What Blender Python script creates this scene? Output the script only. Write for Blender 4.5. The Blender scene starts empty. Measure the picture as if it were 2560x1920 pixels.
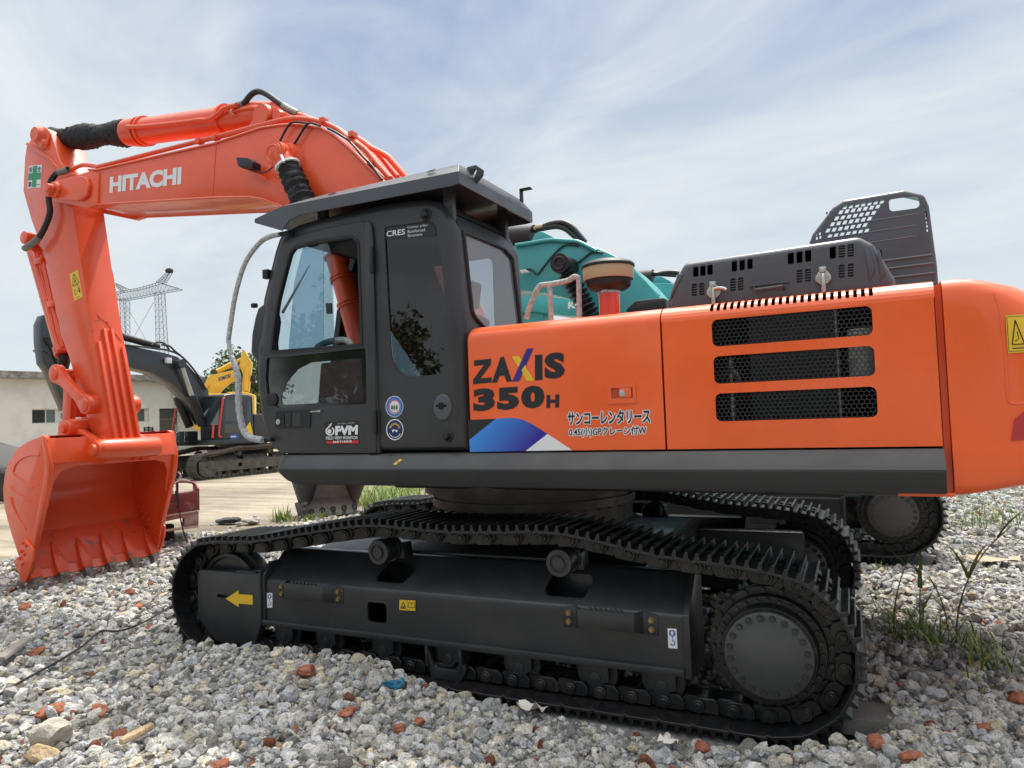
import bpy, bmesh, math, random
import numpy as np
from mathutils import Vector, Matrix
from mathutils.geometry import tessellate_polygon
random.seed(7); rng = np.random.default_rng(11)
scene = bpy.context.scene
C = scene.collection
rad = math.radians
# ------------------------------------------------------------------ camera
FPX = 1775.0
CR = ((0.8909705836, 0.4526042676, -0.0363427574), (-0.0528044655, 0.0237856071, -0.9983215581), (-0.4509801632, 0.8913942011, 0.0450918027))
EYE = Vector((0.0, -4.5, 2.0))
cd = bpy.data.cameras.new('camera'); cam = bpy.data.objects.new('camera', cd); C.objects.link(cam)
cd.sensor_width = 36.0; cd.sensor_fit = 'HORIZONTAL'; cd.lens = 36.0 * FPX / 2560.0
cd.clip_start = 0.05; cd.clip_end = 3000.0
cam.matrix_world = Matrix(((CR[0][0], -CR[1][0], -CR[2][0], EYE.x), (CR[0][1], -CR[1][1], -CR[2][1], EYE.y), (CR[0][2], -CR[1][2], -CR[2][2], EYE.z), (0, 0, 0, 1)))
scene.camera = cam
# ------------------------------------------------------------------ light and sky
scene.view_settings.view_transform = 'Standard'; scene.view_settings.look = 'None'
scene.view_settings.exposure = 0.0; scene.view_settings.gamma = 1.0
SUN = Vector((-0.02, 0.42, 0.906)).normalized()
sl = bpy.data.lights.new('sun', 'SUN'); so = bpy.data.objects.new('sun', sl); C.objects.link(so)
sl.energy = 3.6; sl.angle = rad(1.2); sl.color = (1.0, 0.95, 0.86)
so.rotation_euler = SUN.to_track_quat('Z', 'Y').to_euler(); so.location = (0, 0, 30)
world = bpy.data.worlds.new('World'); scene.world = world; world.use_nodes = True
wn = world.node_tree.nodes; wl = world.node_tree.links
for n in list(wn): wn.remove(n)
def wnode(t, **k):
    n = wn.new(t)
    for a, b in k.items(): setattr(n, a, b)
    return n
wo = wnode('ShaderNodeOutputWorld'); bg = wnode('ShaderNodeBackground'); bg.inputs[1].default_value = 1.0
sky = wnode('ShaderNodeTexSky'); sky.sky_type = 'NISHITA'; sky.sun_disc = False
sky.sun_elevation = math.asin(SUN.z); sky.sun_rotation = math.atan2(SUN.x, SUN.y)
sky.air_density = 1.0; sky.dust_density = 2.5; sky.ozone_density = 1.2
def wmix(fac, a, b, blend='MIX'):
    m = wnode('ShaderNodeMix', data_type='RGBA', blend_type=blend)
    for i, v in ((0, fac), (6, a), (7, b)):
        if hasattr(v, 'is_linked') or hasattr(v, 'links'): wl.new(v, m.inputs[i])
        else: m.inputs[i].default_value = v
    return m.outputs[2]
def wramp(src, pts):
    r = wnode('ShaderNodeValToRGB')
    e = r.color_ramp.elements
    while len(e) < len(pts): e.new(0.5)
    for q, (p, c) in zip(e, pts): q.position = p; q.color = (c, c, c, 1) if not isinstance(c, tuple) else c
    wl.new(src, r.inputs[0]); return r.outputs[0]
tc = wnode('ShaderNodeTexCoord')
sep = wnode('ShaderNodeSeparateXYZ'); wl.new(tc.outputs['Generated'], sep.inputs[0])
# thin cloud: flatten the dome so that streaks stretch towards the horizon
zz_ = wnode('ShaderNodeMath', operation='ADD'); wl.new(sep.outputs[2], zz_.inputs[0]); zz_.inputs[1].default_value = 0.22
def wdiv(a):
    d = wnode('ShaderNodeMath', operation='DIVIDE'); wl.new(a, d.inputs[0]); wl.new(zz_.outputs[0], d.inputs[1]); return d.outputs[0]
comb = wnode('ShaderNodeCombineXYZ'); wl.new(wdiv(sep.outputs[0]), comb.inputs[0]); wl.new(wdiv(sep.outputs[1]), comb.inputs[1])
mp = wnode('ShaderNodeMapping'); mp.inputs['Rotation'].default_value = (0, 0, rad(28)); mp.inputs['Scale'].default_value = (0.75, 1.3, 1); wl.new(comb.outputs[0], mp.inputs[0])
def wnoise(scale, detail, rough, dist, off=0.0):
    n = wnode('ShaderNodeTexNoise'); n.inputs['Scale'].default_value = scale; n.inputs['Detail'].default_value = detail
    n.inputs['Roughness'].default_value = rough; n.inputs['Distortion'].default_value = dist
    a = wnode('ShaderNodeVectorMath', operation='ADD'); wl.new(mp.outputs[0], a.inputs[0]); a.inputs[1].default_value = (off, off * 0.7, 0)
    wl.new(a.outputs[0], n.inputs['Vector']); return n.outputs[0]
big = wramp(wnoise(1.15, 4.0, 0.55, 0.9, 3.1), [(0.36, 0.0), (0.60, 1.0)])
fine = wramp(wnoise(2.3, 10.0, 0.60, 1.3, 9.7), [(0.34, 0.0), (0.66, 1.0)])
cl = wmix(0.38, big, fine)
hor = wramp(sep.outputs[2], [(0.05, 1.0), (0.46, 0.0)])
nsc = wmix(1.0, sky.outputs[0], (0.07, 0.07, 0.07, 1), 'MULTIPLY')
blue = wmix(0.7, nsc, (0.42, 0.55, 0.80, 1))
cloudy = wmix(cl, blue, (0.82, 0.865, 0.90, 1))
low = wmix(hor, cloudy, (0.76, 0.83, 0.86, 1))
# fill light added to the unseen sky: brighter overhead and towards the high sun
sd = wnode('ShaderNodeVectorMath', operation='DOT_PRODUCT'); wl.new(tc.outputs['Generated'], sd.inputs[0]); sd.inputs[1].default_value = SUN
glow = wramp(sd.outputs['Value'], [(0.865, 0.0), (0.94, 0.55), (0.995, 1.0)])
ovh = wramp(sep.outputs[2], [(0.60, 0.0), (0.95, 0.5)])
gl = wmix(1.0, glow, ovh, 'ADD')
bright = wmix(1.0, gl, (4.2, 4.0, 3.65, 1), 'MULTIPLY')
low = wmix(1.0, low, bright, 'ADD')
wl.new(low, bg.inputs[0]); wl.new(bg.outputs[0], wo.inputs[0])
# ------------------------------------------------------------------ measuring: crops of the photograph -> metres on a real plane of the machine
ZT = dict(A=(0,180,.31646),B=(500,180,.31646),C=(0,620,.31646),D=(0,1050,.31646),E=(540,380,.36166),F=(600,800,.31646),H=(1140,450,.31646),I=(1640,440,.41591),J=(1140,780,.36166),K=(400,1180,.36166),L=(1000,1180,.36166),Q=(1660,1180,.44599),N=(0,0,.57866),R=(2200,640,.16275),V=(380,900,.19285),W=(560,1050,.18083),O=(0,880,.18083),X=(0,1380,.3255),Y=(720,1380,.3255),P=(0,0,1.0))
class PL:                                   # a vertical plane: u along it, n away from the viewer, z up
    def __init__(s, x0, y0, ang):
        a = rad(ang); s.o = Vector((x0, y0, 0)); s.u = Vector((math.cos(a), math.sin(a), 0)); s.n = Vector((-math.sin(a), math.cos(a), 0))
        s.T = Matrix(((s.u.x, s.n.x, 0, x0), (s.u.y, s.n.y, 0, y0), (0, 0, 1, 0), (0, 0, 0, 1)))
    def uz(s, k, x, y, n=0.0):
        z = ZT[k]; a = (z[0] + x * z[2] - 1280.0) / FPX; b = (z[1] + y * z[2] - 960.0) / FPX
        r = Vector([CR[0][i] * a + CR[1][i] * b + CR[2][i] for i in range(3)])
        p0 = s.o + s.n * n; t = (p0 - EYE).dot(s.n) / r.dot(s.n); p = EYE + r * t
        return ((p - s.o).dot(s.u), p.z)
    def pts(s, k, l, n=0.0): return [s.uz(k, x, y, n) for x, y in l]
S = PL(0, 0, 0); U = PL(-3, 0, 1.5)
# ------------------------------------------------------------------ geometry helpers
class G:
    def __init__(s, T=None): s.v = []; s.f = []; s.mi = []; s.T = T if T is not None else Matrix()
    def add(s, vs, fs, mi=0):
        b = len(s.v); T = s.T
        s.v += [T @ Vector(v) for v in vs]; s.f += [[b + i for i in f] for f in fs]; s.mi += [mi] * len(fs); return s
    def box(s, a, b, mi=0):
        x0, y0, z0 = a; x1, y1, z1 = b
        return s.add([(x0,y0,z0),(x1,y0,z0),(x1,y1,z0),(x0,y1,z0),(x0,y0,z1),(x1,y0,z1),(x1,y1,z1),(x0,y1,z1)], [(0,3,2,1),(4,5,6,7),(0,1,5,4),(1,2,6,5),(2,3,7,6),(3,0,4,7)], mi)
    def prism(s, poly, n0, n1, mi=0, ax='n'):       # polygon in (u,z) swept along n ; ax 'u': polygon in (n,z) swept along u ; 'z': polygon in (u,n)
        k = len(poly)
        def P(p, t): return {'n': (p[0], t, p[1]), 'u': (t, p[0], p[1]), 'z': (p[0], p[1], t)}[ax]
        return s.add([P(p, n0) for p in poly] + [P(p, n1) for p in poly], [list(range(k)), list(range(2*k-1, k-1, -1))] + [(i, (i+1) % k, k + (i+1) % k, k + i) for i in range(k)], mi)
    def plate(s, outer, holes, n0, n1, mi=0, ax='n', wall=True):
        loops = [outer] + list(holes); fl = [p for l in loops for p in l]; k = len(fl)
        tri = tessellate_polygon([[Vector((p[0], p[1], 0)) for p in l] for l in loops])
        def P(p, t): return {'n': (p[0], t, p[1]), 'u': (t, p[0], p[1]), 'z': (p[0], p[1], t)}[ax]
        fs = [tuple(t) for t in tri] + [tuple(k + i for i in reversed(t)) for t in tri]
        b = 0
        for l in loops:
            m = len(l)
            if wall: fs += [(b + i, b + (i+1) % m, k + b + (i+1) % m, k + b + i) for i in range(m)]
            b += m
        return s.add([P(p, n0) for p in fl] + [P(p, n1) for p in fl], fs, mi)
    def loft(s, rings, cap=True, closed=True, mi=0):
        k = len(rings[0]); vs = [p for r in rings for p in r]; fs = []
        for j in range(len(rings) - 1):
            for i in range(k if closed else k - 1):
                fs.append((j*k+i, j*k+(i+1) % k, (j+1)*k+(i+1) % k, (j+1)*k+i))
        if cap: fs += [list(range(k-1, -1, -1)), [(len(rings)-1)*k + i for i in range(k)]]
        return s.add(vs, fs, mi)
    def tube(s, path, r, seg=8, mi=0, closed=False, cap=True):
        P = [Vector(p) for p in path]; rings = []; n = len(P); rr = r if hasattr(r, '__len__') else [r] * n
        up = None
        for i in range(n):
            if closed: d = P[(i+1) % n] - P[i-1]
            else: d = P[min(i+1, n-1)] - P[max(i-1, 0)]
            d.normalize()
            if up is None:
                up = Vector((0, 0, 1)) if abs(d.z) < 0.9 else Vector((1, 0, 0))
            a = d.cross(up).normalized(); up = a.cross(d).normalized()
            rings.append([P[i] + (a * math.cos(t) + up * math.sin(t)) * rr[i] for t in [2*math.pi*j/seg for j in range(seg)]])
        if closed: rings.append(rings[0]); cap = False
        return s.loft(rings, cap, True, mi)
    def cyl(s, p0, p1, r0, r1=None, seg=20, mi=0):
        r1 = r0 if r1 is None else r1
        return s.tube([p0, p1], [r0, r1], seg, mi)
    def lathe(s, o, axis, prof, seg=28, mi=0):      # prof: (t along the axis, radius)
        o = Vector(o); d = Vector(axis).normalized(); up = Vector((0, 0, 1)) if abs(d.z) < 0.9 else Vector((1, 0, 0))
        a = d.cross(up).normalized(); b = a.cross(d)
        return s.loft([[o + d * t + (a * math.cos(q) + b * math.sin(q)) * max(r, 1e-4) for q in [2*math.pi*j/seg for j in range(seg)]] for t, r in prof], True, True, mi)
    def ring(s, o, axis, R, r, seg=28, rs=8, mi=0):
        o = Vector(o); d = Vector(axis).normalized(); up = Vector((0, 0, 1)) if abs(d.z) < 0.9 else Vector((1, 0, 0))
        a = d.cross(up).normalized(); b = a.cross(d)
        return s.tube([o + (a * math.cos(2*math.pi*j/seg) + b * math.sin(2*math.pi*j/seg)) * R for j in range(seg)], r, rs, mi, True)
    def quadstrip(s, a, b, mi=0): return s.loft([a, b], False, False, mi)
    def ball(s, c, r, seg=10, mi=0):
        rr = r if hasattr(r, '__len__') else (r, r, r); c = Vector(c); n = max(4, seg // 2)
        return s.loft([[c + Vector((rr[0]*math.sin(p)*math.cos(t), rr[1]*math.sin(p)*math.sin(t), rr[2]*math.cos(p))) for t in [2*math.pi*j/seg for j in range(seg)]] for p in [math.pi*(0.02 + 0.96*i/n) for i in range(n + 1)]], True, True, mi)
def rc(poly, r, n=4):                       # round the corners of a polygon
    out = []; k = len(poly); rs = r if hasattr(r, '__len__') else [r] * k
    for i in range(k):
        p = Vector(poly[i][:2]); a = Vector(poly[i-1][:2]); b = Vector(poly[(i+1) % k][:2]); q = rs[i]
        if q <= 0: out.append(tuple(p)); continue
        da = (a - p); db = (b - p); la, lb = da.length, db.length; da /= la; db /= lb
        ang = math.acos(max(-1, min(1, da.dot(db))))
        if ang > 3.0: out.append(tuple(p)); continue
        t = min(q / math.tan(ang / 2), la * 0.48, lb * 0.48); rr = t * math.tan(ang / 2)
        c = p + (da + db).normalized() * (rr / math.sin(ang / 2)); s0 = p + da * t - c; s1 = p + db * t - c
        a0 = math.atan2(s0.y, s0.x); a1 = math.atan2(s1.y, s1.x); d = (a1 - a0 + math.pi) % (2 * math.pi) - math.pi
        out += [(c.x + rr * math.cos(a0 + d * j / n), c.y + rr * math.sin(a0 + d * j / n)) for j in range(n + 1)]
    return out
def inset(poly, r):                         # move a polygon's edges inwards by r
    k = len(poly); A = sum(poly[i][0] * poly[(i+1) % k][1] - poly[(i+1) % k][0] * poly[i][1] for i in range(k)); sg = 1 if A > 0 else -1
    out = []
    for i in range(k):
        p = Vector(poly[i][:2]); d0 = (p - Vector(poly[i-1][:2])).normalized(); d1 = (Vector(poly[(i+1) % k][:2]) - p).normalized()
        n0 = Vector((-d0.y, d0.x)) * sg; n1 = Vector((-d1.y, d1.x)) * sg; m = (n0 + n1)
        m = m / max(0.25, m.dot(n0)) if m.length > 1e-6 else n0
        out.append(tuple(p + m * r))
    return out
def rect(u0, z0, u1, z1, r=0.0, n=4):
    p = [(u0, z0), (u1, z0), (u1, z1), (u0, z1)]; return rc(p, r, n) if r else p
def tray(g, outer, holes, n0, depth, r, seg=4, mi=0, back=True, skip=()):  # plate with a rounded rim and side walls
    sgn = 1 if depth > 0 else -1
    rings = []
    for j in range(seg + 1):
        a = math.pi / 2 * j / seg
        rings.append([(p[0], n0 + sgn * r * (1 - math.sin(a)), p[1]) for p in inset(outer, r * (1 - math.cos(a)))])
    rings.reverse()                          # from the far rim ... to the face
    face = inset(outer, r); rings = []
    for j in range(seg + 1):
        a = math.pi / 2 * j / seg            # 0: face edge, 90: wall
        rings.append([(p[0], n0 + sgn * r * (1 - math.cos(a)), p[1]) for p in inset(outer, r * (1 - math.sin(a)))])
    rings.append([(p[0], n0 + depth, p[1]) for p in outer])
    fl = [p for l in [face] + list(holes) for p in l]
    tri = tessellate_polygon([[Vector((p[0], p[1], 0)) for p in l] for l in [face] + list(holes)])
    k = len(face)
    vs = [p for q in rings for p in q]; b = len(vs); vs += [(p[0], n0, p[1]) for l in holes for p in l]
    mp_ = lambda i: i if i < k else b + i - k
    fs = [tuple(mp_(i) for i in t) for t in tri]
    for j in range(len(rings) - 1):
        for i in range(k):
            if j == len(rings) - 2 and i in skip: continue
            fs.append((j*k+i, j*k+(i+1) % k, (j+1)*k+(i+1) % k, (j+1)*k+i))
    if back: fs.append([(len(rings)-1)*k + i for i in range(k)])
    return g.add(vs, fs, mi)
def smooth_path(P, n=6, closed=False):      # Catmull-Rom
    P = [Vector(p) for p in P]; k = len(P); out = []
    for i in range(k if closed else k - 1):
        a, b, c, d = (P[(i-1) % k], P[i], P[(i+1) % k], P[(i+2) % k]) if closed else (P[max(i-1, 0)], P[i], P[i+1], P[min(i+2, k-1)])
        for j in range(n):
            t = j / n; out.append(0.5 * ((2*b) + (c-a)*t + (2*a-5*b+4*c-d)*t*t + (3*b-a-3*c+d)*t**3))
    if not closed: out.append(P[-1])
    return out
def mesh_of(name, g, mats, bevel=0.0, seg=2, ang=32.0, smooth=True):
    me = bpy.data.meshes.new(name); me.from_pydata([tuple(v) for v in g.v], [], g.f); me.validate()
    bm = bmesh.new(); bm.from_mesh(me)
    if len(bm.faces) == len(g.mi):
        bm.faces.ensure_lookup_table()
        for f, m in zip(bm.faces, g.mi): f.material_index = m
    bmesh.ops.recalc_face_normals(bm, faces=bm.faces)
    if bevel > 0:
        ed = [e for e in bm.edges if len(e.link_faces) == 2 and e.calc_face_angle(0) > rad(ang)]
        bmesh.ops.bevel(bm, geom=ed, offset=bevel, offset_type='OFFSET', segments=seg, profile=0.5, affect='EDGES', clamp_overlap=True)
    for f in bm.faces: f.smooth = smooth
    for e in bm.edges:
        if len(e.link_faces) == 2 and e.calc_face_angle(0) > rad(ang): e.smooth = False
    bm.to_mesh(me); bm.free()
    for m in (mats if isinstance(mats, (list, tuple)) else [mats]): me.materials.append(m)
    return me
def link(name, me, parent=None):
    o = bpy.data.objects.new(name, me); C.objects.link(o)
    if parent is not None: o.parent = parent; o.matrix_parent_inverse = WM[parent.name].inverted() if parent.name in WM else Matrix()
    return o
WM = {}
def islands(g):
    par = list(range(len(g.v)))
    def find(i):
        while par[i] != i: par[i] = par[par[i]]; i = par[i]
        return i
    for f in g.f:
        for i in f[1:]: par[find(i)] = find(f[0])
    grp = {}
    for f, m in zip(g.f, g.mi): grp.setdefault(find(f[0]), []).append((f, m))
    out = []
    for fs in grp.values():
        q = G(); ix = {}
        for f, m in fs:
            for i in f:
                if i not in ix: ix[i] = len(q.v); q.v.append(g.v[i])
            q.f.append([ix[i] for i in f]); q.mi.append(m)
        out.append(q)
    return out
def mks(name, g, mats, parent=None, bevel=0.0, seg=2, ang=32.0, smooth=True, label=None):   # every loose piece a part of its own
    return [mk(name, q, mats, parent, bevel, seg, ang, smooth, label) for q in islands(g)][-1]
def mk(name, g, mats, parent=None, bevel=0.0, seg=2, ang=32.0, smooth=True, label=None):
    o = link(name, mesh_of(name, g, mats, bevel, seg, ang, smooth), parent)
    if label: o['label'] = label
    return o
def tag(o, label=None, cat=None, group=None, kind=None):
    for k, v in (('label', label), ('category', cat), ('group', group), ('kind', kind)):
        if v: o[k] = v
    return o
def root(name, loc, label, cat, group=None):
    o = bpy.data.objects.new(name, None); C.objects.link(o); o.location = loc; o.empty_display_size = 0.3
    WM[o.name] = Matrix.Translation(Vector(loc)); return tag(o, label, cat, group)
# ------------------------------------------------------------------ materials
def mat(name, col, rough=0.5, metal=0.0, coat=0.0, var=0.0, vscale=6.0, bump=0.0, bscale=40.0, col2=None, spec=0.5, thr=(0.4, 0.65)):
    m = bpy.data.materials.new(name); m.use_nodes = True; nt = m.node_tree; b = nt.nodes['Principled BSDF']
    b.inputs['Base Color'].default_value = (*col, 1); b.inputs['Roughness'].default_value = rough; b.inputs['Metallic'].default_value = metal
    b.inputs['Coat Weight'].default_value = coat; b.inputs['Coat Roughness'].default_value = 0.12; b.inputs['Specular IOR Level'].default_value = spec
    if var or bump or col2:
        t = nt.nodes.new('ShaderNodeTexCoord')
        def noise(sc, det=5.0, ro=0.6):
            n = nt.nodes.new('ShaderNodeTexNoise'); n.inputs['Scale'].default_value = sc; n.inputs['Detail'].default_value = det; n.inputs['Roughness'].default_value = ro
            nt.links.new(t.outputs['Object'], n.inputs['Vector']); return n.outputs[0]
        if var or col2:
            r = nt.nodes.new('ShaderNodeValToRGB'); nt.links.new(noise(vscale), r.inputs[0])
            e = r.color_ramp.elements; e[0].position, e[1].position = thr
            c2 = col2 or tuple(min(1, c * (1 + var)) for c in col); c1 = col if col2 else tuple(c * (1 - var) for c in col)
            e[0].color = (*c1, 1); e[1].color = (*c2, 1); nt.links.new(r.outputs[0], b.inputs['Base Color'])
            q = nt.nodes.new('ShaderNodeMapRange'); nt.links.new(noise(vscale * 2.3), q.inputs[0])
            q.inputs[1].default_value = 0.3; q.inputs[2].default_value = 0.7; q.inputs[3].default_value = max(0.03, rough - 0.08); q.inputs[4].default_value = min(1, rough + 0.1)
            nt.links.new(q.outputs[0], b.inputs['Roughness'])
        if bump:
            u = nt.nodes.new('ShaderNodeBump'); u.inputs['Strength'].default_value = bump; u.inputs['Distance'].default_value = 0.02
            nt.links.new(noise(bscale), u.inputs['Height']); nt.links.new(u.outputs[0], b.inputs['Normal'])
    return m
def glass(name, tint, refl=1.0, ior=1.6, haze=0.0):
    m = bpy.data.materials.new(name); m.use_nodes = True; nt = m.node_tree; nt.nodes.clear()
    o = nt.nodes.new('ShaderNodeOutputMaterial'); t = nt.nodes.new('ShaderNodeBsdfTransparent'); t.inputs[0].default_value = (*tint, 1)
    g = nt.nodes.new('ShaderNodeBsdfGlossy'); g.inputs['Roughness'].default_value = 0.01; g.inputs[0].default_value = (refl, refl, refl, 1)
    f = nt.nodes.new('ShaderNodeFresnel'); f.inputs[0].default_value = ior; x = nt.nodes.new('ShaderNodeMixShader')
    ge = nt.nodes.new('ShaderNodeNewGeometry'); ms = nt.nodes.new('ShaderNodeMath'); ms.operation = 'SUBTRACT'; ms.inputs[0].default_value = 1.0; mm = nt.nodes.new('ShaderNodeMath'); mm.operation = 'MULTIPLY'   # the outer face mirrors, the inner one only passes light
    nt.links.new(ge.outputs['Backfacing'], ms.inputs[1]); nt.links.new(f.outputs[0], mm.inputs[0]); nt.links.new(ms.outputs[0], mm.inputs[1])
    nt.links.new(mm.outputs[0], x.inputs[0]); nt.links.new(t.outputs[0], x.inputs[1]); nt.links.new(g.outputs[0], x.inputs[2]); 
    if haze:                                  # a film of dust on the pane
        d = nt.nodes.new('ShaderNodeBsdfDiffuse'); d.inputs[0].default_value = (.42, .43, .44, 1); y = nt.nodes.new('ShaderNodeMixShader'); y.inputs[0].default_value = haze
        nt.links.new(x.outputs[0], y.inputs[1]); nt.links.new(d.outputs[0], y.inputs[2]); nt.links.new(y.outputs[0], o.inputs[0])
    else: nt.links.new(x.outputs[0], o.inputs[0])
    return m
M = dict(
    orange=mat('orange_paint', (0.84, 0.108, 0.009), 0.42, coat=0.6, var=0.06, vscale=1.5, bump=0.05, bscale=2.2),
    coral=mat('coral_paint', (0.76, 0.084, 0.017), 0.42, coat=0.5, var=0.06, vscale=1.5, bump=0.05, bscale=2.2),
    cab=mat('charcoal_paint', (0.034, 0.0345, 0.0365), 0.42, coat=0.15, spec=.4, var=0.1, vscale=2.0, bump=0.02, bscale=160),
    under=mat('undercarriage_paint', (0.020, 0.021, 0.023), 0.42, coat=0.2, var=0.15, vscale=3.0, bump=0.03, bscale=50, col2=(0.036, 0.035, 0.034), thr=(.5, .8)),
    track=mat('track_steel', (0.0075, 0.0078, 0.0088), 0.4, col2=(0.045, 0.04, 0.034), thr=(.48, .75), vscale=7, bump=0.1, bscale=60),
    rubber=mat('black_rubber', (0.008, 0.0085, 0.0095), 0.55, bump=0.02, bscale=100),
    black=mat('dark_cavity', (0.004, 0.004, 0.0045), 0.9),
    plastic=mat('grey_plastic', (0.07, 0.077, 0.09), 0.38, coat=0.1, bump=0.05, bscale=300),
    hose=mat('black_hose', (0.012, 0.013, 0.014), 0.5),
    boot=mat('pleated_black_fabric', (0.012, 0.013, 0.015), 0.7, bump=0.5, bscale=45),
    wrap=mat('grey_wrapped_foam', (0.34, 0.35, 0.34), 0.85, bump=0.6, bscale=130, col2=(0.58, 0.59, 0.58), vscale=40),
    clearwrap=mat('clear_plastic_wrap', (0.48, 0.49, 0.5), 0.3, bump=0.8, bscale=60, col2=(0.3, 0.31, 0.32), vscale=30),
    steel=mat('bare_steel', (0.42, 0.42, 0.4), 0.35, metal=0.9),
    zinc=mat('zinc_latch', (0.5, 0.5, 0.46), 0.3, metal=0.8),
    bolt=mat('gold_bolt', (0.30, 0.22, 0.10), 0.35, metal=0.7),
    worn=mat('worn_steel', (0.10, 0.085, 0.075), 0.6, metal=0.3, col2=(0.30, 0.26, 0.22), vscale=14, bump=0.2),
    white=mat('white_print', (0.74, 0.75, 0.76), 0.4), ink=mat('black_print', (0.012, 0.012, 0.014), 0.4),
    yellow=mat('yellow_print', (0.75, 0.47, 0.02), 0.4), green=mat('green_print', (0.02, 0.25, 0.11), 0.4),
    blue=mat('blue_print', (0.01, 0.07, 0.32), 0.4), navy=mat('navy_print', (0.035, 0.02, 0.19), 0.4), red=mat('red_print', (0.5, 0.02, 0.02), 0.4),
    sand=mat('beige_plastic', (0.44, 0.34, 0.2), 0.4), redlamp=mat('red_lamp', (0.45, 0.012, 0.02), 0.15, coat=1.0),
    glass=glass('tinted_glass', (0.82, 0.88, 0.9)), darkglass=glass('dark_tinted_glass', (0.3, 0.34, 0.37)), blueglass=glass('blue_tinted_glass', (0.62, 0.72, 0.79), 1, 1.6, .05), lowglass=glass('grey_tinted_glass', (0.6, 0.62, 0.6), 1, 1.6, .05),
    lens=mat('lamp_glass', (0.6, 0.62, 0.65), 0.1, coat=1.0),
)
def gradient_mat(name, c0, c1, axis, a, b):        # a printed colour fade across a decal
    m = bpy.data.materials.new(name); m.use_nodes = True; nt = m.node_tree; p = nt.nodes['Principled BSDF']; p.inputs['Roughness'].default_value = 0.4
    t = nt.nodes.new('ShaderNodeTexCoord'); v = nt.nodes.new('ShaderNodeVectorMath'); v.operation = 'DOT_PRODUCT'; v.inputs[1].default_value = axis
    r = nt.nodes.new('ShaderNodeMapRange'); r.inputs[1].default_value = a; r.inputs[2].default_value = b
    x = nt.nodes.new('ShaderNodeMix'); x.data_type = 'RGBA'; x.inputs[6].default_value = (*c0, 1); x.inputs[7].default_value = (*c1, 1)
    nt.links.new(t.outputs['Object'], v.inputs[0]); nt.links.new(v.outputs['Value'], r.inputs[0]); nt.links.new(r.outputs[0], x.inputs[0]); nt.links.new(x.outputs[2], p.inputs['Base Color']); return m
# ------------------------------------------------------------------ lettering: glyphs fitted to the parallelogram they fill
def glyphs(g, s, bl, br, tl, weight=0.0, mi=0, lift=0.0015, gap=1.0):   # bl, br, tl: corners as 3D points
    cu = bpy.data.curves.new('lettering', 'FONT'); cu.body = s; cu.offset = weight; cu.resolution_u = 3; cu.space_character = gap; cu.space_line = 0.9
    o = bpy.data.objects.new('lettering', cu); C.objects.link(o); bpy.context.view_layer.update()
    me = bpy.data.meshes.new_from_object(o.evaluated_get(bpy.context.evaluated_depsgraph_get()))
    bpy.data.objects.remove(o); bpy.data.curves.remove(cu)
    if len(me.vertices) == 0: return g
    vs = [v.co.copy() for v in me.vertices]; x0 = min(v.x for v in vs); x1 = max(v.x for v in vs); y0 = min(v.y for v in vs); y1 = max(v.y for v in vs)
    bl, br, tl = Vector(bl), Vector(br), Vector(tl); a = br - bl; b = tl - bl; n = a.cross(b).normalized() * lift
    g.add([bl + a * ((v.x - x0) / max(1e-6, x1 - x0)) + b * ((v.y - y0) / max(1e-6, y1 - y0)) + n for v in vs], [list(p.vertices) for p in me.polygons], mi)
    bpy.data.meshes.remove(me); return g
def on(pl, n, l): return [(u, n, z) for u, z in l]
def flat(g, poly, n, mi=0): return g.add([(u, n, z) for u, z in poly], [list(range(len(poly)))], mi)
def cut_mesh(me, cutters, mi_keep=True):     # carve openings out of a mesh
    o = bpy.data.objects.new('carve', me); C.objects.link(o); cs = []
    for g in cutters:
        c = bpy.data.objects.new('carver', mesh_of('carver', g, [])); C.objects.link(c); cs.append(c)
        m = o.modifiers.new('b', 'BOOLEAN'); m.operation = 'DIFFERENCE'; m.object = c; m.solver = 'EXACT'
    bpy.context.view_layer.update()
    r = bpy.data.meshes.new_from_object(o.evaluated_get(bpy.context.evaluated_depsgraph_get()))
    for c in cs: bpy.data.objects.remove(c)
    bpy.data.objects.remove(o)
    bm = bmesh.new(); bm.from_mesh(r)
    for f in bm.faces: f.smooth = True
    for e in bm.edges:
        e.smooth = not (len(e.link_faces) == 2 and e.calc_face_angle(0) > rad(32))
    bm.to_mesh(r); bm.free(); return r
EX = root('excavator', (-2.9, 1.5, 0.0), 'large orange excavator with charcoal cab and black tracks, filling the picture', 'excavator')
# ================================================================== undercarriage (in the frame of the track plane U)
def gu(): return G(U.T)
GA = 2.6                                     # gauge between the two tracks
# --- track path: the plane of the shoe plates, near edge
top = [(-2.12, 0.985), (-1.78, 1.0), (-1.471, 1.05), (-1.2, 1.095), (-0.9, 1.141), (-0.56, 1.183), (-0.21, 1.172), (0.15, 1.156), (0.445, 1.165), (0.71, 1.174), (0.95, 1.188), (1.237, 1.15), (1.5, 1.098), (1.761, 1.055), (2.1, 1.03)]
path = []
for j in range(13): a = rad(-90 - 15 * j); path.append((-2.3 + 0.47 * math.cos(a), 0.5 + 0.475 * math.sin(a)))
path += top
for j in range(13): a = rad(90 - 15 * j); path.append((2.36 + 0.49 * math.cos(a), 0.51 + 0.49 * math.sin(a)))
path += [(2.36 - 0.46 * i, 0.02) for i in range(1, 10)]
sp = smooth_path([(p[0], 0, p[1]) for p in path], 8, True)
cum = [0.0]
for i in range(len(sp)): cum.append(cum[-1] + (sp[(i+1) % len(sp)] - sp[i]).length)
NS = 56; PITCH = cum[-1] / NS
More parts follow.
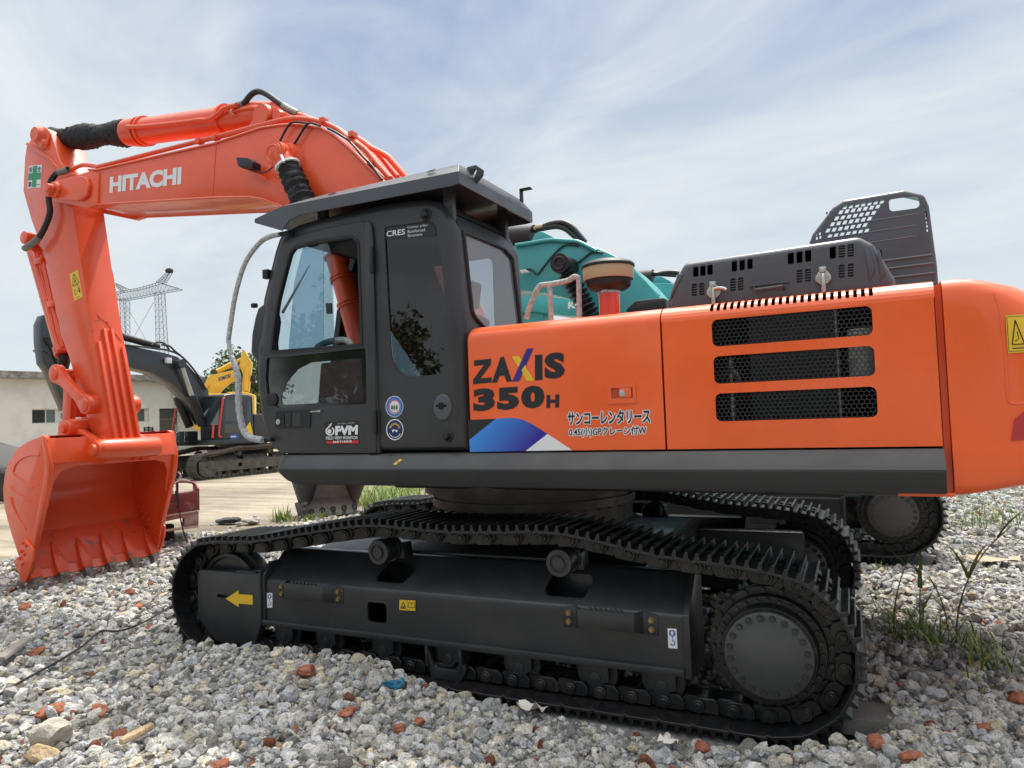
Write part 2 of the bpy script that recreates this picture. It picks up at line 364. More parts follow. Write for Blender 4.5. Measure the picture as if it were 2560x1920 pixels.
def along(s):
    s %= cum[-1]
    lo, hi = 0, len(cum) - 1
    while hi - lo > 1:
        m = (lo + hi) // 2
        if cum[m] <= s: lo = m
        else: hi = m
    a, b = sp[lo], sp[(lo + 1) % len(sp)]; return a + (b - a) * ((s - cum[lo]) / max(1e-9, cum[lo+1] - cum[lo]))
frames = []
for i in range(NS):
    p0 = along(i * PITCH); p1 = along((i + 1) * PITCH); d = (p1 - p0).normalized(); nrm = Vector((-d.z, 0, d.x))   # path runs clockwise: up over the idler, right along the top
    frames.append((p0, p1, (p0 + p1) / 2, d, nrm))
h = PITCH / 2
prof = [(-h-0.012, -0.012), (-h+0.03, -0.004), (h-0.02, -0.006), (h+0.012, -0.02), (h+0.014, -0.008), (h-0.012, 0.012)]
for c in (0.072, -0.004, -0.08): prof += [(c+0.018, 0.014), (c+0.010, 0.058), (c-0.008, 0.058), (c-0.016, 0.014)]
prof += [(-h-0.012, 0.004)]
gs = G()
gs.prism(prof, 0.0, 0.6)
for bx in (-0.042, 0.034):
    for by in (0.22, 0.38): gs.cyl((bx, by, 0.012), (bx, by, 0.036), 0.017, seg=6)
shoe_me = mesh_of('track_shoe', gs, M['track'], 0.0025, 1)
def shoe_matrix(fr, n0):
    p0, p1, c, d, nr = fr
    return U.T @ Matrix(((d.x, 0, nr.x, c.x), (0, 1, 0, n0), (d.z, 0, nr.z, c.z), (0, 0, 0, 1)))
def track(n0, only=None):
    gc = gu(); nc = n0 + 0.3
    for fr in frames:
        p0, p1, c, d, nr = fr
        def L(a, n, b): q = p0 + d * a - nr * b; return (q.x, n, q.z)
        for sgn in (-1, 1):
            for (a0, a1, o) in ((-0.055, PITCH * 0.56, 0.088), (PITCH * 0.44, PITCH + 0.055, 0.112)):
                n1, n2 = nc + sgn * (o - 0.012), nc + sgn * (o + 0.016)
                pr = [(a0, 0.02), (a0 - 0.005, 0.075), (a0 + 0.03, 0.115), (a1 - 0.03, 0.115), (a1 + 0.005, 0.075), (a1, 0.02)]
                gc.add([L(a, n1, b) for a, b in pr] + [L(a, n2, b) for a, b in pr], [list(range(6)), list(range(11, 5, -1))] + [(i, (i+1) % 6, 6 + (i+1) % 6, 6 + i) for i in range(6)])
            for a in (0.06, PITCH - 0.06): gc.cyl(L(a, nc + sgn * 0.10, 0.018), L(a, nc + sgn * 0.10, 0.06), 0.014, seg=6)
        gc.cyl(L(0, nc - 0.15, 0.065), L(0, nc + 0.15, 0.065), 0.042, seg=14)
        gc.cyl(L(0, nc - 0.158, 0.065), L(0, nc + 0.158, 0.065), 0.026, seg=12)
    ch = mk('track_chain', gc, M['track'], EX, 0.004, 1)
    rest = G(); hidden = []
    for i, fr in enumerate(frames):
        if only is not None and i not in only: hidden.append(fr); continue
        o = bpy.data.objects.new('track_shoe', shoe_me); C.objects.link(o); o.parent = ch; o.matrix_basis = shoe_matrix(fr, n0)
    if hidden:
        for fr in hidden: rest.T = shoe_matrix(fr, n0); rest.prism(prof, 0.0, 0.6)
        r = mk('track_shoe_row', rest, M['track'], ch); r['kind'] = 'stuff'
    return ch
track(-0.03)
vis = [i for i, fr in enumerate(frames) if fr[2].z > 0.6 or fr[2].x > 2.3][:43]
track(-0.03 + GA, set(vis))
# --- track frames, one for each side
def track_frame(n0, near):
    beam = gu()
    sec = [(n0+0.12, 0.272)] + rc([(n0+0.12, 0.272), (n0+0.12, 0.65), (n0+0.40, 0.885), (n0+0.50, 0.885), (n0+0.50, 0.272)], [0, 0.05, 0.05, 0.02, 0], 5)[1:]
    beam.prism(sec, -1.8, 1.86, ax='u')
    me = mesh_of('track_frame', beam, M['under'])
    if near:
        ct = []
        c = gu(); c.prism(rect(-0.70, 0.395, -0.515, 0.553, 0.03), n0 + 0.0, n0 + 0.4); ct.append(c)
        for (a, b, sk) in ((-0.71, -0.30, 0.10), (0.80, 1.17, 0.04)):
            z0, z1 = 0.70, 0.835
            pg = rc([(a, z0), (b - sk, z0), (b, z1), (a + sk, z1)], 0.045, 5); c = gu(); c.prism(pg, n0 + 0.0, n0 + 0.75); ct.append(c)
        inner = gu(); inner.prism([(n0+0.14, 0.29), (n0+0.14, 0.64), (n0+0.40, 0.86), (n0+0.48, 0.86), (n0+0.48, 0.29)], -1.75, 1.8, ax='u')
        me = cut_mesh(me, [inner] + ct)
    fr = link('track_frame', me, EX)
    g = gu()
    g.box((-1.8, n0 + 0.085, 0.272), (1.83, n0 + 0.13, 0.322))                                            # bottom flange
    g.prism(rc([(n0+0.095, 0.25), (n0+0.095, 0.665), (n0+0.40, 0.925), (n0+0.55, 0.925), (n0+0.55, 0.25)], 0.02, 3), 1.83, 1.875, ax='u')
    g.prism([(n0+0.10, 0.26), (n0+0.10, 0.70), (n0+0.2, 0.80), (n0+0.5, 0.80), (n0+0.5, 0.26)], -1.815, -1.775, ax='u')
    mks('frame_flange', g, M['under'], fr, 0.006, 2)
    # idler guard block with its slot
    g = gu(); pb = rc([(-2.56, 0.712), (-2.567, 0.283), (-2.34, 0.085), (-1.885, 0.085), (-1.80, 0.275), (-1.80, 0.735), (-1.84, 0.712)], [0.05, 0.05, 0.04, 0.02, 0.01, 0.0, 0], 4)
    g.prism(pb, n0 + 0.075, n0 + 0.16); me = mesh_of('idler_guard', g, M['under'], 0.018, 3)
    c = gu(); c.prism(rect(-2.315, 0.475, -2.165, 0.508, 0.016), n0 + 0.0, n0 + 0.12)
    ib = link('idler_guard', cut_mesh(me, [c]), EX)
    g = gu(); g.box((-2.1, n0 + 0.09, 0.705), (-1.86, n0 + 0.16, 0.725)); g.box((-2.35, n0 + 0.44, 0.2), (-1.8, n0 + 0.5, 0.7)); g.box((-2.0, n0 + 0.16, 0.3), (-1.8, n0 + 0.44, 0.66))
    mks('idler_yoke', g, M['under'], ib, 0.006)
    g = gu(); g.lathe((-2.3, n0 + 0.19, 0.5), (0, 1, 0), [(0, 0.09), (0, 0.14), (0.02, 0.16), (0.02, 0.30), (0, 0.31), (0, 0.345), (0.06, 0.345), (0.06, 0.385), (0.16, 0.385), (0.16, 0.345), (0.22, 0.345), (0.22, 0.09)], 44)
    mk('idler_wheel', g, M['under'], EX)
    # sprocket, drive housing and bolted cover
    g = gu(); T = 23; pg = []
    for i in range(T):
        for f, r in ((0.0, 0.352), (0.22, 0.355), (0.36, 0.392), (0.5, 0.402), (0.64, 0.392), (0.78, 0.355)):
            a = 2 * math.pi * (i + f) / T; pg.append((2.36 + r * math.cos(a), 0.505 + r * math.sin(a)))
    g.prism(pg, n0 + 0.245, n0 + 0.355); sk = mk('sprocket', g, M['track'], EX, 0.005, 2)
    g = gu(); g.lathe((2.36, n0 + 0.012, 0.5), (0, 1, 0), [(0.0, 0.0), (0.0, 0.262), (0.02, 0.268), (0.02, 0.275), (0.10, 0.285), (0.10, 0.325), (0.17, 0.33), (0.17, 0.372), (0.24, 0.372), (0.24, 0.2)], 56)
    for i in range(28):
        a = 2 * math.pi * i / 28; g.cyl((2.36 + 0.303 * math.cos(a), n0 + 0.09, 0.5 + 0.303 * math.sin(a)), (2.36 + 0.303 * math.cos(a), n0 + 0.12, 0.5 + 0.303 * math.sin(a)), 0.015, seg=6)
    for i in range(20):
        a = 2 * math.pi * (i + .3) / 20; g.cyl((2.36 + 0.352 * math.cos(a), n0 + 0.155, 0.5 + 0.352 * math.sin(a)), (2.36 + 0.352 * math.cos(a), n0 + 0.19, 0.5 + 0.352 * math.sin(a)), 0.017, seg=6)
    mk('drive_housing', g, M['track'], sk)
    g = gu(); g.lathe((2.36, n0 - 0.012, 0.5), (0, 1, 0), [(0.0, 0.0), (0.0, 0.246), (0.006, 0.256), (0.03, 0.258)], 56)
    hc = mk('drive_cover', g, mat('drive_cover_paint', (0.052, 0.053, 0.053), 0.42, coat=0.1, var=0.12, vscale=5, bump=0.03, bscale=60), sk)
    g = gu()
    for i in range(20):
        a = 2 * math.pi * (i + 0.5) / 20; x, z = 2.36 + 0.226 * math.cos(a), 0.5 + 0.226 * math.sin(a)
        g.lathe((x, n0 - 0.026, z), (0, 1, 0), [(0, .006), (0, .0135), (.012, .0145), (.012, .022), (.026, .024)], 12)
    for x, z in ((2.345, 0.725), (2.14, 0.46), (2.375, 0.285)): g.cyl((x, n0 - 0.018, z), (x, n0, z), 0.012, seg=10)
    mks('cover_bolt', g, M['under'], hc)
    # rollers
    for u in (-1.6, -1.14, -0.567, 0.032, 0.626, 1.204, 1.665):
        g = gu(); g.lathe((u, n0 + 0.18, 0.205), (0, 1, 0), [(0, 0.05), (0, 0.145), (0.035, 0.148), (0.035, 0.115), (0.2, 0.115), (0.2, 0.148), (0.24, 0.145), (0.24, 0.05)], 30)
        r = mk('track_roller', g, M['under'], EX)
        g = gu(); pg = [(u-0.092, 0.272), (u-0.092, 0.165), (u-0.06, 0.16)] + [(u + 0.062 * math.cos(rad(a)), 0.175 + 0.062 * math.sin(rad(a))) for a in range(195, 350, 20)] + [(u+0.092, 0.165), (u+0.092, 0.272)]
        g.prism(pg, n0 + 0.135, n0 + 0.185); g.cyl((u, n0 + 0.128, 0.185), (u, n0 + 0.14, 0.185), 0.036, seg=20)
        mk('roller_bracket', g, M['under'], r, 0.008, 2)
    g = gu(); g.prism(rc([(-0.13, 0.275), (-0.15, 0.275), (-0.10, 0.03), (0.15, 0.03), (0.20, 0.11), (0.20, 0.16), (0.16, 0.16), (0.16, 0.11), (-0.07, 0.11), (-0.10, 0.16)], 0.02, 3), n0 + 0.10, n0 + 0.13)
    g.box((0.145, n0 + 0.09, 0.10), (0.17, n0 + 0.16, 0.272)); g.box((-0.15, n0 + 0.09, 0.12), (-0.125, n0 + 0.16, 0.272))
    mk('track_guide', g, M['under'], EX, 0.005)
    for u in (-0.6, 0.96):
        g = gu(); g.lathe((u, n0 + 0.15, 0.945), (0, 1, 0), [(0, 0.0), (0, 0.05), (0.004, 0.055), (0.004, 0.062), (-0.006, 0.066), (-0.006, 0.095), (0.01, 0.102), (0.06, 0.102), (0.06, 0.09), (0.16, 0.09), (0.16, 0.102), (0.2, 0.102), (0.2, 0.05)], 32)
        g.lathe((u, n0 + 0.138, 0.945), (0, 1, 0), [(0, 0.0), (0, 0.042), (0.02, 0.045)], 24)
        r = mk('carrier_roller', g, M['under'], EX)
        g = gu(); g.prism([(u-0.07, 0.86), (u+0.12, 0.86), (u+0.1, 0.99), (u-0.05, 0.99)], n0 + 0.34, n0 + 0.48); mk('roller_stand', g, M['under'], r, 0.01)
track_frame(0.0, True); track_frame(GA, False)
# --- step brackets on the near frame, with their bolts
for (a, b, c, d) in ((-1.62, -0.945, 0.5, 0.69), (1.0, 1.655, 0.5, 0.69)):
    g = gu(); zs = 0.0
    pth = [(a - 0.01, 0.115), (a + 0.09, 0.115), (a + 0.13, 0.03), (b - 0.13, 0.03), (b - 0.09, 0.115), (b + 0.01, 0.115)]
    lo = [(u, n, 0.515 + (0.03 if i in (2, 3) else 0)) for i, (u, n) in enumerate(pth)]; hi = [(u, n, 0.67 if i in (1, 2, 3, 4) else 0.645) for i, (u, n) in enumerate(pth)]
    rings = [[l, (l[0], l[1] + 0.016, l[2]), (k[0], k[1] + 0.016, k[2]), k] for l, k in zip(lo, hi)]
    g.loft(rings)
    for q in range(7):
        u = a + 0.22 + q * (b - a - 0.44) / 6; g.box((u - 0.012, 0.028, 0.668), (u + 0.012, 0.048, 0.684))
    st = mk('step', g, M['under'], EX, 0.004)
    g = gu()
    for u in (a + 0.035, b - 0.035):
        for z in (0.555, 0.615): g.lathe((u, 0.09, z), (0, 1, 0), [(0, .007), (0, .015), (.013, .017), (.013, .022), (.026, .023)], 6)
    mks('step_bolt', g, M['bolt'], st)
# --- decals on the frame
g = gu(); ar = U.pts('D', [(1783, 1412), (1887, 1344), (1885, 1376), (1996, 1383), (1997, 1459), (1886, 1450), (1886, 1478)], 0.073)
flat(g, ar, 0.0725); mk('arrow_decal', g, M['yellow'], EX, smooth=False)
def hook_label(bl, br, tl, sgn):             # white label: ring with an arrow, and a hook below it
    g = gu(); bl, br, tl = Vector(bl), Vector(br), Vector(tl)
    def W(x, y): return bl + (br - bl) * x + (tl - bl) * y
    g.add([W(0, 0), W(1, 0), W(1, 1), W(0, 1)], [(0, 1, 2, 3)])
    o = mk('lifting_label', g, M['white'], EX, smooth=False)
    g = gu(); lf = Vector((0, -0.0015, 0))
    def poly(l): g.add([W(x, y) + lf for x, y in l], [list(range(len(l)))])
    cx, cy, asp = 0.5, 0.76, 0.46
    poly([(cx + 0.36 * math.cos(t), cy + 0.36 * asp * math.sin(t)) for t in [2*math.pi*i/24 for i in range(24)]])
    poly([(0.46, 0.6), (0.54, 0.6), (0.56, 0.44), (0.48, 0.44)])
    for i in range(14):
        a0, a1 = rad(100 - 19 * i), rad(100 - 19 * (i + 1))
        poly([(0.5 + r * math.cos(t), 0.28 + r * asp * math.sin(t)) for r, t in ((0.3, a0), (0.3, a1), (0.19, a1), (0.19, a0))])
    mk('hook_mark', g, M['blue'], o, smooth=False)
    g = gu(); lf = Vector((0, -0.003, 0)); poly([(0.5, 0.9), (0.72, 0.77), (0.6, 0.77), (0.6, 0.65), (0.4, 0.65), (0.4, 0.77), (0.28, 0.77)]); mk('arrow_mark', g, M['white'], o, smooth=False)
hook_label(*[(u, 0.117, z) for u, z in U.pts('K', [(740, 938), (777, 938), (740, 836)], 0.117)], 1)
hook_label(*[(u, 0.117, z) for u, z in U.pts('L', [(1855, 1217), (1918, 1222), (1849, 1080)], 0.117)], 1)
def warn_label(name, T, bl, br, tl, parent, parts):
    """yellow warning label; parts: list of polygons / line strokes in unit coordinates"""
    g = G(T); bl, br, tl = Vector(bl), Vector(br), Vector(tl); nn = (br - bl).cross(tl - bl).normalized()
    def W(x, y, l=0.0): return bl + (br - bl) * x + (tl - bl) * y + nn * l
    g.add([W(0, 0), W(1, 0), W(1, 1), W(0, 1)], [(0, 1, 2, 3)])
    o = mk(name, g, M['yellow'], parent, smooth=False)
    g = G(T); asp = (tl - bl).length / (br - bl).length
    for p in parts:
        if p[0] == 'p': g.add([W(x, y, 0.0015) for x, y in p[1]], [list(range(len(p[1])))])
        else:
            w, pl_ = p[1], p[2]
            for (x0, y0), (x1, y1) in zip(pl_, pl_[1:]):
                dx, dy = (x1 - x0), (y1 - y0) * asp; l = math.hypot(dx, dy) or 1; ox, oy = -dy / l * w / 2, dx / l * w / 2 / asp
                g.add([W(x0 + ox, y0 + oy, .0015), W(x1 + ox, y1 + oy, .0015), W(x1 - ox, y1 - oy, .0015), W(x0 - ox, y0 - oy, .0015)], [(0, 1, 2, 3)])
    mk('warning_marks', g, M['ink'], o, smooth=False); return o
frame_marks = [('l', .03, [(0, 0), (1, 0), (1, 1), (0, 1), (0, 0)]), ('l', .012, [(.5, 0), (.5, 1)]), ('l', .035, [(.1, .2), (.26, .78), (.42, .2), (.1, .2)]), ('l', .04, [(.18, .3), (.3, .36), (.34, .5)]), ('l', .05, [(.2, .3), (.32, .3)]),
    ('l', .025, [(.56, .3), (.56, .68), (.66, .76), (.75, .68), (.84, .76), (.94, .68), (.94, .3), (.84, .34), (.75, .27), (.66, .34), (.56, .3)]), ('l', .02, [(.75, .68), (.75, .27)])]
q = U.pts('K', [(1652, 956), (1767, 962), (1653, 880)], 0.1175)
warn_label('warning_label', U.T, *[(u, 0.1175, z) for u, z in q], EX, frame_marks)
# --- car body between the tracks, swing bearing
g = gu(); g.prism([(0.5, 0.45), (0.5, 0.9), (1.0, 1.02), (2.2, 1.02), (2.62, 0.9), (2.62, 0.45)], -0.85, 0.95, ax='u')
for a, b in ((-1.5, -0.75), (0.75, 1.5)):
    g.prism([(0.45, 0.4), (0.45, 0.88), (1.0, 0.98), (2.2, 0.98), (2.62, 0.88), (2.62, 0.4)], a, b, ax='u')
cb = mk('car_body', g, M['under'], EX, 0.02, 2)
g = G(); SC = (-2.85, 1.5)
g.lathe((SC[0], SC[1], 0.98), (0, 0, 1), [(0, 0.84), (0.24, 0.84), (0.24, 0.93), (0.31, 0.93), (0.31, 0.9), (0.36, 0.9), (0.36, 1.0), (0.52, 1.0)], 64)
for i in range(40):
    a = 2 * math.pi * i / 40; g.cyl((SC[0] + 0.885 * math.cos(a), SC[1] + 0.885 * math.sin(a), 1.195), (SC[0] + 0.885 * math.cos(a), SC[1] + 0.885 * math.sin(a), 1.235), 0.02, seg=6)
mk('swing_bearing', g, mat('bearing_steel', (0.045, 0.04, 0.037), 0.5, metal=0.3, col2=(0.09, 0.075, 0.065), vscale=5), EX)
g = gu(); g.prism([(0.55, 0.35), (0.55, 0.80), (0.9, 0.86), (1.55, 0.80), (1.6, 0.35)], 1.5, 2.0); g.box((0.9, 2.35, 0.3), (2.45, 2.5, 0.86))
mk('travel_motor_guard', g, M['under'], cb, 0.03, 2)
# ================================================================== upper structure: deck, skirt, covers
g = G(); g.box((-4.35, 0.10, 1.515), (0.34, 2.9, 1.74)); g.box((-3.7, 0.5, 1.42), (0.2, 2.5, 1.52)); mk('deck_frame', g, M['under'], EX, 0.02, 2)
g = G(); rings = []
for x, z0, nb in ((-4.495, 1.655, .08), (-4.487, 1.62, .05), (-4.465, 1.592, .02), (-4.43, 1.562, 0), (-4.38, 1.533, 0), (-4.32, 1.513, 0), (-4.25, 1.503, 0), (-4.1, 1.50, 0), (-3.0, 1.50, 0), (-1.5, 1.50, 0), (0.33, 1.50, 0)):
    rings.append([(x, n, z) for n, z in ((.08, 1.742), (-.012 + nb*.3, 1.740), (-.022 + nb*.3, 1.732), (-.092 + nb, 1.645), (-.10 + nb, 1.632), (-.10 + nb, max(1.618, z0)), (-.092 + nb, max(1.606, z0)), (-.062 + nb, z0 + .012), (-.05 + nb, z0), (.08, z0))])
g.loft(rings); mk('side_skirt', g, M['cab'], EX, ang=28)
g = G(); g.box((-4.50, 0.02, 1.728), (-2.66, 1.05, 1.747)); mk('cab_floor_plate', g, M['rubber'], EX, 0.006)
g = G(); pz = S.pts('F', [(1213, 1140), (1245, 1100), (1272, 1103), (1240, 1142)], -0.07); T_ = []
for u, z in pz: T_.append((u, -0.022 - (1.732 - z) * 0.805 - 0.003, z))
g.add(T_, [(0, 1, 2, 3)]); lf = mk('lifting_point_label', g, M['yellow'], EX, smooth=False)
g = G(); A_, B_, C_, D_ = [Vector(v) + Vector((0, -.0015, 0.001)) for v in T_]
def bl_(x, y): return A_ + (D_ - A_) * x + (B_ - A_) * y
for a, b in (((.28, .5), (.5, .75)), ((.5, .25), (.75, .5))): g.add([bl_(a[0], a[1]), bl_(b[0], a[1]), bl_(b[0], b[1]), bl_(a[0], b[1])], [(0, 1, 2, 3)])
mk('quadrant_mark', g, M['ink'], lf, smooth=False)
# --- the two orange side covers with rounded top edge
def cover_profile(): return [(0.0, 1.752), (0.0, 2.565)] + [(0.13 - 0.13 * math.cos(rad(a)), 2.565 + 0.105 * math.sin(rad(a))) for a in range(12, 91, 13)] + [(0.5, 2.672), (0.5, 1.752)]
g = G(Matrix(((0, 1, 0, 0), (1, 0, 0, 0), (0, 0, 1, 0), (0, 0, 0, 1))))
tray(g, cover_profile(), [], -2.650, 1.455, 0.045, 5)
fc = mk('front_side_cover', g, M['orange'], EX)
g = G(); X0, X1 = -1.186, 0.333
slots = [(2.385, 2.552), (2.153, 2.324), (1.920, 2.093)]
g.plate(rect(X0, 1.752, X1, 2.565), [rect(-0.868, a, 0.024, b, 0.035, 5) for a, b in slots], 0.0, 0.006)
ang = [0, 12, 25, 38, 51, 64, 77, 90]; NV = 23; cols = [X0]; x = -0.878
pv = (0.036 + 0.878 - 0.022) / (NV - 1)
for i in range(NV): cols += [-0.878 + i * pv, -0.878 + i * pv + 0.021]
cols.append(X1)
for j, (a, b) in enumerate(zip(cols, cols[1:])):
    for t0, t1 in zip(ang, ang[1:]):
        if j % 2 == 1 and 24 < t0 < 80: continue
        pp = [(0.13 - r * math.cos(rad(t)), 2.565 + r * .808 * math.sin(rad(t))) for t in (t0, t1) for r in (0.13, 0.125)]
        g.add([(a, *pp[0]), (b, *pp[0]), (b, *pp[2]), (a, *pp[2]), (a, *pp[1]), (b, *pp[1]), (b, *pp[3]), (a, *pp[3])], [(0, 1, 2, 3), (7, 6, 5, 4), (0, 3, 7, 4), (1, 5, 6, 2)])
g.box((X0, 0.13, 2.665), (X1, 0.52, 2.67))
for x in (X0, X1 - 0.004): g.plate(cover_profile()[:-2] + [(0.16, 2.64), (0.16, 1.752)], [], x, x + 0.004, ax='u')
# shallow dent in the rear cover
rear = mk('rear_side_cover', g, M['orange'], EX)
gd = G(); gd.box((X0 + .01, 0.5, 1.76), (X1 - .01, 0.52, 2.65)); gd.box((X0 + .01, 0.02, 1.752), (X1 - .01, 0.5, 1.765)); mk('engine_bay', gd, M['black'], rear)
gd = G()                                     # what shows through the grille: radiator, pipes, filter
gd.box((-0.68, 0.22, 1.78), (-0.16, 0.46, 2.6)); mk('radiator_core', gd, mat('radiator_fins', (0.05, 0.052, 0.055), 0.5, bump=0.5, bscale=200), rear)
gd = G(); gd.cyl((-0.03, 0.2, 2.12), (-0.03, 0.2, 2.44), 0.085, seg=24); gd.cyl((-0.03, 0.2, 2.25), (-0.03, 0.2, 2.28), 0.09, seg=24); mk('filter_canister', gd, mat('pale_canister', (0.6, 0.6, 0.58), 0.4), rear)
gd = G(); gd.cyl((-0.79, 0.15, 1.76), (-0.79, 0.15, 2.32), 0.022); gd.cyl((-0.17, 0.14, 1.76), (-0.17, 0.14, 2.6), 0.012); gd.tube(smooth_path([(-0.84, .15, 2.2), (-0.78, .12, 2.24), (-0.74, .12, 2.18), (-0.76, .14, 2.1)]), 0.016); mks('engine_pipe', gd, M['steel'], rear)
for a, b in slots:                            # hexagonal mesh, one panel behind each opening
    gm = G(); s = 0.0158; w = s * math.sqrt(3); r0 = 0; zc = a - 0.005
    while zc < b + 0.02:
        xc = -0.875 + (w / 2 if r0 % 2 else 0)
        while xc < 0.035:
            o_ = [(xc + s * math.sin(t), zc + s * math.cos(t)) for t in [math.pi/3*i for i in range(6)]]; i_ = [(xc + (s-.0031) * math.sin(t), zc + (s-.0031) * math.cos(t)) for t in [math.pi/3*i for i in range(6)]]
            gm.add([(p[0], 0.010, p[1]) for p in o_] + [(p[0], 0.009, p[1]) for p in i_] + [(p[0], 0.020, p[1]) for p in i_], [(i, (i+1) % 6, 6 + (i+1) % 6, 6 + i) for i in range(6)] + [(6+i, 6+(i+1) % 6, 12 + (i+1) % 6, 12 + i) for i in range(6)]); xc += w
        zc += 1.5 * s; r0 += 1
    mk('grille_mesh', gm, M['rubber'], rear, smooth=False)
# seam strip between cover and counterweight
g = G(); g.box((0.333, 0.06, 1.50), (0.37, 2.9, 2.64)); mk('seam_panel', g, M['orange'], EX)
g = G(); g.box((0.10, 0.0, 1.478), (0.372, 2.9, 1.499)); mk('counterweight_lip', g, M['orange'], EX, 0.003)
# latch in the front cover
q = S.pts('J', [(1040, 497), (1240, 487), (1248, 628), (1048, 637)], 0); u0, z0, u1, z1 = q[3][0], q[2][1], q[2][0], q[0][1]
g = G(); g.plate(rect(u0, z0, u1, z1, 0.008), [rect(u0 + .03, z0 + .035, u1 - .02, z1 - .03, .006)], -0.007, 0.004)
lt = mk('cover_latch', g, M['orange'], fc, 0.0)
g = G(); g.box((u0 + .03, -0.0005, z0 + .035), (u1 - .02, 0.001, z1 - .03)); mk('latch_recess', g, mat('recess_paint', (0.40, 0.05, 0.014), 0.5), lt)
g = G(); g.prism(rect(u0 + .085, z0 + .037, u1 - .03, z1 - .032, .008), -0.011, 0.0); mk('latch_paddle', g, M['orange'], lt, 0.003)
g = G(); cx, cz = (u0 + u1) / 2 + .01, (z0 + z1) / 2; g.cyl((cx, -0.018, cz), (cx, -0.008, cz), 0.022, seg=20); g.cyl((cx, -0.02, cz), (cx, -0.017, cz), 0.011, seg=16); mk('latch_lock', g, M['zinc'], lt, 0.002)
# lettering and stripe on the front cover
def jp(l, n=-0.001): return on(S, n, S.pts('J', l, n))
def jtext(s, box, w, m, name, lift=0.0015, gap=1.0):
    g = G(); b = jp(box); glyphs(g, s, *b, weight=w, lift=lift, gap=gap); return mk(name, g, m, fc, smooth=False)
g = G()
def fl(l, n=-0.0015): g.add(jp(l, n), [list(range(len(l)))])
fl([(125, 335), (243, 322), (241, 362), (170, 458), (247, 452), (246, 487), (117, 500), (119, 466), (193, 365), (124, 374)])
for s, b, w in (('A', [(248, 490), (387, 480), (252, 317)], .055), ('S', [(611, 466), (753, 456), (611, 286)], .06), ('3', [(120, 690), (270, 678), (119, 534)], .065), ('5', [(284, 680), (437, 672), (284, 525)], .065), ('0', [(451, 672), (613, 662), (450, 514)], .07), ('H', [(625, 664), (713, 660), (626, 574)], .055)):
    glyphs(g, s, *jp(b), weight=w)
fl([(545, 297), (597, 294), (598, 469), (545, 473)])
mk('model_lettering', g, M['ink'], fc, smooth=False, label='black model lettering with a blue and yellow X')
g = G(); fl([(386, 307), (437, 304), (541, 474), (489, 477)], -0.002); mk('letter_stroke', g, M['yellow'], fc, smooth=False)
g = G(); fl([(490, 253), (536, 250), (435, 478), (386, 482)], -0.003); mk('letter_stroke', g, M['navy'], fc, smooth=False)
g = G(); fl([(478, 366), (489, 386), (470, 430), (452, 404)], -0.004); mk('letter_stroke', g, M['yellow'], fc, smooth=False)
g = G(); fl([(83, 746), (275, 738), (92, 884)]); mk('stripe_corner', g, M['ink'], fc, smooth=False)
arc = [(275, 738), (330, 733), (385, 732), (430, 737), (470, 748), (520, 772), (575, 806), (632, 843)]
g = G(); fl(arc + [(480, 961), (97, 968), (92, 884)])
bx = [p.x for p in g.v]; bz = [p.z for p in g.v]
mk('stripe_blue', g, gradient_mat('blue_fade', (0.04, 0.27, 0.75), (0.025, 0.01, 0.28), (0.75, 0, -0.66), 0.75 * (min(bx) + .12) - 0.66 * max(bz), 0.75 * (max(bx) - .12) - 0.66 * (min(bz) + .05)), fc, smooth=False)
g = G(); fl([(632, 843), (690, 880), (803, 955), (480, 961)]); mk('stripe_corner', g, M['white'], fc, smooth=False)
for s, b, w in (('サンコーレンタリース', [(771, 785), (1345, 768), (771, 690)], .03), ('0.45(小)GPクレーン付W', [(782, 868), (1318, 856), (782, 800)], .022)):
    g = G(); glyphs(g, s, *jp(b, -0.001), weight=w + .06, lift=.0008)
    for dx, dy in ((-5, 0), (5, 0), (0, 5), (0, -5), (-4, 4), (4, -4), (4, 4), (-4, -4)): glyphs(g, s, *jp([(x + dx, y + dy) for x, y in b], -0.001), weight=w, lift=.0006 + .00002 * (dx + 2 * dy + 16))
    mk('katakana_outline', g, M['white'], fc, smooth=False)
    jtext(s, b, w, M['ink'], 'katakana_lettering', .0025)
# ================================================================== counterweight
CWZ = [1.478, 1.49, 1.502, 1.52, 1.544, 1.58, 1.64, 1.72, 1.9, 2.15, 2.30, 2.40, 2.486, 2.553, 2.608, 2.648, 2.662, 2.666]
CWS = [.10, .20, .30, .43, .61, .78, .92, 1, 1, 1, .93, .84, .72, .61, .50, .34, .24, .16]
CWI = [.10, .06, .035, .018, .008, .002, 0, 0, 0, 0, 0, 0, .001, .004, .012, .035, .07, .12]
def cwp(t, s, ins):
    e = 2 / 2.7; c, s_ = math.cos(t), math.sin(t)
    x = 0.56 + 0.80 * (abs(s_) ** e); y = 1.5 - (1.5 - ins) * (1 if c > 0 else -1) * (abs(c) ** e)
    return (0.372 + (x - 0.372) * s, y)
g = G(); rings = []
for z, s, i in zip(CWZ, CWS, CWI):
    l = [cwp(math.pi * (k / 44.0), s, i) for k in range(45)]
    rings.append([(0.372, l[0][1], z)] + [(x, y, z) for x, y in l] + [(0.372, l[-1][1], z)])
g.loft(rings); cw = mk('counterweight', g, M['orange'], EX, ang=60)
def cw_y(x, z):                              # where the flank of the counterweight stands
    s, i = np.interp(z, CWZ, CWS), np.interp(z, CWZ, CWI); q = max(0.0, ((x - 0.372) / s + 0.372 - 0.56) / 0.8); return 1.5 - (1.5 - i) * (max(0, 1 - q ** 2.7)) ** (1 / 2.7)
def cw_at(x, z, off=.003): return Vector((x, cw_y(x, z) - off, z))
LX0, LX1, LZ0, LZ1 = .648, .82, 2.235, 2.435
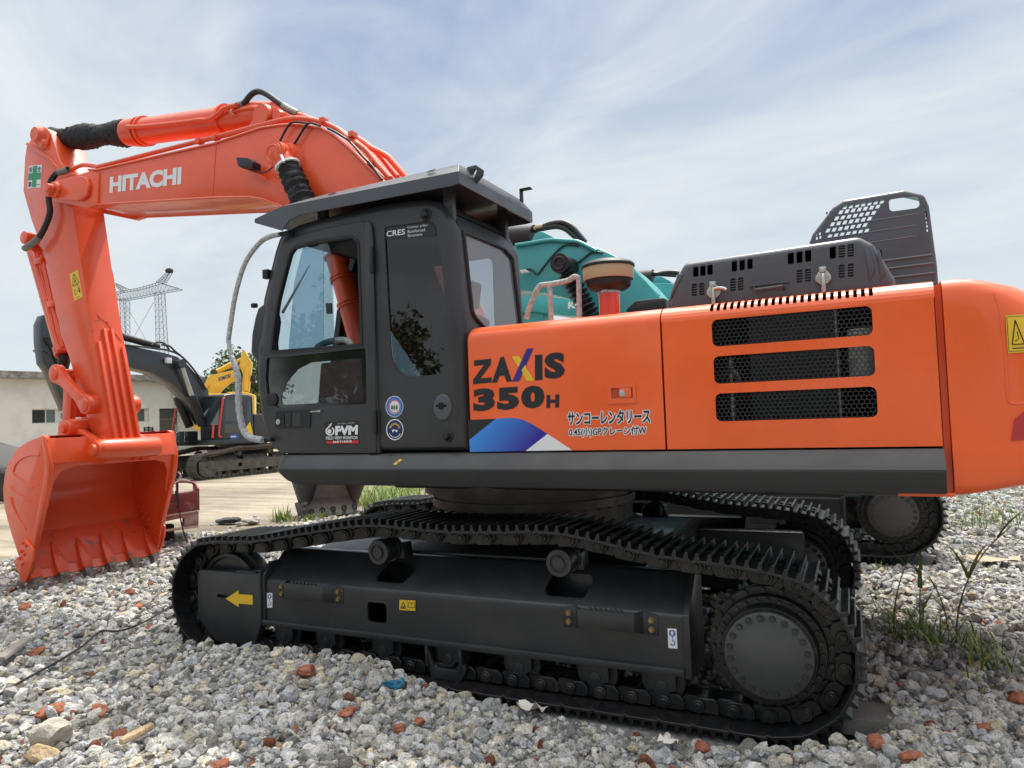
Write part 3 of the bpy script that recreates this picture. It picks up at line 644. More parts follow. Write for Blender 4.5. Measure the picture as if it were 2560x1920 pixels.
def lab(u, v, off=.006): return cw_at(LX0 + (LX1 - LX0) * u, LZ0 + (LZ1 - LZ0) * v, off)
g = G()
for i in range(10): g.quadstrip([lab(i / 10, j / 6, .004) for j in range(7)], [lab((i + 1) / 10, j / 6, .004) for j in range(7)])
wl_ = mk('warning_label', g, M['yellow'], cw, label='yellow warning label on the counterweight')
def marks(name, strokes, m, par, off):
    g = G()
    for w, l in strokes:
        for (x0, y0), (x1, y1) in zip(l, l[1:]): g.tube([lab(x0 + (x1-x0) * k / 6, y0 + (y1-y0) * k / 6, off) for k in range(7)], w / 2, 4)
    return mk(name, g, m, par, smooth=False)
marks('warning_marks', [(.006, [(.12, .22), (.24, .86), (.44, .22), (.12, .22)]), (.004, [(.2, .3), (.3, .36), (.27, .55)]), (.004, [(.56, .74), (.52, .74), (.52, .24), (.58, .24)]), (.005, [(.62, .48), (.8, .48)]), (.004, [(.74, .55), (.8, .48), (.74, .41)]), (.014, [(.9, .3), (.9, .7)]), (.006, [(.12, .12), (.42, .12)]), (.003, [(.03, .04), (.97, .04), (.97, .96), (.03, .96), (.03, .04)])], M['ink'], wl_, .004)
g = G(); rp_ = [(.635, 1.775), (.655, 1.885), (.72, 1.945), (.80, 1.95), (.80, 1.79)]
vs = [cw_at(x, z, .008) for x, z in rp_] + [cw_at(x, z, -.02) for x, z in rp_]; g.add(vs, [list(range(5))] + [(i, (i+1) % 5, 5 + (i+1) % 5, 5 + i) for i in range(5)]); mk('tail_reflector', g, M['redlamp'], cw)
g = G(); cr = [(.605, 2.56), (.625, 2.48), (.632, 2.35), (.637, 2.2), (.635, 2.02), (.66, 1.97), (.80, 1.98)]; g.tube(smooth_path([cw_at(x, z, -.004) for x, z in cr], 5), .009, 8); mk('recess_edge', g, M['orange'], cw)
# ================================================================== grey cover over the engine, with louvres and latches
oc = rc([(-1.226, 2.665), (-1.228, 2.72), (-1.172, 2.871), (-1.088, 3.0), (-0.02, 3.022), (0.055, 2.965), (0.16, 2.735), (0.16, 2.665)], [0, .02, .03, .06, .07, .06, .03, 0], 4)
g = G(); ih = lambda l: rc(S.pts('I', l, 0.3), .008, 2)
louv = []
def lv(x0, y0, w, h_, n, dx, sl): 
    for i in range(n): louv.append(ih([(x0 + i*dx, y0 - i*sl), (x0 + i*dx + w, y0 - i*sl - 2), (x0 + i*dx + w, y0 - i*sl + h_), (x0 + i*dx, y0 - i*sl + h_ + 2)]))
lv(223, 535, 32, 70, 3, 43, 6); lv(216, 648, 30, 72, 2, 45, 4); lv(455, 503, 32, 70, 3, 47, 7); lv(447, 616, 32, 76, 2, 46, 5); lv(792, 453, 37, 76, 3, 52, 7); lv(845, 566, 36, 74, 2, 51, 6); lv(1044, 420, 37, 76, 3, 54, 6); lv(1098, 533, 36, 78, 2, 54, 6)
tray(g, oc, louv, 0.30, 1.1, 0.045, 4)
hood = mk('engine_hood', g, M['plastic'], EX)
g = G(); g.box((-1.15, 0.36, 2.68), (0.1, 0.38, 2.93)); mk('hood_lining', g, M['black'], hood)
for l in louv:
    g = G(); us = [p[0] for p in l]; zs = [p[1] for p in l]; a, b = min(us), max(us)
    for k in range(1, 5): z = min(zs) + (max(zs) - min(zs)) * k / 5; g.box((a, 0.305, z - .002), (b, 0.325, z + .003))
    g.box((a - .004, .325, min(zs)), (b + .004, .328, max(zs)))
    mk('hood_louvre', g, M['plastic'], hood, smooth=False)
for l in ([(1255, 440), (1280, 440), (1318, 560), (1285, 640)], [(1330, 440), (1345, 452), (1385, 580), (1350, 640)], [(130, 590), (165, 590), (110, 700), (85, 740)]):
    g = G(); q = S.pts('I', l, 0.3); g.prism(q, 0.292, 0.31); mk('hood_rib', g, M['plastic'], hood, 0.006, 2)
g = G(); q = S.pts('I', [(590, 675), (600, 690), (755, 668), (770, 680)], 0.3); g.tube([(q[0][0], .3, q[0][1] + .005), (q[0][0] + .01, .262, q[1][1]), (q[2][0] + .01, .262, q[2][1]), (q[3][0], .3, q[3][1])], 0.010); q = S.pts('I', [(565, 668), (800, 640), (800, 632), (565, 660)], .3); g.prism(q, 0.285, 0.3); mk('hood_handle', g, M['plastic'], hood, 0.003)
for (x, y, sd) in ((345, 690, 1), (1005, 605, 0)):
    u, z = S.uz('I', x, y, .28); g = G()
    g.prism(rc([(u - .045, z - .02), (u - .02, z - .045), (u + .02, z - .045), (u + .045, z - .02), (u + .045, z + .005), (u + .018, z + .045), (u - .018, z + .045), (u - .045, z + .005)], .006, 2), 0.283, 0.297)
    g.prism(rect(u - .022, z + .03, u + .02, z + .062, .006), 0.27, 0.298)
    g.tube([(u, .278, z + .02), (u, .268, z - .02), (u, .27, z - .10)], [.012, .014, .016], 8); g.cyl((u, .262, z + .038), (u, .282, z + .038), .014, seg=14)
    if sd: g.tube(smooth_path([(u, .27, z + .01), (u + .04, .262, z + .012), (u + .075, .255, z + .002), (u + .09, .25, z - .012)]), [.012] * 18 + [.004], 8)
    mk('rubber_latch', g, M['zinc'], hood, 0.003, label='pale metal draw latch of the engine hood')
# raised mesh panel standing on the far side
po = rc([(-0.425, 2.66), (-0.42, 3.43), (-0.39, 3.50), (-0.215, 3.71), (-0.13, 3.755), (0.33, 3.762), (0.47, 3.70), (0.50, 3.60), (0.53, 3.10), (0.535, 2.66)], [0, .02, .02, .05, .05, .06, .07, .03, .02, 0], 4)
holes = []
for r in range(6):
    y0 = (190, 220, 257, 292, 330, 365)[r] ; yb = (165, 195, 232, 265, 300, 335)[r]; n = 7
    x0 = (1120, 1095, 1070, 1045, 1018, 1028)[r]; dx = 37
    for i in range(n):
        x = x0 + i * dx; y = y0 - i * 5.6; holes.append(S.pts('I', [(x, y + 10), (x + 22, y + 8), (x + 33, y - 14), (x + 11, y - 12)], 2.2))
holes.append(rc(S.pts('I', [(1398, 138), (1575, 122), (1588, 190), (1405, 215)], 2.2), .03, 4))
for x, y in ((960, 345), (980, 340), (962, 368), (983, 362), (1022, 215), (1045, 210), (1028, 245)): holes.append(S.pts('I', [(x, y), (x + 10, y - 2), (x + 10, y + 14), (x, y + 16)], 2.2))
for i in range(7): 
    y = 170 + i * 25; holes.append(S.pts('I', [(1614 + i * 2, y), (1622 + i * 2, y), (1623 + i * 2, y + 14), (1615 + i * 2, y + 14)], 2.2))
g = G(); tray(g, po, holes, 2.2, 0.26, 0.03, 3, back=False)
mp_ = mk('mesh_door', g, mat('grille_plastic', (0.075, 0.083, 0.098), 0.33, coat=0.2), EX)
g = G()
for z, a, b in ((3.545, -0.19, 0.42), (3.45, -0.3, 0.40), (3.36, -0.33, 0.40), (3.19, -.42, .5), (3.12, -.42, .5), (3.04, -.42, .51), (2.96, -.42, .51)): g.tube([(a, 2.203, z - .01), (b, 2.203, z)], [.006, .006] if z > 3.3 else [.013, .013], 6)
mks('panel_rib', g, M['plastic'], mp_)
# far side: tank cover and tool box tops
g = G(); g.prism(rc([(-2.3, 2.3), (-2.3, 2.55), (-1.85, 2.78), (-1.3, 2.80), (0.33, 2.70), (0.33, 2.3)], .05), 2.3, 2.95); g.box((-4.3, 2.05, 1.74), (0.33, 2.95, 2.32)); g.box((-1.19, .52, 1.74), (.33, 2.3, 2.6)); g.box((-2.6, .45, 1.74), (-1.19, 1.1, 2.6)); mk('machinery_cover', g, M['plastic'], EX, 0.02)
g = G(); g.prism(rc(S.pts('H', [(1300, 1060), (1420, 952), (1660, 928), (1660, 1060)], 1.6), .03), 1.6, 2.2); mk('tank_cover', g, M['cab'], EX, 0.02)
# air pre-cleaner
px_, py_ = -1.68, 0.45
g = G(); g.lathe((px_, py_, 2.62), (0, 0, 1), [(0, .078), (.03, .078), (.03, .076), (.25, .076)], 36); pc = mk('air_precleaner', g, mat('coral_paint', (0.70, 0.06, 0.025), 0.3, coat=0.6), EX, label='coral red intake stack with a beige and black cap')
g = G(); g.lathe((px_, py_, 2.868), (0, 0, 1), [(0, .078), (.0, .083), (.022, .083), (.022, .078)], 36); g.box((px_ - .02, py_ - .095, 2.87), (px_ + .02, py_ - .08, 2.888)); mk('hose_clamp', g, M['steel'], pc)
g = G(); g.lathe((px_, py_, 2.885), (0, 0, 1), [(0, .08), (.012, .13), (.03, .155), (.045, .162), (.075, .168), (.082, .18)], 48); mk('bowl_base', g, M['rubber'], pc)
g = G(); g.lathe((px_, py_, 2.966), (0, 0, 1), [(0, .176), (.01, .182), (.09, .187), (.095, .18)], 48); mk('bowl', g, M['sand'], pc)
g = G(); g.lathe((px_, py_, 3.058), (0, 0, 1), [(0, .185), (.002, .194), (.018, .195), (.034, .18), (.05, .14), (.058, .05), (.06, 0)], 48); mk('bowl_cap', g, M['rubber'], pc)
# wrapped handrail on the tank
g = G(); R_ = lambda l: [(u, .35, z) for u, z in S.pts('H', l, .35)]
g.tube(smooth_path(R_([(556, 1100), (575, 1020), (625, 895), (660, 840), (690, 828), (760, 820), (880, 795), (935, 765), (958, 768), (970, 790), (972, 850), (974, 1110)]), 6), .020, 10); g.tube(R_([(740, 825), (752, 1140)]), .019, 10)
mk('handrail', g, M['wrap'], EX)
# ================================================================== cab
def bolt_copies(name, me, mats_, parent):
    for T in mats_:
        o = bpy.data.objects.new(name, me); C.objects.link(o); o.parent = parent; o.matrix_basis = T
CABW = 1.06
outl = S.pts('P', [(700, 1137), (676, 1110), (655, 1045), (646, 960), (645, 905), (655, 830), (664, 749), (678, 690), (692, 633), (703, 599), (716, 578), (745, 561), (807, 543), (920, 517), (963, 507), (1020, 500), (1072, 496), (1100, 503), (1114, 515), (1121, 527)], 0.045)
outl += [(-2.705, 3.40), (-2.675, 2.66), (-2.665, 1.752)]
outl = [(u, max(z, 1.752)) for u, z in outl]; outl[0] = (outl[0][0], 1.752)
FRONT = list(range(2, 9))                    # wall segments left open for the windscreen
REAR = [19, 20, 21]
qw = rc(S.pts('E', [(1162, 518), (1478, 476), (1518, 505), (1560, 760), (1633, 1532), (1290, 1560), (1215, 1430), (1188, 1040)], 0), [.03, .06, .03, .3, .05, .16, .16, .3], 6)
def rel(l, n=0.0): return S.pts('E', l, n)
upw = rc(rel([(545, 655), (700, 610), (950, 578), (1000, 618), (1024, 1342), (382, 1392), (398, 1230), (430, 1020), (478, 830), (513, 700)]), [.05, .2, .05, .03, .02, .02, .2, .2, .2, .05], 4)
low = rc(S.pts('F', [(222, 302), (1000, 222), (1010, 664), (310, 693), (262, 660), (225, 590), (212, 470)], 0), [.02, .02, .02, .05, .05, .1, .1], 4)
g = G(); tray(g, outl, [qw, upw, low], 0.0, CABW, 0.085, 6, back=False, skip=FRONT + REAR)
# right-hand wall with a tall window
rw = rc([(-4.45, 2.35), (-4.25, 3.42), (-2.95, 3.42), (-2.95, 2.35)], .06)
g.plate(outl, [rw], CABW - 0.03, CABW)
shell = mk('cab', g, M['cab'], EX, ang=38)
# rear wall: slightly raked, window opening
RP = PL(-2.665, 0, 90)
def rake(g):
    g.v = [Vector((v.x - float(np.interp(v.z, [1.75, 2.66, 3.40, 3.57], [0, .012, .042, .115])), v.y, v.z)) for v in g.v]; return g
rwin = rc([(0.045, 3.42), (0.76, 3.42), (0.90, 3.36), (1.0, 2.75), (0.96, 2.69), (0.33, 2.69), (0.14, 2.78)], [.05, .08, .06, .05, .04, .1, .1], 5)
rwin = [(u + 0.035, z) for u, z in rwin]
def rl(l): return l
g = G(RP.T); rout = [(0.082, 1.752), (0.082, 2.66), (0.082, 3.30), (0.088, 3.42), (0.11, 3.50), (0.15, 3.555), (0.95, 3.555), (1.03, 3.50), (1.06, 3.40), (1.06, 2.66), (1.06, 1.752)]
rwin = [(min(1.0, max(0.125, u)), z) for u, z in rwin]
g.plate(rout, [rwin], 0.0, 0.03); rake(g); mk('cab_rear_wall', g, M['cab'], shell)
g = G(RP.T); g.tube([(u, -0.004, z) for u, z in rwin], 0.016, 8, closed=True); rake(g); mk('window_seal', g, M['rubber'], shell)
g = G(RP.T); g.prism(rwin, 0.006, 0.010); rake(g); mk('rear_window', g, glass('hazy_rear_glass', (.75, .79, .82), .95, 1.9, .22), shell)
# glass of the side and the front
g = G(); g.prism(qw, 0.014, 0.019); mk('quarter_window', g, M['darkglass'], shell)
g = G(); g.tube([(u, 0.006, z) for u, z in qw], 0.004, 8, closed=True); mk('window_seal', g, M['rubber'], shell)
band = rc(S.pts('E', [(1166, 521), (1476, 480), (1512, 508), (1530, 580), (1172, 604)], .010), .02, 3)
g = G(); g.prism(band, 0.009, 0.013); bd = mk('window_band', g, M['ink'], shell)
g = G()
for s, b, w in (('CRES', [(1180, 587), (1307, 570), (1180, 548)], .012), ('Center pillar', [(1324, 533), (1467, 517), (1324, 513)], .0), ('Reinforced', [(1326, 562), (1446, 547), (1326, 541)], .0), ('Structure', [(1326, 590), (1426, 577), (1326, 570)], .0)):
    g = G(); glyphs(g, s, *on(S, .0085, S.pts('E', b, .0085)), weight=w); mk('window_lettering', g, M['white'], bd, smooth=False)
g = G(); g.prism(rw, CABW - 0.02, CABW - 0.014); mk('side_window', g, M['glass'], shell)
g = G(); f5 = outl[2:10]; g.quadstrip([(u + .01, 0.07, z) for u, z in f5], [(u + .01, CABW - .07, z) for u, z in f5]); mk('windscreen', g, M['glass'], shell)
g = G()
for n in (0.03, CABW - 0.09): g.loft([[(u, n, z), (u + .06, n, z), (u + .06, n + .06, z), (u, n + .06, z)] for u, z in outl[3:11]])
g.box((-4.45, .1, 1.76), (-2.75, 1.0, 1.80)); mks('cab_pillar', g, M['cab'], shell)
# door, proud of the cab side
dout = rc(S.pts('P', [(949, 1134), (700, 1134), (681, 1108), (661, 1044), (652, 960), (652, 905), (661, 830), (670, 750), (685, 690), (698, 634), (710, 606), (728, 592), (820, 568), (903, 552), (920, 556), (929, 572), (933, 700), (940, 900)], -.012), [.01, .03, .1, .2, .2, .2, .2, .2, .2, .1, .05, .04, .2, .03, .02, .03, 0, 0], 3)
g = G(); 
def pull(l): return [(u, z) for u, z in l]
tray(g, dout, [upw, low], -0.014, 0.034, 0.010, 3, back=False); door = mk('door', g, M['cab'], shell, ang=40)
hp = rc(S.pts('E', [(1030, 485), (1058, 480), (1078, 500), (1088, 600), (1108, 1640), (1112, 2080), (1052, 2084), (1040, 1300)], -.016), [.02, .02, .03, .1, 0, 0, 0, 0], 3)
g = G(); g.prism(hp, -0.026, -0.012); mk('door_edge', g, M['cab'], door, 0.009, 3)
g = G(); g.plate(upw, [inset(upw, 0.022)], -0.020, 0.02); mk('window_frame', g, M['rubber'], door, 0.0)
mulx = 800
pane = rc(rel([(560, 668), (770, 632), (792, 660), (818, 1355), (395, 1388), (412, 1230), (445, 1020), (492, 830), (526, 710)], .02), [.04, .0, .03, 0, 0, .2, .2, .2, .05], 3)
g = G(); g.prism(pane, 0.018, 0.023); mk('door_window', g, M['glass'], door)
pane2 = rc(rel([(600, 662), (745, 640), (742, 1360), (500, 1380), (540, 900)], .03), .02, 3)
g = G(); g.prism(pane2, 0.030, 0.035); mk('sliding_pane', g, M['blueglass'], door)
g = G(); g.prism(rc(rel([(742, 640), (772, 632), (800, 690), (820, 1352), (745, 1360)], .012), .01), 0.008, 0.016); sg = mk('sliding_sash', g, glass('pale_sash_glass', (0.75, 0.8, 0.82), .8), door)
g = G(); g.prism(rc(rel([(758, 1045), (800, 1043), (803, 1118), (765, 1120)], .0), .006), -.006, .01); mk('window_catch', g, M['ink'], sg, 0.004)
clear = rc(S.pts('F', [(560, 335), (960, 298), (972, 640), (335, 670), (322, 600), (375, 480), (460, 385)], .0), [.06, .03, .04, .03, .06, .15, .12], 4)
g = G(); g.plate(low, [clear], 0.002, 0.010); mk('tinted_border', g, mat('black_gloss', (0.006, 0.006, 0.007), 0.06, coat=1), door)
g = G(); g.prism(clear, 0.004, 0.008); mk('lower_window', g, M['lowglass'], door)
g = G(); u, z = S.uz('F', 250, 630, -.01); g.lathe((u, 0.0, z), (0, -1, 0), [(0, .062), (.012, .06), (.018, .05), (.018, .0)], 30); g.ring((u, -.016, z), (0, 1, 0), .035, .004, 24, 6); mk('speaker_cap', g, M['rubber'], door)
hq = rc(S.pts('F', [(286, 722), (548, 705), (562, 730), (560, 848), (300, 860), (284, 840)], -.014), .02, 3)
hin = rc(S.pts('F', [(352, 735), (478, 726), (484, 838), (356, 846)], -.014), .015, 3)
g = G(); g.plate(hq, [hin], -0.022, -0.010); hd = mk('door_handle', g, M['rubber'], door, 0.0)
g = G(); g.prism(hin, -0.002, 0.004); g.prism(rc(S.pts('F', [(355, 735), (408, 730), (410, 842), (360, 846)], -.014), .01), -0.02, 0.0); mk('handle_grip', g, M['ink'], hd, 0.003)
g = G(); u, z = S.uz('F', 305, 805, -.02); g.cyl((u, -.03, z), (u, -.02, z), .016, seg=18); g.ring((u, -.026, z), (0, 1, 0), .019, .005, 20, 6); mk('lock_barrel', g, M['zinc'], hd)
g = G(); q = S.pts('F', [(556, 726), (600, 722), (638, 720)], -.02); g.tube([(q[0][0], -.018, q[0][1]), (q[1][0], -.022, q[1][1]), (q[2][0], -.02, q[2][1])], [.006, .005, .012], 8); mk('stay_hook', g, M['zinc'], door)
# monitor label on the door
def fp(l, n=-.0155): return on(S, n, S.pts('F', l, n))
def fpoly(g, l, n): g.add(fp(l, n), [list(range(len(l)))])
g = G(); fpoly(g, [(668, 808), (936, 797), (942, 980), (673, 987)], -.0155); fv = mk('monitor_label', g, mat('label_black', (0.012, 0.007, 0.008), .35), door, smooth=False)
g = G()
for s, b, w in (('フィールドビューモニター', [(768, 827), (908, 820), (768, 812)], .0), ('FVM', [(752, 912), (931, 906), (754, 837)], .06), ('FIELD VIEW MONITOR', [(681, 945), (933, 941), (680, 921)], .02)):
    glyphs(g, s, *fp(b, -.0165), weight=w)
def fring(cx, cy, rx, ry, w, a0, a1, n=20, nn=-.0175):
    l0 = []; l1 = []
    for i in range(n + 1):
        t = rad(a0 + (a1 - a0) * i / n); l0.append((cx + rx * math.cos(t), cy + ry * math.sin(t))); l1.append((cx + (rx - w) * math.cos(t), cy + (ry - w) * math.sin(t)))
    g.quadstrip(fp(l0, nn), fp(l1, nn))
fring(711, 878, 36, 36, 11, -60, 250); fpoly(g, [(690, 850), (712, 822), (728, 812), (720, 832), (708, 850)], -.0175); fring(706, 880, 17, 18, 16, 0, 360)
mk('label_lettering', g, M['white'], fv, smooth=False)
g = G(); fpoly(g, [(680, 956), (936, 950), (938, 974), (681, 978)], -.017); sr = mk('label_strip', g, M['red'], fv, smooth=False)
g = G(); glyphs(g, 'NETISRR', *fp([(736, 972), (888, 967), (736, 955)], -.0175), weight=.04, gap=1.25); mk('label_lettering', g, M['white'], sr, smooth=False)
# round stickers on the cab side
def disc(name, cx, cy, rx, ry, m, n, parent, r0=0.0):
    g = G(); k = 40; o = [(cx + rx * math.cos(2*math.pi*i/k), cy + ry * math.sin(2*math.pi*i/k)) for i in range(k)]
    if r0 == 0: fpoly(g, o, n)
    else: g.quadstrip(fp(o + o[:1], n), fp([(cx + (x - cx) * r0, cy + (y - cy) * r0) for x, y in o + o[:1]], n))
    return mk(name, g, m, parent, smooth=False)
d1 = disc('round_sticker', 1220, 684, 70, 84, M['white'], -.002, shell); d1['label'] = 'white and blue round sticker with three green trees'
disc('sticker_ring', 1220, 684, 66, 79, mat('sticker_blue', (0.05, 0.16, 0.5), .4), -.0035, d1, .72); disc('sticker_ring', 1220, 684, 46, 55, mat('sticker_pink', (0.6, 0.12, 0.14), .4), -.0045, d1, .86)
g = G()
for x in (1200, 1218, 1238):
    for a, b, w in ((668, 688, 9), (680, 700, 11)): fpoly(g, [(x, a), (x + w, b), (x - w, b)], -.005)
    fpoly(g, [(x - 3, 698), (x + 3, 698), (x + 3, 712), (x - 3, 712)], -.005)
mk('tree_mark', g, mat('tree_green', (0.02, 0.22, 0.08), .4), d1, smooth=False)
g = G()
for i in range(9):
    a = rad(25 + 16 * i); cx, cy = 1220 + 49 * math.cos(a) , 684 + 58 * math.sin(a)
    fpoly(g, [(cx - 3, cy - 3), (cx + 3, cy - 3), (cx + 3, cy + 3), (cx - 3, cy + 3)], -.006)
mk('sticker_dots', g, M['white'], d1, smooth=False)
d2 = disc('round_sticker', 1223, 866, 68, 84, M['white'], -.002, shell); d2['label'] = 'navy round sticker with yellow marks and a white rim'
disc('sticker_disc', 1223, 866, 61, 75, mat('sticker_navy', (0.012, 0.016, 0.10), .4), -.0035, d2)
g = G()
for i in range(6):
    a = rad(205 + 26 * i); cx, cy = 1223 + 38 * math.cos(a), 866 + 46 * math.sin(a); fpoly(g, [(cx - 8, cy - 8), (cx + 8, cy - 8), (cx + 7, cy + 8), (cx - 7, cy + 8)], -.005)
mk('sticker_dashes', g, mat('sticker_gold', (0.5, 0.33, 0.04), .4), d2, smooth=False)
g = G(); fring(1223, 866, 52, 64, 5, 30, 150, 14, -.005); fpoly(g, [(1200, 868), (1222, 862), (1222, 872), (1206, 890)], -.005); fpoly(g, [(1228, 866), (1248, 872), (1238, 888), (1228, 880)], -.005); mk('sticker_stroke', g, M['white'], d2, smooth=False)
# oval catch, rubber stop, drain knob
g = G(); ov = [(1598 + 72 * math.cos(2*math.pi*i/30), 690 + 106 * math.sin(2*math.pi*i/30) ) for i in range(30)]
tray(g, S.pts('F', ov, -.01), [], -0.014, 0.02, 0.012, 3); oc_ = mk('door_catch', g, M['plastic'], shell)
g = G(); u, z = S.uz('F', 1590, 678, -.014); g.cyl((u, -.020, z), (u, -.012, z), .026, seg=18); g.box((u - .045, -.018, z - .008), (u + .045, -.012, z + .008)); mk('catch_slot', g, M['black'], oc_)
for k, x, y, r in (('F', 1640, 918, .030), ('E', 1448, 432, .034)):
    u, z = S.uz(k, x, y, -.01); g = G(); g.lathe((u, 0.0, z), (0, -1, 0), [(0, r * 1.5), (.008, r * 1.35), (.012, r), (.04, r * .9), (.05, r * .7), (.05, 0)], 24); mk('rubber_stop', g, M['rubber'], shell)
# door hinges
for k, l in (('E', [(1066, 655), (1088, 655), (1092, 835), (1070, 840)]), ('F', [(1050, 715), (1080, 712), (1085, 905), (1056, 908)])):
    g = G(); g.prism(rc(S.pts(k, l, -.03), .008), -.045, -.012); mk('door_hinge', g, M['rubber'], shell, 0.005)
# drip rail groove and bulged front corner with the lamp bracket
g = G(); bo = [(-4.80, 2.95), (-4.76, 3.03), (-4.64, 3.08), (-4.60, 2.9), (-4.64, 2.72), (-4.62, 2.50), (-4.66, 2.42), (-4.76, 2.52), (-4.86, 2.64), (-4.845, 2.8)]
tray(g, rc(bo, .03, 3), [], 0.02, 0.12, 0.03, 4); mk('front_guard_plate', g, M['cab'], shell)
g = G(); g.lathe((-4.70, 0.06, 2.655), (0, 0, 1), [(-.10, .03), (-.08, .055), (0, .065), (.07, .055), (.14, .03), (.2, .02)], 20); mk('mirror_mount', g, M['cab'], shell)
g = G(); u, z = S.uz('E', 360, 845, .03); g.box((u - .04, .0, z - .04), (u + .02, .06, z + .04)); u, z = S.uz('E', 262, 1062, .1); g.box((u - .02, .08, z - .02), (u + .03, .12, z + .02)); mks('front_bracket', g, M['rubber'], shell, 0.006)
# interior: seat, console, wheel of levers, head lining
g = G(); g.prism(rc([(-3.55, 2.1), (-3.02, 2.06), (-2.86, 2.82), (-3.0, 2.9), (-3.2, 2.24), (-3.55, 2.24)], .04), .3, .8); g.box((-3.5, .35, 1.8), (-3.0, .75, 2.1)); g.prism(rc([(-3.05, 2.9), (-2.9, 2.9), (-2.86, 3.12), (-2.98, 3.14)], .03), .42, .68); mk('seat', g, mat('seat_cloth', (0.03, 0.03, 0.034), .8), shell, 0.02)
g = G(); g.prism(rc([(-3.7, 1.8), (-3.7, 2.3), (-3.2, 2.36), (-2.9, 2.3), (-2.9, 1.8)], .05), .84, 1.0); g.prism(rc([(-4.45, 1.8), (-4.42, 2.15), (-4.3, 2.22), (-4.15, 1.8)], .03), .3, .8); g.tube([(-3.6, .9, 2.3), (-3.62, .9, 2.5)], .025, 8); mk('console', g, M['ink'], shell, 0.01)
g = G(); g.box((-4.0, .10, 3.44), (-2.80, 1.0, 3.50)); g.box((-2.95, .62, 1.8), (-2.76, 1.0, 2.6)); mks('cab_lining', g, mat('lining', (0.03, 0.031, 0.034), .8), shell)
g = G(); g.prism(rc(S.pts('F', [(628, 340), (940, 318), (955, 640), (605, 655)], .12), .02), .14, .16); mk('red_cover', g, mat('red_cloth', (0.14, 0.006, 0.012), .8), shell)
g = G(); g.tube(smooth_path([(u, .12, z) for u, z in rel([(700, 1352), (760, 1318), (860, 1300), (915, 1310), (935, 1345)], .12)]), .028, 10); mk('inner_grab_rail', g, M['wrap'], shell)
g = G(); u0, z0 = rel([(450, 1110)], .9)[0]; u1, z1 = rel([(640, 775)], .9)[0]; g.tube([(u0, .92, z0), ((u0+u1)/2, .92, (z0+z1)/2), (u1, .92, z1)], [.016, .012, .004], 6); mk('wiper', g, M['ink'], shell)
# grab rail wrapped in foam, from the roof to the sill
def rp(l, n): return [(u, n, z) for u, z in S.pts('P', l, n)]
RL = -.07
up = rp([(698, 587), (680, 590), (655, 602), (630, 630), (612, 660), (598, 700), (586, 750), (578, 800), (571, 850)], RL)
dn = rp([(571, 850), (577, 885), (590, 920), (596, 960), (597, 1010), (602, 1050), (610, 1078), (622, 1092), (640, 1098), (658, 1100)], RL)
g = G(); g.tube(smooth_path(up, 5), .021, 12); gr = mk('grab_rail', g, M['wrap'], shell)
dd = smooth_path(dn, 5); g = G(); g.tube(dd, [.019 + .010 * min(1, i / 12) + .003 * math.sin(i * 2.1) for i in range(len(dd))], 12); mk('wrapped_end', g, M['clearwrap'], gr)
g = G(); a = rp([(695, 587), (722, 582)], -.05); g.tube([a[0], a[1], (a[1][0], .03, a[1][2])], .02, 10); a = rp([(655, 1099), (676, 1099)], -.05); g.tube([a[0], a[1], (a[1][0], .03, a[1][2])], .018, 10); mks('rail_fixing', g, M['rubber'], gr)
# roof guard
zt = [(-4.646, 3.766, 3.74, 3.772), (-4.632, 3.772, 3.731, 3.776), (-4.337, 3.826, 3.622, 3.828), (-4.33, 3.827, 3.62, 3.83), (-4.256, 3.826, 3.693, 3.842), (-4.13, 3.823, 3.722, 3.866), (-3.899, 3.819, 3.72, 3.892), (-2.66, 3.798, 3.70, 3.895), (-2.60, 3.797, 3.707, 3.80)]
g = G(); rings = []
for x, z1, z0, z2 in zt:
    ch = min(.11, (z2 - z1) * 1.5)
    rings.append([(x, -.10, z0), (x, -.10, z1), (x, -.10 + ch, z2), (x, 1.16 - ch, z2), (x, 1.16, z1), (x, 1.16, z0), (x, 1.148, z0), (x, 1.148, z1 - .01), (x, -.088, z1 - .01), (x, -.088, z0)])
g.loft(rings)
g.box((-2.612, -.088, 3.707), (-2.60, 1.148, 3.79))
guard = mk('roof_guard', g, mat('guard_paint', (.055, .058, .066), .4, coat=.2, var=.08, vscale=2), EX, 0.004, 1, 20)
g = G()
for x in (-4.05, -2.80):
    for n in (.06, .94): g.box((x - .04, n, 3.50), (x + .04, n + .06, 3.80))
mks('guard_foot', g, M['cab'], guard, 0.004)
for u, in ((-3.83,), (-2.87,)):
    zz1 = 3.862 if u > -3 else 3.858; g = G(); T0 = Matrix.Translation((u, -.046, zz1 + .001)); 
    g.T = T0 @ Matrix.Rotation(-.62, 4, 'X') if False else T0 @ Matrix.Rotation(rad(41), 4, 'X')
    g.add([(.042 * math.cos(t), .022 * math.sin(t), 0.003) for t in [2*math.pi*i/24 for i in range(24)]], [list(range(24))]); mk('guard_slot', g, M['black'], guard, smooth=False)
RG = PL(-2.62, 0, 90)
lq = lambda l: S.pts('E', l, .16)
g = G(); g.plate(rc(lq([(1712, 165), (1740, 108), (1800, 92), (1850, 125), (1846, 162), (1798, 220), (1760, 200)]), .008, 2), [rc(lq([(1757, 182), (1795, 120), (1808, 125), (1786, 192)]), .004, 2)], .15, .17); mk('lifting_lug', g, M['cab'], guard, 0.002)
g = G(RG.T); g.box((.93, -.02, 3.84), (.99, -.01, 3.95)); g.box((.93, -.11, 3.94), (.99, -.01, 3.95)); mk('lamp_bracket', g, M['rubber'], guard, 0.002)
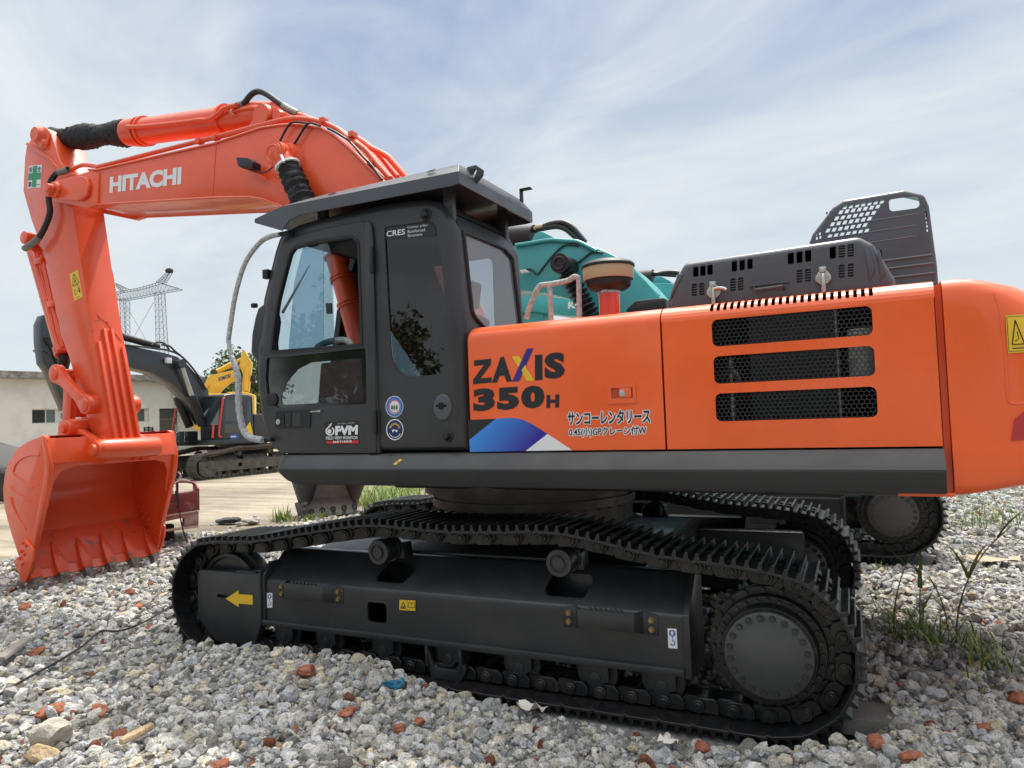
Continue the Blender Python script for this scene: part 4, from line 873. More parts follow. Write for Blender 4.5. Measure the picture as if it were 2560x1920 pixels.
# ================================================================== boom
YB0, YB1 = 1.16, 1.84
def bp(k, l, n=YB0): return S.pts(k, l, n)
topb = bp('A', [(700, 770), (770, 770), (1700, 560)]) + bp('B', [(480, 440), (640, 415), (800, 412), (960, 440), (1060, 497), (1200, 617), (1330, 748), (1430, 850)])
# the foot of the boom stands behind the cab
tp = topb + [(-4.02, 4.1), (-3.72, 3.6), (-3.45, 2.95), (-3.2, 2.55), (-3.2, 2.3)]
lowb = bp('A', [(700, 1052), (760, 1050), (1680, 996), (1960, 990), (2090, 1010), (2212, 1058)]) + bp('B', [(640, 1062)])
lb = lowb + [(-5.2, 4.14), (-4.8, 3.72), (-4.35, 3.1), (-3.9, 2.5), (-3.7, 2.2), (-3.4, 2.1)]
bo = tp + list(reversed(lb))
g = G(); g.prism(bo, YB0, YB1); boom = mk('boom', g, M['coral'], EX, 0.012, 2, 25, label='orange boom with white lettering, arching over the cab')
g = G()                                       # weld lips along the edges of the side plates
for n in (YB0 - .004, YB1 + .004):
    g.tube([(u, n, z - .004) for u, z in tp[:12]], .014, 6); g.tube([(u, n, z + .004) for u, z in lb[:9]], .014, 6)
mks('boom_edge', g, M['coral'], boom)
g = G()
for k, l in (('A', [(1708, 565), (1680, 992)]), ('A', [(790, 790), (775, 1050)])):
    q = bp(k, l); g.tube([(q[0][0], YB0 - .001, q[0][1]), (q[1][0], YB0 - .001, q[1][1])], .006, 6)
mks('weld_seam', g, M['coral'], boom)
# forked end that carries the arm
ep = rc(bp('A', [(385, 950), (390, 900), (420, 860), (720, 775), (775, 800), (760, 1050), (690, 1075), (420, 1020)], YB0 - .03), [.06, .08, .1, .02, 0, .02, .05, .1], 4)
fork = rc(bp('A', [(395, 930), (420, 880), (640, 822), (690, 835), (712, 905), (690, 985), (630, 1018), (440, 1008)], YB0 - .05), [.06, .08, .05, .05, .08, .08, .04, .06], 4)
pv = bp('A', [(455, 935)], YB0 - .05)[0]
for a, b in ((YB0 - .02, YB0 + .06), (YB1 - .06, YB1 + .02)):
    g = G(); g.prism(ep, a, b); mk('fork_plate', g, M['coral'], boom, 0.012, 2, 25)
g = G(); g.prism(fork, YB0 - .07, YB0 - .02); mk('fork_boss', g, M['coral'], boom, 0.014, 3, 25)
g = G(); g.lathe((pv[0], YB0 - .12, pv[1]), (0, 1, 0), [(0, 0), (0, .095), (.03, .11), (.06, .11)], 32); g.cyl((pv[0], YB0 - .2, pv[1]), (pv[0], YB1 + .2, pv[1]), .062, seg=24); u, z = bp('A', [(410, 940)], YB0 - .1)[0]; g.cyl((u, YB0 - .16, z), (u, YB0 - .1, z), .085, seg=28)
g.box((pv[0] - .09, YB0 - .17, pv[1] - .02), (pv[0] + .09, YB0 - .12, pv[1] + .02)); mk('arm_pin', g, M['coral'], boom, 0.006)
g = G(); glyphs(g, 'HITACHI', *on(S, YB0 - .002, bp('A', [(865, 957), (1431, 887), (870, 828)], YB0 - .002)), weight=.05); mk('boom_lettering', g, M['white'], boom, smooth=False)
# boom cylinder with its pleated boot
pc0 = bp('B', [(590, 645)], .93)[0]; 
g = G(); u, z = pc0; g.lathe((u, .90, z), (0, 1, 0), [(0, 0), (0, .11), (.012, .115), (.012, .135), (.13, .135), (.13, .15), (.2, .165), (.26, .2)], 32); g.ring((u, .90, z), (0, 1, 0), .085, .008, 28, 6)
g.tube([(u, 1.0, z), (u + .1, 1.02, z - .14)], [.13, .11], 20); mk('cylinder_pin', g, M['coral'], boom)
axis = bp('B', [(690, 735), (800, 985)], 1.0); a0 = Vector((axis[0][0], 1.0, axis[0][1])); a1 = Vector((axis[1][0], 1.0, axis[1][1])); dv = (a1 - a0).normalized()
g = G(); n = 44; pth = []; rr = []
for i in range(n): pth.append(a0 + dv * (i * .021)); rr.append(.098 + .02 * min(1, i / 6) + .014 * math.sin(i * 1.55) + .006 * math.sin(i * .7))
g.tube(pth, rr, 28); 
g.v = [v + Vector((rng.normal(0, .004), rng.normal(0, .004), rng.normal(0, .004))) for v in g.v]
bc = mk('cylinder_boot', g, M['boot'], EX, ang=60)
g = G(); g.cyl(a0 + dv * .01, a0 + dv * .035, .135, seg=28); g.tube([a0 - dv * .08 + Vector((.05, -.1, 0)), a0 + dv * .02 + Vector((.06, -.12, 0))], .014, 6); mks('boot_strap', g, M['white'], bc)
q_ = S.pts('E', [(835, 715), (955, 1150)], 1.0); b0 = Vector((q_[0][0], 1.0, q_[0][1])); b1 = Vector((q_[1][0], 1.0, q_[1][1])); b1 = b0 + (b1 - b0) * 1.5
g = G(); g.tube([b0, b0 + (b1 - b0) * .02, b0 + (b1 - b0) * .3, b1], [.10, .115, .115, .115], 28)
for t in (.0, .22, .25, .5, .53): g.cyl(b0 + (b1 - b0) * t, b0 + (b1 - b0) * (t + .02), .132, seg=28)
mk('boom_cylinder', g, M['coral'], EX)
g = G(); g.tube([Vector((u, 2.0, z)) for u, z in ((b0.x, b0.z), (b1.x, b1.z))], .135, 24); g.tube([(pc0[0], 2.0, pc0[1]), (b0.x, 2.0, b0.z)], .13, 20); mk('boom_cylinder', g, M['coral'], EX)
# work lamp on the boom
q = bp('B', [(305, 680), (395, 685), (438, 715), (435, 765), (335, 760), (318, 745)], 1.02)
g = G(); g.prism(rc(q, .012), .98, 1.10); lamp = mk('work_lamp', g, M['ink'], boom, 0.008, 2)
q2 = bp('B', [(298, 680), (312, 680), (335, 755), (322, 755)], 1.0); g = G(); g.prism(q2, .99, 1.09); mk('lamp_lens', g, M['lens'], lamp, 0.003)
q3 = bp('B', [(380, 765), (480, 815), (505, 840), (480, 830), (395, 790)], 1.08); g = G(); g.prism(q3, 1.06, YB0 + .01); mk('lamp_arm', g, M['coral'], lamp, 0.003)
g = G(); g.tube(smooth_path([(u, 1.06, z) for u, z in bp('B', [(400, 765), (440, 785), (510, 792), (560, 765), (585, 735)], 1.06)]), .008, 6); mk('lamp_cable', g, M['hose'], lamp)
# cables, pipes and hoses of the boom
def pipe(name, k, l, n, r, m, par=None, seg=8, sm=5): 
    g = G(); g.tube(smooth_path([(u, n, z) for u, z in S.pts(k, l, n)], sm), r, seg); return mk(name, g, m, par or boom)
for l in ([(622, 572), (640, 530), (670, 470), (705, 415), (745, 395), (800, 398), (860, 408)], [(708, 605), (750, 560), (800, 480), (835, 425), (870, 403), (905, 410), (950, 425)]): pipe('grease_hose', 'B', l, 1.12, .012, M['hose'])
pipe('lamp_wire', 'B', [(1010, 445), (1080, 480), (1170, 540), (1230, 600), (1290, 670), (1350, 730), (1400, 800), (1440, 850)], 1.145, .013, M['hose'])
pipe('steel_pipe', 'A', [(560, 780), (600, 755), (660, 735), (760, 745), (830, 735), (1560, 550), (1720, 515), (2200, 395)], 1.22, .027, M['coral'], seg=10, sm=3)
pipe('steel_pipe', 'B', [(0, 545), (210, 492), (480, 420), (700, 370), (860, 375), (980, 405), (1080, 450), (1180, 530), (1300, 610), (1400, 730), (1500, 840)], 1.22, .03, M['coral'], seg=10, sm=3)
pipe('steel_pipe', 'B', [(780, 335), (900, 380), (1010, 420), (1120, 470), (1250, 570), (1340, 650), (1440, 770), (1500, 850)], 1.32, .03, M['coral'], seg=10, sm=3)
pipe('steel_pipe', 'B', [(1200, 500), (1300, 560), (1350, 600), (1470, 660), (1520, 710), (1610, 815), (1700, 940)], 1.5, .034, M['coral'], seg=10, sm=3)
pipe('steel_pipe', 'B', [(1290, 545), (1400, 640), (1500, 760), (1560, 830)], 1.6, .03, M['coral'], seg=10, sm=3)
g = G()
for k, x, y in (('A', 1570, 548), ('A', 1700, 520), ('B', 970, 385), ('B', 1200, 495), ('B', 1350, 720)):
    u, z = S.uz(k, x, y, 1.2); g.box((u - .03, 1.17, z - .03), (u + .03, 1.26, z + .03))
mks('pipe_clamp', g, M['coral'], boom, 0.004)
# arm cylinder on top of the boom
lug = rc(bp('B', [(380, 470), (470, 330), (540, 280), (575, 268), (700, 330), (800, 395), (640, 440)], 1.32), [0, .05, .05, .05, .05, 0, 0], 4)
for a, b in ((1.28, 1.34), (1.66, 1.72)):
    g = G(); g.prism(lug, a, b); mk('cylinder_lug', g, M['coral'], boom, 0.008, 2, 25)
c0 = bp('B', [(520, 352)], 1.3)[0]; 
g = G(); g.lathe((c0[0], 1.22, c0[1]), (0, 1, 0), [(0, 0), (0, .115), (.02, .125), (.06, .13)], 32); u, z = bp('B', [(635, 355)], 1.3)[0]; g.lathe((u, 1.24, z), (0, 1, 0), [(0, 0), (0, .06), (.04, .075)], 24); mk('cylinder_pin', g, M['coral'], boom)
CY = 1.5
e0, e1, e2, e3 = [Vector((u, CY, z)) for u, z in S.pts('A', [(2060, 345), (1100, 475), (1010, 480), (420, 535)], CY)]
g = G(); g.tube([e0 + (e0 - e1).normalized() * .25, e0, e0 + (e1-e0) * .62, e1 + (e0-e1) * .02, e1, e1 + (e2-e1) * .9], [.135, .165, .165, .165, .185, .17], 32)
for t in (.25, .93, .97): g.cyl(e0 + (e1-e0) * t, e0 + (e1-e0) * (t + .015), .19, seg=32)
ac = mk('arm_cylinder', g, M['coral'], EX)
n = 60; dv = (e3 - e2); g = G(); pth = [e2 + dv * (i / (n - 1)) for i in range(n)]
g.tube(pth, [(.150 + .02 * math.sin(i * .21 + 1)) * (1 + .05 * math.sin(i * 2.4)) for i in range(n)], 30); g.v = [v + Vector((rng.normal(0, .005), rng.normal(0, .005), rng.normal(0, .005))) for v in g.v]
mk('cylinder_boot', g, M['boot'], ac, ang=60)
pipe('cylinder_pipe', 'A', [(1000, 435), (1120, 432), (1300, 415), (1480, 395), (1560, 382), (1650, 375), (1720, 335), (1780, 285), (1870, 262)], 1.3, .028, M['coral'], ac, 10, 3)
pipe('cylinder_pipe', 'A', [(1840, 320), (1900, 300), (1990, 285), (2120, 295)], 1.34, .028, M['coral'], ac, 10, 3)
g = G(); q = S.pts('A', [(1790, 290), (1850, 350), (1880, 350), (1830, 300)], 1.34); g.prism(q, 1.3, 1.36); u, z = S.uz('A', 1640, 345, 1.4); g.box((u - .03, 1.4, z - .05), (u + .03, 1.5, z + .03)); mk('pipe_bracket', g, M['coral'], ac, 0.003)
g = G(); hp_ = [(u, 1.36, z) for u, z in S.pts('B', [(270, 275), (300, 265), (345, 250), (390, 195), (430, 162), (475, 155), (530, 178), (610, 235), (690, 290), (760, 325), (800, 340)], 1.36)]; hs = smooth_path(hp_, 5)
g.tube(hs, .034, 12); hz = mk('hydraulic_hose', g, M['hose'], boom)
g = G(); g.tube(hs[2:11], .042, 12); g.tube(hs[-13:-3], .042, 12); mks('hose_fitting', g, mat('fitting_steel', (.25, .24, .22), .45, metal=.6), hz)
# ================================================================== arm
YA0, YA1 = 1.28, 1.72
aL = S.pts('A', [(300, 455), (345, 437), (385, 455), (402, 490)], YA0) 
left = S.pts('A', [(280, 490), (210, 575), (195, 680), (182, 940), (245, 1165)], YA0) + S.pts('C', [(350, 60), (480, 690), (540, 850), (610, 1100), (700, 1400), (745, 1530)], YA0)
right = S.pts('C', [(880, 1590), (760, 850), (720, 650), (650, 170)], YA0) + S.pts('A', [(635, 1500), (575, 1065), (560, 800), (505, 745), (470, 700), (402, 490)], YA0)
ao = aL[:3][::-1] + left + right
g = G(); g.prism(ao, YA0, YA1); arm = mk('arm', g, M['coral'], EX, 0.012, 2, 25, label='orange arm with ribs on its front face, bucket at its tip')
q = S.pts('A', [(395, 470), (475, 700), (510, 740), (585, 740), (540, 610)], YA1 - .05); g = G(); g.prism(q, YA1 - .06, YA1); g.prism(rc(S.pts('A', [(275, 520), (300, 455), (345, 432), (395, 455), (400, 520), (385, 600), (310, 590)], YA0), .08), YA0 - .025, YA0); mk('arm_cheek', g, M['coral'], arm, 0.008)
q = S.pts('A', [(215, 575), (390, 690), (470, 790), (480, 770), (400, 665), (235, 560)], YA0); g = G(); g.prism(q, YA0 - .03, YA0); mk('arm_rib', g, M['coral'], arm, 0.006)
u, z = S.uz('A', 310, 500, YA0 - .03); g = G(); g.lathe((u, YA0 - .10, z), (0, 1, 0), [(0, 0), (0, .095), (.03, .11), (.08, .13)], 30); u, z = S.uz('A', 355, 570, YA0); g.lathe((u, YA0 - .06, z), (0, 1, 0), [(0, 0), (0, .05), (.06, .09)], 22); mk('cylinder_pin', g, M['coral'], arm)
# ribs welded on the front face of the arm
fa = S.uz('C', 720, 650, YA0); fb = S.uz('C', 880, 1590, YA0); fd = Vector((fb[0] - fa[0], 0, fb[1] - fa[1])).normalized(); fn = Vector((-fd.z, 0, fd.x)); fn = fn if fn.x > 0 else -fn
O0 = Vector((fa[0], 0, fa[1])); LEN = (Vector((fb[0], 0, fb[1])) - O0).length
for k, (y, t0) in enumerate(((.06, .10), (.165, -.02), (.27, -.02), (.385, .13))):
    p0 = O0 + fd * (LEN * t0); p1 = O0 + fd * (LEN * .93); Y = YA0 + y; g = G(); w = .02
    g.loft([[p0 + Vector((0, Y - w, 0)), p0 + Vector((0, Y + w, 0)), p0 + fn * .045 + Vector((0, Y + w, 0)), p0 + fn * .045 + Vector((0, Y - w, 0))], [p1 + Vector((0, Y - w, 0)), p1 + Vector((0, Y + w, 0)), p1 + fn * .045 + Vector((0, Y + w, 0)), p1 + fn * .045 + Vector((0, Y - w, 0))]])
    p2 = O0 + fd * (LEN * .98); g.loft([[p1 + fn * s + Vector((0, Y + t, 0)) for s, t in ((0, -.03), (0, .0), (.035, .0), (.035, -.03))], [p2 + fn * s + Vector((0, Y + t, 0)) for s, t in ((0, -.03), (0, .0), (.035, .0), (.035, -.03))]])
    mk('wear_rib', g, M['coral'], arm, 0.003)
g = G(); pa = [O0 + fd * (LEN * a) + fn * .004 + Vector((0, YA0 + b, 0)) for a, b in ((-.0, .02), (-.09, .07), (-.11, .16), (-.08, .23), (.08, .40))]; g.tube(pa, .007, 6)
pa = [O0 + fd * (LEN * a) + fn * .004 + Vector((0, YA0 + b, 0)) for a, b in ((-.11, .16), (-.15, .12))]; g.tube(pa, .014, 6); pa = [O0 + fd * (LEN * a) + fn * .004 + Vector((0, YA0 + b, 0)) for a, b in ((-.08, .23), (-.10, .25))]; g.tube(pa, .018, 6)
mk('weld_seam', g, M['coral'], arm)
# signs on the arm
g = G(); sq = on(S, YA0 - .002, S.pts('A', [(217, 920), (320, 912), (228, 742)], YA0 - .002)); bl, br, tl = [Vector(v) for v in sq]
def AW(x, y, l=0): return bl + (br - bl) * x + (tl - bl) * y + Vector((0, -l, 0))
g.add([AW(0, 0), AW(1, 0), AW(1, 1), AW(0, 1)], [(0, 1, 2, 3)]); sf = mk('safety_sign', g, M['white'], arm, smooth=False, label='white safety sign with a green cross')
g = G(); g.add([AW(x, y, .002) for x, y in ((.34, .03), (.66, .03), (.66, .36), (.98, .36), (.98, .66), (.66, .66), (.66, .97), (.34, .97), (.34, .66), (.02, .66), (.02, .36), (.34, .36))], [list(range(12))]); mk('green_cross', g, M['green'], sf, smooth=False)
SN = mat('sign_navy', (0.02, 0.025, 0.06), .4)
for s, x, y in (('安', .05, .70), ('全', .70, .70), ('第', .05, .05), ('一', .70, .12)): g = G(); glyphs(g, s, AW(x, y, .003), AW(x + .26, y, .003), AW(x, y + (.24 if s != '一' else .03), .003), weight=.015); mk('sign_lettering', g, SN, sf, smooth=False)
arm_marks = [('l', .05, [(.1, .55), (.48, .93), (.9, .55), (.1, .55)]), ('l', .05, [(.35, .62), (.5, .70), (.62, .62)]), ('l', .06, [(.5, .62), (.5, .78)]), ('l', .04, [(.2, .5), (.8, .5)]), ('l', .03, [(.22, .2), (.22, .36), (.42, .36)]), ('l', .03, [(.22, .2), (.45, .2)]), ('l', .045, [(.42, .28), (.62, .28)]), ('l', .14, [(.76, .2), (.76, .37)]), ('l', .08, [(.76, .38), (.76, .42)]), ('l', .03, [(.3, .07), (.7, .07)])]
warn_label('warning_label', Matrix(), *on(S, YA0 - .002, S.pts('C', [(587, 420), (654, 385), (548, 208)], YA0 - .002)), arm, arm_marks)
# hoses and the bucket cylinder behind the arm
g = G(); hs = smooth_path([(u, YA0 - .10, z) for u, z in S.pts('A', [(540, 770), (500, 785), (450, 800), (415, 840), (390, 900), (385, 1010), (395, 1100), (370, 1190), (320, 1290), (260, 1350), (195, 1395)], YA0 - .1)], 8)
g.tube(hs, [.036 + (.004 if 20 < i < 66 and i % 2 else 0) for i in range(len(hs))], 12); hz = mk('hydraulic_hose', g, M['hose'], arm)
g = G(); g.tube(hs[:14], .044, 12); g.tube(hs[-16:], .044, 12); mks('hose_fitting', g, mat('hose_sleeve', (.16, .165, .15), .6), hz)
def cpipe(l, r, k='C', n=YA0 + .05): return pipe('steel_pipe', k, l, n, r, M['coral'], arm, 10, 3)
cpipe([(190, 0), (240, 20), (280, 80), (300, 190), (350, 360), (400, 540), (440, 720), (470, 810)], .032)
cpipe([(330, 60), (390, 330), (430, 520), (480, 690), (500, 780)], .028)
g = G()
for k, x, y in (('A', 300, 1490), ('C', 400, 440)):
    u, z = S.uz(k, x, y, YA0); g.box((u - .09, YA0, z - .04), (u + .06, YA0 + .1, z + .04))
mks('pipe_clamp', g, M['coral'], arm, 0.006)
u, z = S.uz('A', 255, 1320, YA0 + .1); g = G(); g.lathe((u, YA0 - .02, z), (0, 1, 0), [(0, .0), (0, .09), (.44, .09), (.44, 0)], 26); q = S.pts('A', [(245, 1180), (320, 1390), (270, 1390), (225, 1330), (238, 1200)], YA0); g.prism(q, YA0 + .1, YA0 + .3); mk('cylinder_foot', g, M['coral'], arm, 0.01)
cA = Vector((*S.uz('A', 262, 1330, 1.5), 0)); cA = Vector((cA.x, 1.5, cA.y)); cB = S.uz('C', 520, 840, 1.5); cB = Vector((cB[0], 1.5, cB[1])); cCc = S.uz('C', 480, 1010, 1.5); cCc = Vector((cCc[0], 1.5, cCc[1]))
g = G(); g.tube([cA, cB], .12, 24); g.cyl(cB - (cB - cA).normalized() * .12, cB, .14, seg=24); bkc = mk('bucket_cylinder', g, M['coral'], EX)
g = G(); g.tube([cB, cCc], .075, 20); mk('cylinder_rod', g, M['rubber'], bkc)
# bucket linkage
l0 = S.uz('O', 785, 300, YA0 - .1); l1 = S.uz('O', 1205, 730, YA0 - .1)
for y0, y1 in ((YA0 - .14, YA0 - .04), (YA1 + .04, YA1 + .14)):
    a, b = Vector((l0[0], 0, l0[1])), Vector((l1[0], 0, l1[1])); d = (b - a).normalized(); nn = Vector((-d.z, 0, d.x)); pg = []
    for t in range(60, 301, 20): v = a + (d * math.cos(rad(t)) + nn * math.sin(rad(t))) * .125; pg.append((v.x, v.z))
    v = a + d * .2 - nn * .07; pg.append((v.x, v.z)); v = b - d * .2 - nn * .07; pg.append((v.x, v.z))
    for t in range(-120, 121, 20): v = b + (d * math.cos(rad(t)) + nn * math.sin(rad(t))) * .125; pg.append((v.x, v.z))
    v = b - d * .2 + nn * .07; pg.append((v.x, v.z)); v = a + d * .2 + nn * .07; pg.append((v.x, v.z))
    g = G(); g.prism(pg, y0, y1)
    for c in (a, b): g.lathe((c.x, y0 - .02, c.z), (0, 1, 0), [(0, 0), (0, .085), (.02, .09), (.12, .09), (.14, .085), (.14, 0)], 30)
    ln = mk('link_arm', g, M['coral'], arm, 0.014, 2)
g = G(); g.cyl((l1[0], YA0 - .06, l1[1]), (l1[0], YA1 + .06, l1[1]), .12, seg=28); g.cyl((l0[0], YA0 - .06, l0[1]), (l0[0], YA1 + .06, l0[1]), .07, seg=20)
mks('link_pin', g, M['coral'], arm)
k0 = S.uz('O', 870, 1060, 1.3); a, b = Vector((l0[0], 0, l0[1])), Vector((k0[0], 0, k0[1])); d = (b - a).normalized(); nn = Vector((-d.z, 0, d.x))
g = G()
for y0, y1 in ((1.33, 1.41), (1.59, 1.67)): g.loft([[a + nn * s + Vector((0, y, 0)) for s, y in ((-.1, y0), (.1, y0), (.1, y1), (-.1, y1))], [b + nn * s + Vector((0, y, 0)) for s, y in ((-.09, y0), (.09, y0), (.09, y1), (-.09, y1))]])
g.loft([[a + d * t + nn * s + Vector((0, y, 0)) for s, y in ((-.02, 1.41), (.02, 1.41), (.02, 1.59), (-.02, 1.59))] for t in (.15, (b - a).length - .15)]); g.cyl((b.x, 1.3, b.z), (b.x, 1.7, b.z), .12, seg=24)
mk('push_link', g, M['coral'], arm, 0.012)
# arm tip boss
tipc = S.uz('O', 1300, 1350, YA0 - .1)
g = G(); g.cyl((tipc[0], YA0, tipc[1]), (tipc[0], YA1, tipc[1]), .15, seg=32); 
for y in (YA0 - .02, YA1 - .03): g.cyl((tipc[0], y, tipc[1]), (tipc[0], y + .05, tipc[1]), .175, seg=32)
mk('arm_tip', g, M['coral'], arm, 0.008)
# ================================================================== bucket
BY0, BY1 = .66, 2.40
bprof = S.pts('D', [(345, 125), (375, 145), (400, 345), (398, 420), (380, 560), (285, 1000), (262, 1170), (225, 1280), (175, 1130), (100, 900), (45, 700), (32, 560), (45, 430), (72, 345), (135, 235), (230, 170)], BY0)
pf = rc(bprof, [.03, .02, 0, 0, 0, 0, 0, 0, .1, .3, .4, .4, .4, .4, .4, .3], 4)
topP, lipP, toothP = bprof[0], bprof[2], bprof[7]
def bucket(name, parent, pf, i_lip, tooth, Y0, Y1, paint):
    pass
# shell: the curved back from the upper lip round to the cutting edge
back = [(bprof[2][0] - .07, bprof[2][1]), (bprof[1][0] - .17, bprof[1][1]), bprof[0], bprof[15], bprof[14], bprof[13], bprof[12], bprof[11], bprof[10], bprof[9], bprof[8], bprof[7]]
bs = smooth_path([(p[0], 0, p[1]) for p in back[2:]], 5); bs = [Vector((back[0][0], 0, back[0][1])), Vector((back[1][0], 0, back[1][1]))] + bs
cx = sum(p[0] for p in bprof) / 16; cz = sum(p[1] for p in bprof) / 16
def inn(p, i, t):
    a = bs[max(0, i - 1)]; b = bs[min(len(bs) - 1, i + 1)]; d = (b - a).normalized(); q = Vector((-d.z, 0, d.x)); q = q if q.dot(Vector((cx, 0, cz)) - p) > 0 else -q; return p + q * t
g = G(); rings = []
for i, p in enumerate(bs):
    q = inn(p, i, .035); rings.append([(p.x, BY0 + .01, p.z), (p.x, BY1 - .01, p.z), (q.x, BY1 - .01, q.z), (q.x, BY0 + .01, q.z)])
g.loft(rings); bk = mk('bucket', g, M['coral'], EX, label='orange bucket, teeth down on the gravel, mouth towards the tracks')
for y0, y1 in ((BY0 - .015, BY0 + .025), (BY1 - .025, BY1 + .015)):
    g = G(); g.prism(pf, y0, y1); sd = mk('bucket_side', g, M['coral'], bk, 0.006, 2, 25)
    g = G(); e = [bprof[2], bprof[3], bprof[4], bprof[5]]; e2 = [(p[0] - .07, p[1]) for p in e]; o = -.02 if y0 < 1 else 0
    for a, b in zip(e, e[1:]): pass
    pe = S.pts('D', [(345, 118), (372, 132), (405, 345), (400, 425), (383, 560), (288, 1000), (262, 1000), (345, 560), (365, 420), (372, 345), (340, 150)], BY0); g.prism(pe, y0 - .012, y1 + .012); mk('side_lip', g, M['coral'], sd, 0.006)
    if y0 < 1:
        for l in ([(105, 410), (125, 350), (180, 300), (240, 280), (315, 278)], [(105, 425), (180, 480), (262, 535)], [(80, 520), (110, 560), (180, 600), (240, 638)], [(85, 610), (105, 690), (150, 780), (205, 860)]):
            g = G(); g.tube(smooth_path([(u, y0 + .001, z) for u, z in S.pts('D', l, y0)], 4), .011, 6); mk('side_bead', g, M['coral'], sd)
    # side cutter with bolts
    g = G(); pc_ = rc(S.pts('D', [(195, 960), (235, 940), (290, 1015), (285, 1110), (262, 1200), (228, 1280), (195, 1255), (135, 1110), (160, 1085), (185, 1100)], BY0), .02, 3); yy = y0 - .03 if y0 < 1 else y1
    g.prism(pc_, yy, yy + .03); sc_ = mk('side_cutter', g, M['coral'], sd, 0.006)
    g = G()
    for x, y in ((212, 965), (235, 985), (200, 1030), (222, 1055), (188, 1088), (207, 1130)): u, z = S.uz('D', x, y, BY0); g.cyl((u, yy - .022, z), (u, yy + .052, z), .022, seg=8)
    mks('cutter_bolt', g, M['coral'], sc_)
# inner lip frame of the mouth, upper lip plate
g = G(); lp = [Vector((bprof[2][0], 0, bprof[2][1])), Vector((bprof[1][0], 0, bprof[1][1]))]
g.loft([[(p.x + a, y, p.z) for p, a, y in ((lp[0], 0.015, Y), (lp[1], 0.0, Y), (lp[1], -.03, Y), (lp[0], -.03, Y))] for Y in (BY0 + .02, BY1 - .02)])
zL = lp[0].z; xL = lp[0].x
mf = [(BY0 + .02, zL + .01), (BY0 + .02, zL - .55), (BY0 + .06, zL - .50), (BY0 + .09, zL - .22), (BY0 + .16, zL - .10), (BY0 + .32, zL - .055), (BY1 - .32, zL - .055), (BY1 - .16, zL - .10), (BY1 - .09, zL - .22), (BY1 - .06, zL - .5), (BY1 - .02, zL - .55), (BY1 - .02, zL + .01)]
def frontx(z): return xL + (bprof[5][0] - xL) * (zL - z) / (zL - bprof[5][1])
g.add([(frontx(z) - .01, y, z) for y, z in mf] + [(frontx(z) - .03, y, z) for y, z in mf], [list(range(12)), list(range(23, 11, -1))] + [(i, (i+1) % 12, 12 + (i+1) % 12, 12 + i) for i in range(12)])
mk('mouth_frame', g, M['coral'], bk, 0.006)
# lugs with pins
g = G()
for y0, y1 in ((1.14, 1.24), (1.76, 1.86)):
    lg = rc(S.pts('O', [(830, 1180), (850, 990), (960, 935), (1030, 960), (1110, 1060), (1330, 1190), (1440, 1260), (1490, 1370), (1440, 1480), (1350, 1550), (1250, 1480), (1180, 1200)], 1.18), [0, .08, .08, .06, .2, .1, .06, .08, .08, .04, 0, 0], 4); g.prism(lg, y0, y1)
lugs = mks('bucket_lug', g, M['coral'], bk, 0.012, 2, 25)
g = G()
for (x, y, r) in ((895, 1055, .105), (1310, 1355, .115)):
    u, z = S.uz('O', x, y, 1.05)
    g.lathe((u, 1.0, z), (0, 1, 0), [(0, 0), (0, r * .62), (.05, r * .62), (.05, r * .92), (.08, r), (.14, r * 1.15), (.9, r * 1.15), (.9, 0)], 32); g.cyl((u + .01, 1.02, z + .06), (u + .01, 1.06, z + .02), .02, seg=10)
mk('bucket_pin', g, M['coral'], lugs, 0.004)
# cutting edge and teeth
te = Vector((bprof[7][0], 0, bprof[7][1])); du = (Vector((bprof[8][0], 0, bprof[8][1])) - te).normalized(); inw = Vector((-du.z, 0, du.x)); inw = inw if inw.x > 0 else -inw
g = G(); g.loft([[te + du * s + inw * t + Vector((0, y, 0)) for s, t in ((.12, -.01), (.62, -.0), (.62, .05), (.12, .045))] for y in (BY0, BY1)]); SC = mat('scuffed_orange', (.74, .072, .018), .5, coat=.2, col2=(.16, .085, .06), vscale=9, thr=(.56, .74), bump=.08); mk('cutting_edge', g, SC, bk, 0.006)
for i in range(6):
    y = BY0 + .06 + (BY1 - BY0 - .12) * i / 5; w = .07
    g = G(); g.loft([[te + du * s + inw * t + Vector((0, y + q, 0)) for q, t in ((-ww, a), (ww, a), (ww, b), (-ww, b))] for s, ww, a, b in ((.46, .012, .04, .065), (.28, .05, -.03, .09), (.10, .07, -.05, .105), (.0, .07, -.03, .10))])
    ad = mk('tooth_adapter', g, SC, bk, 0.008)
    g = G(); g.loft([[te + du * s + inw * t + Vector((0, y + q, 0)) for q, t in ((-ww, a), (ww, a), (ww, b), (-ww, b))] for s, ww, a, b in ((.03, .06, -.03, .095), (-.08, .052, .0, .085), (-.20, .05, .035, .06))]); mk('tooth', g, M['worn'], ad, 0.008)
g = G()
for i in range(10):
    y, z = (1.95 + .0 * i), 0; t = i % 2; p = te + du * (.42 + .1 * (i // 2)) + Vector((.10 + .14 * t, BY1 - .03, 0)); g.cyl(p, p + Vector((0, -.03, 0)), .02, seg=8)
mks('inner_bolt', g, M['coral'], bk)
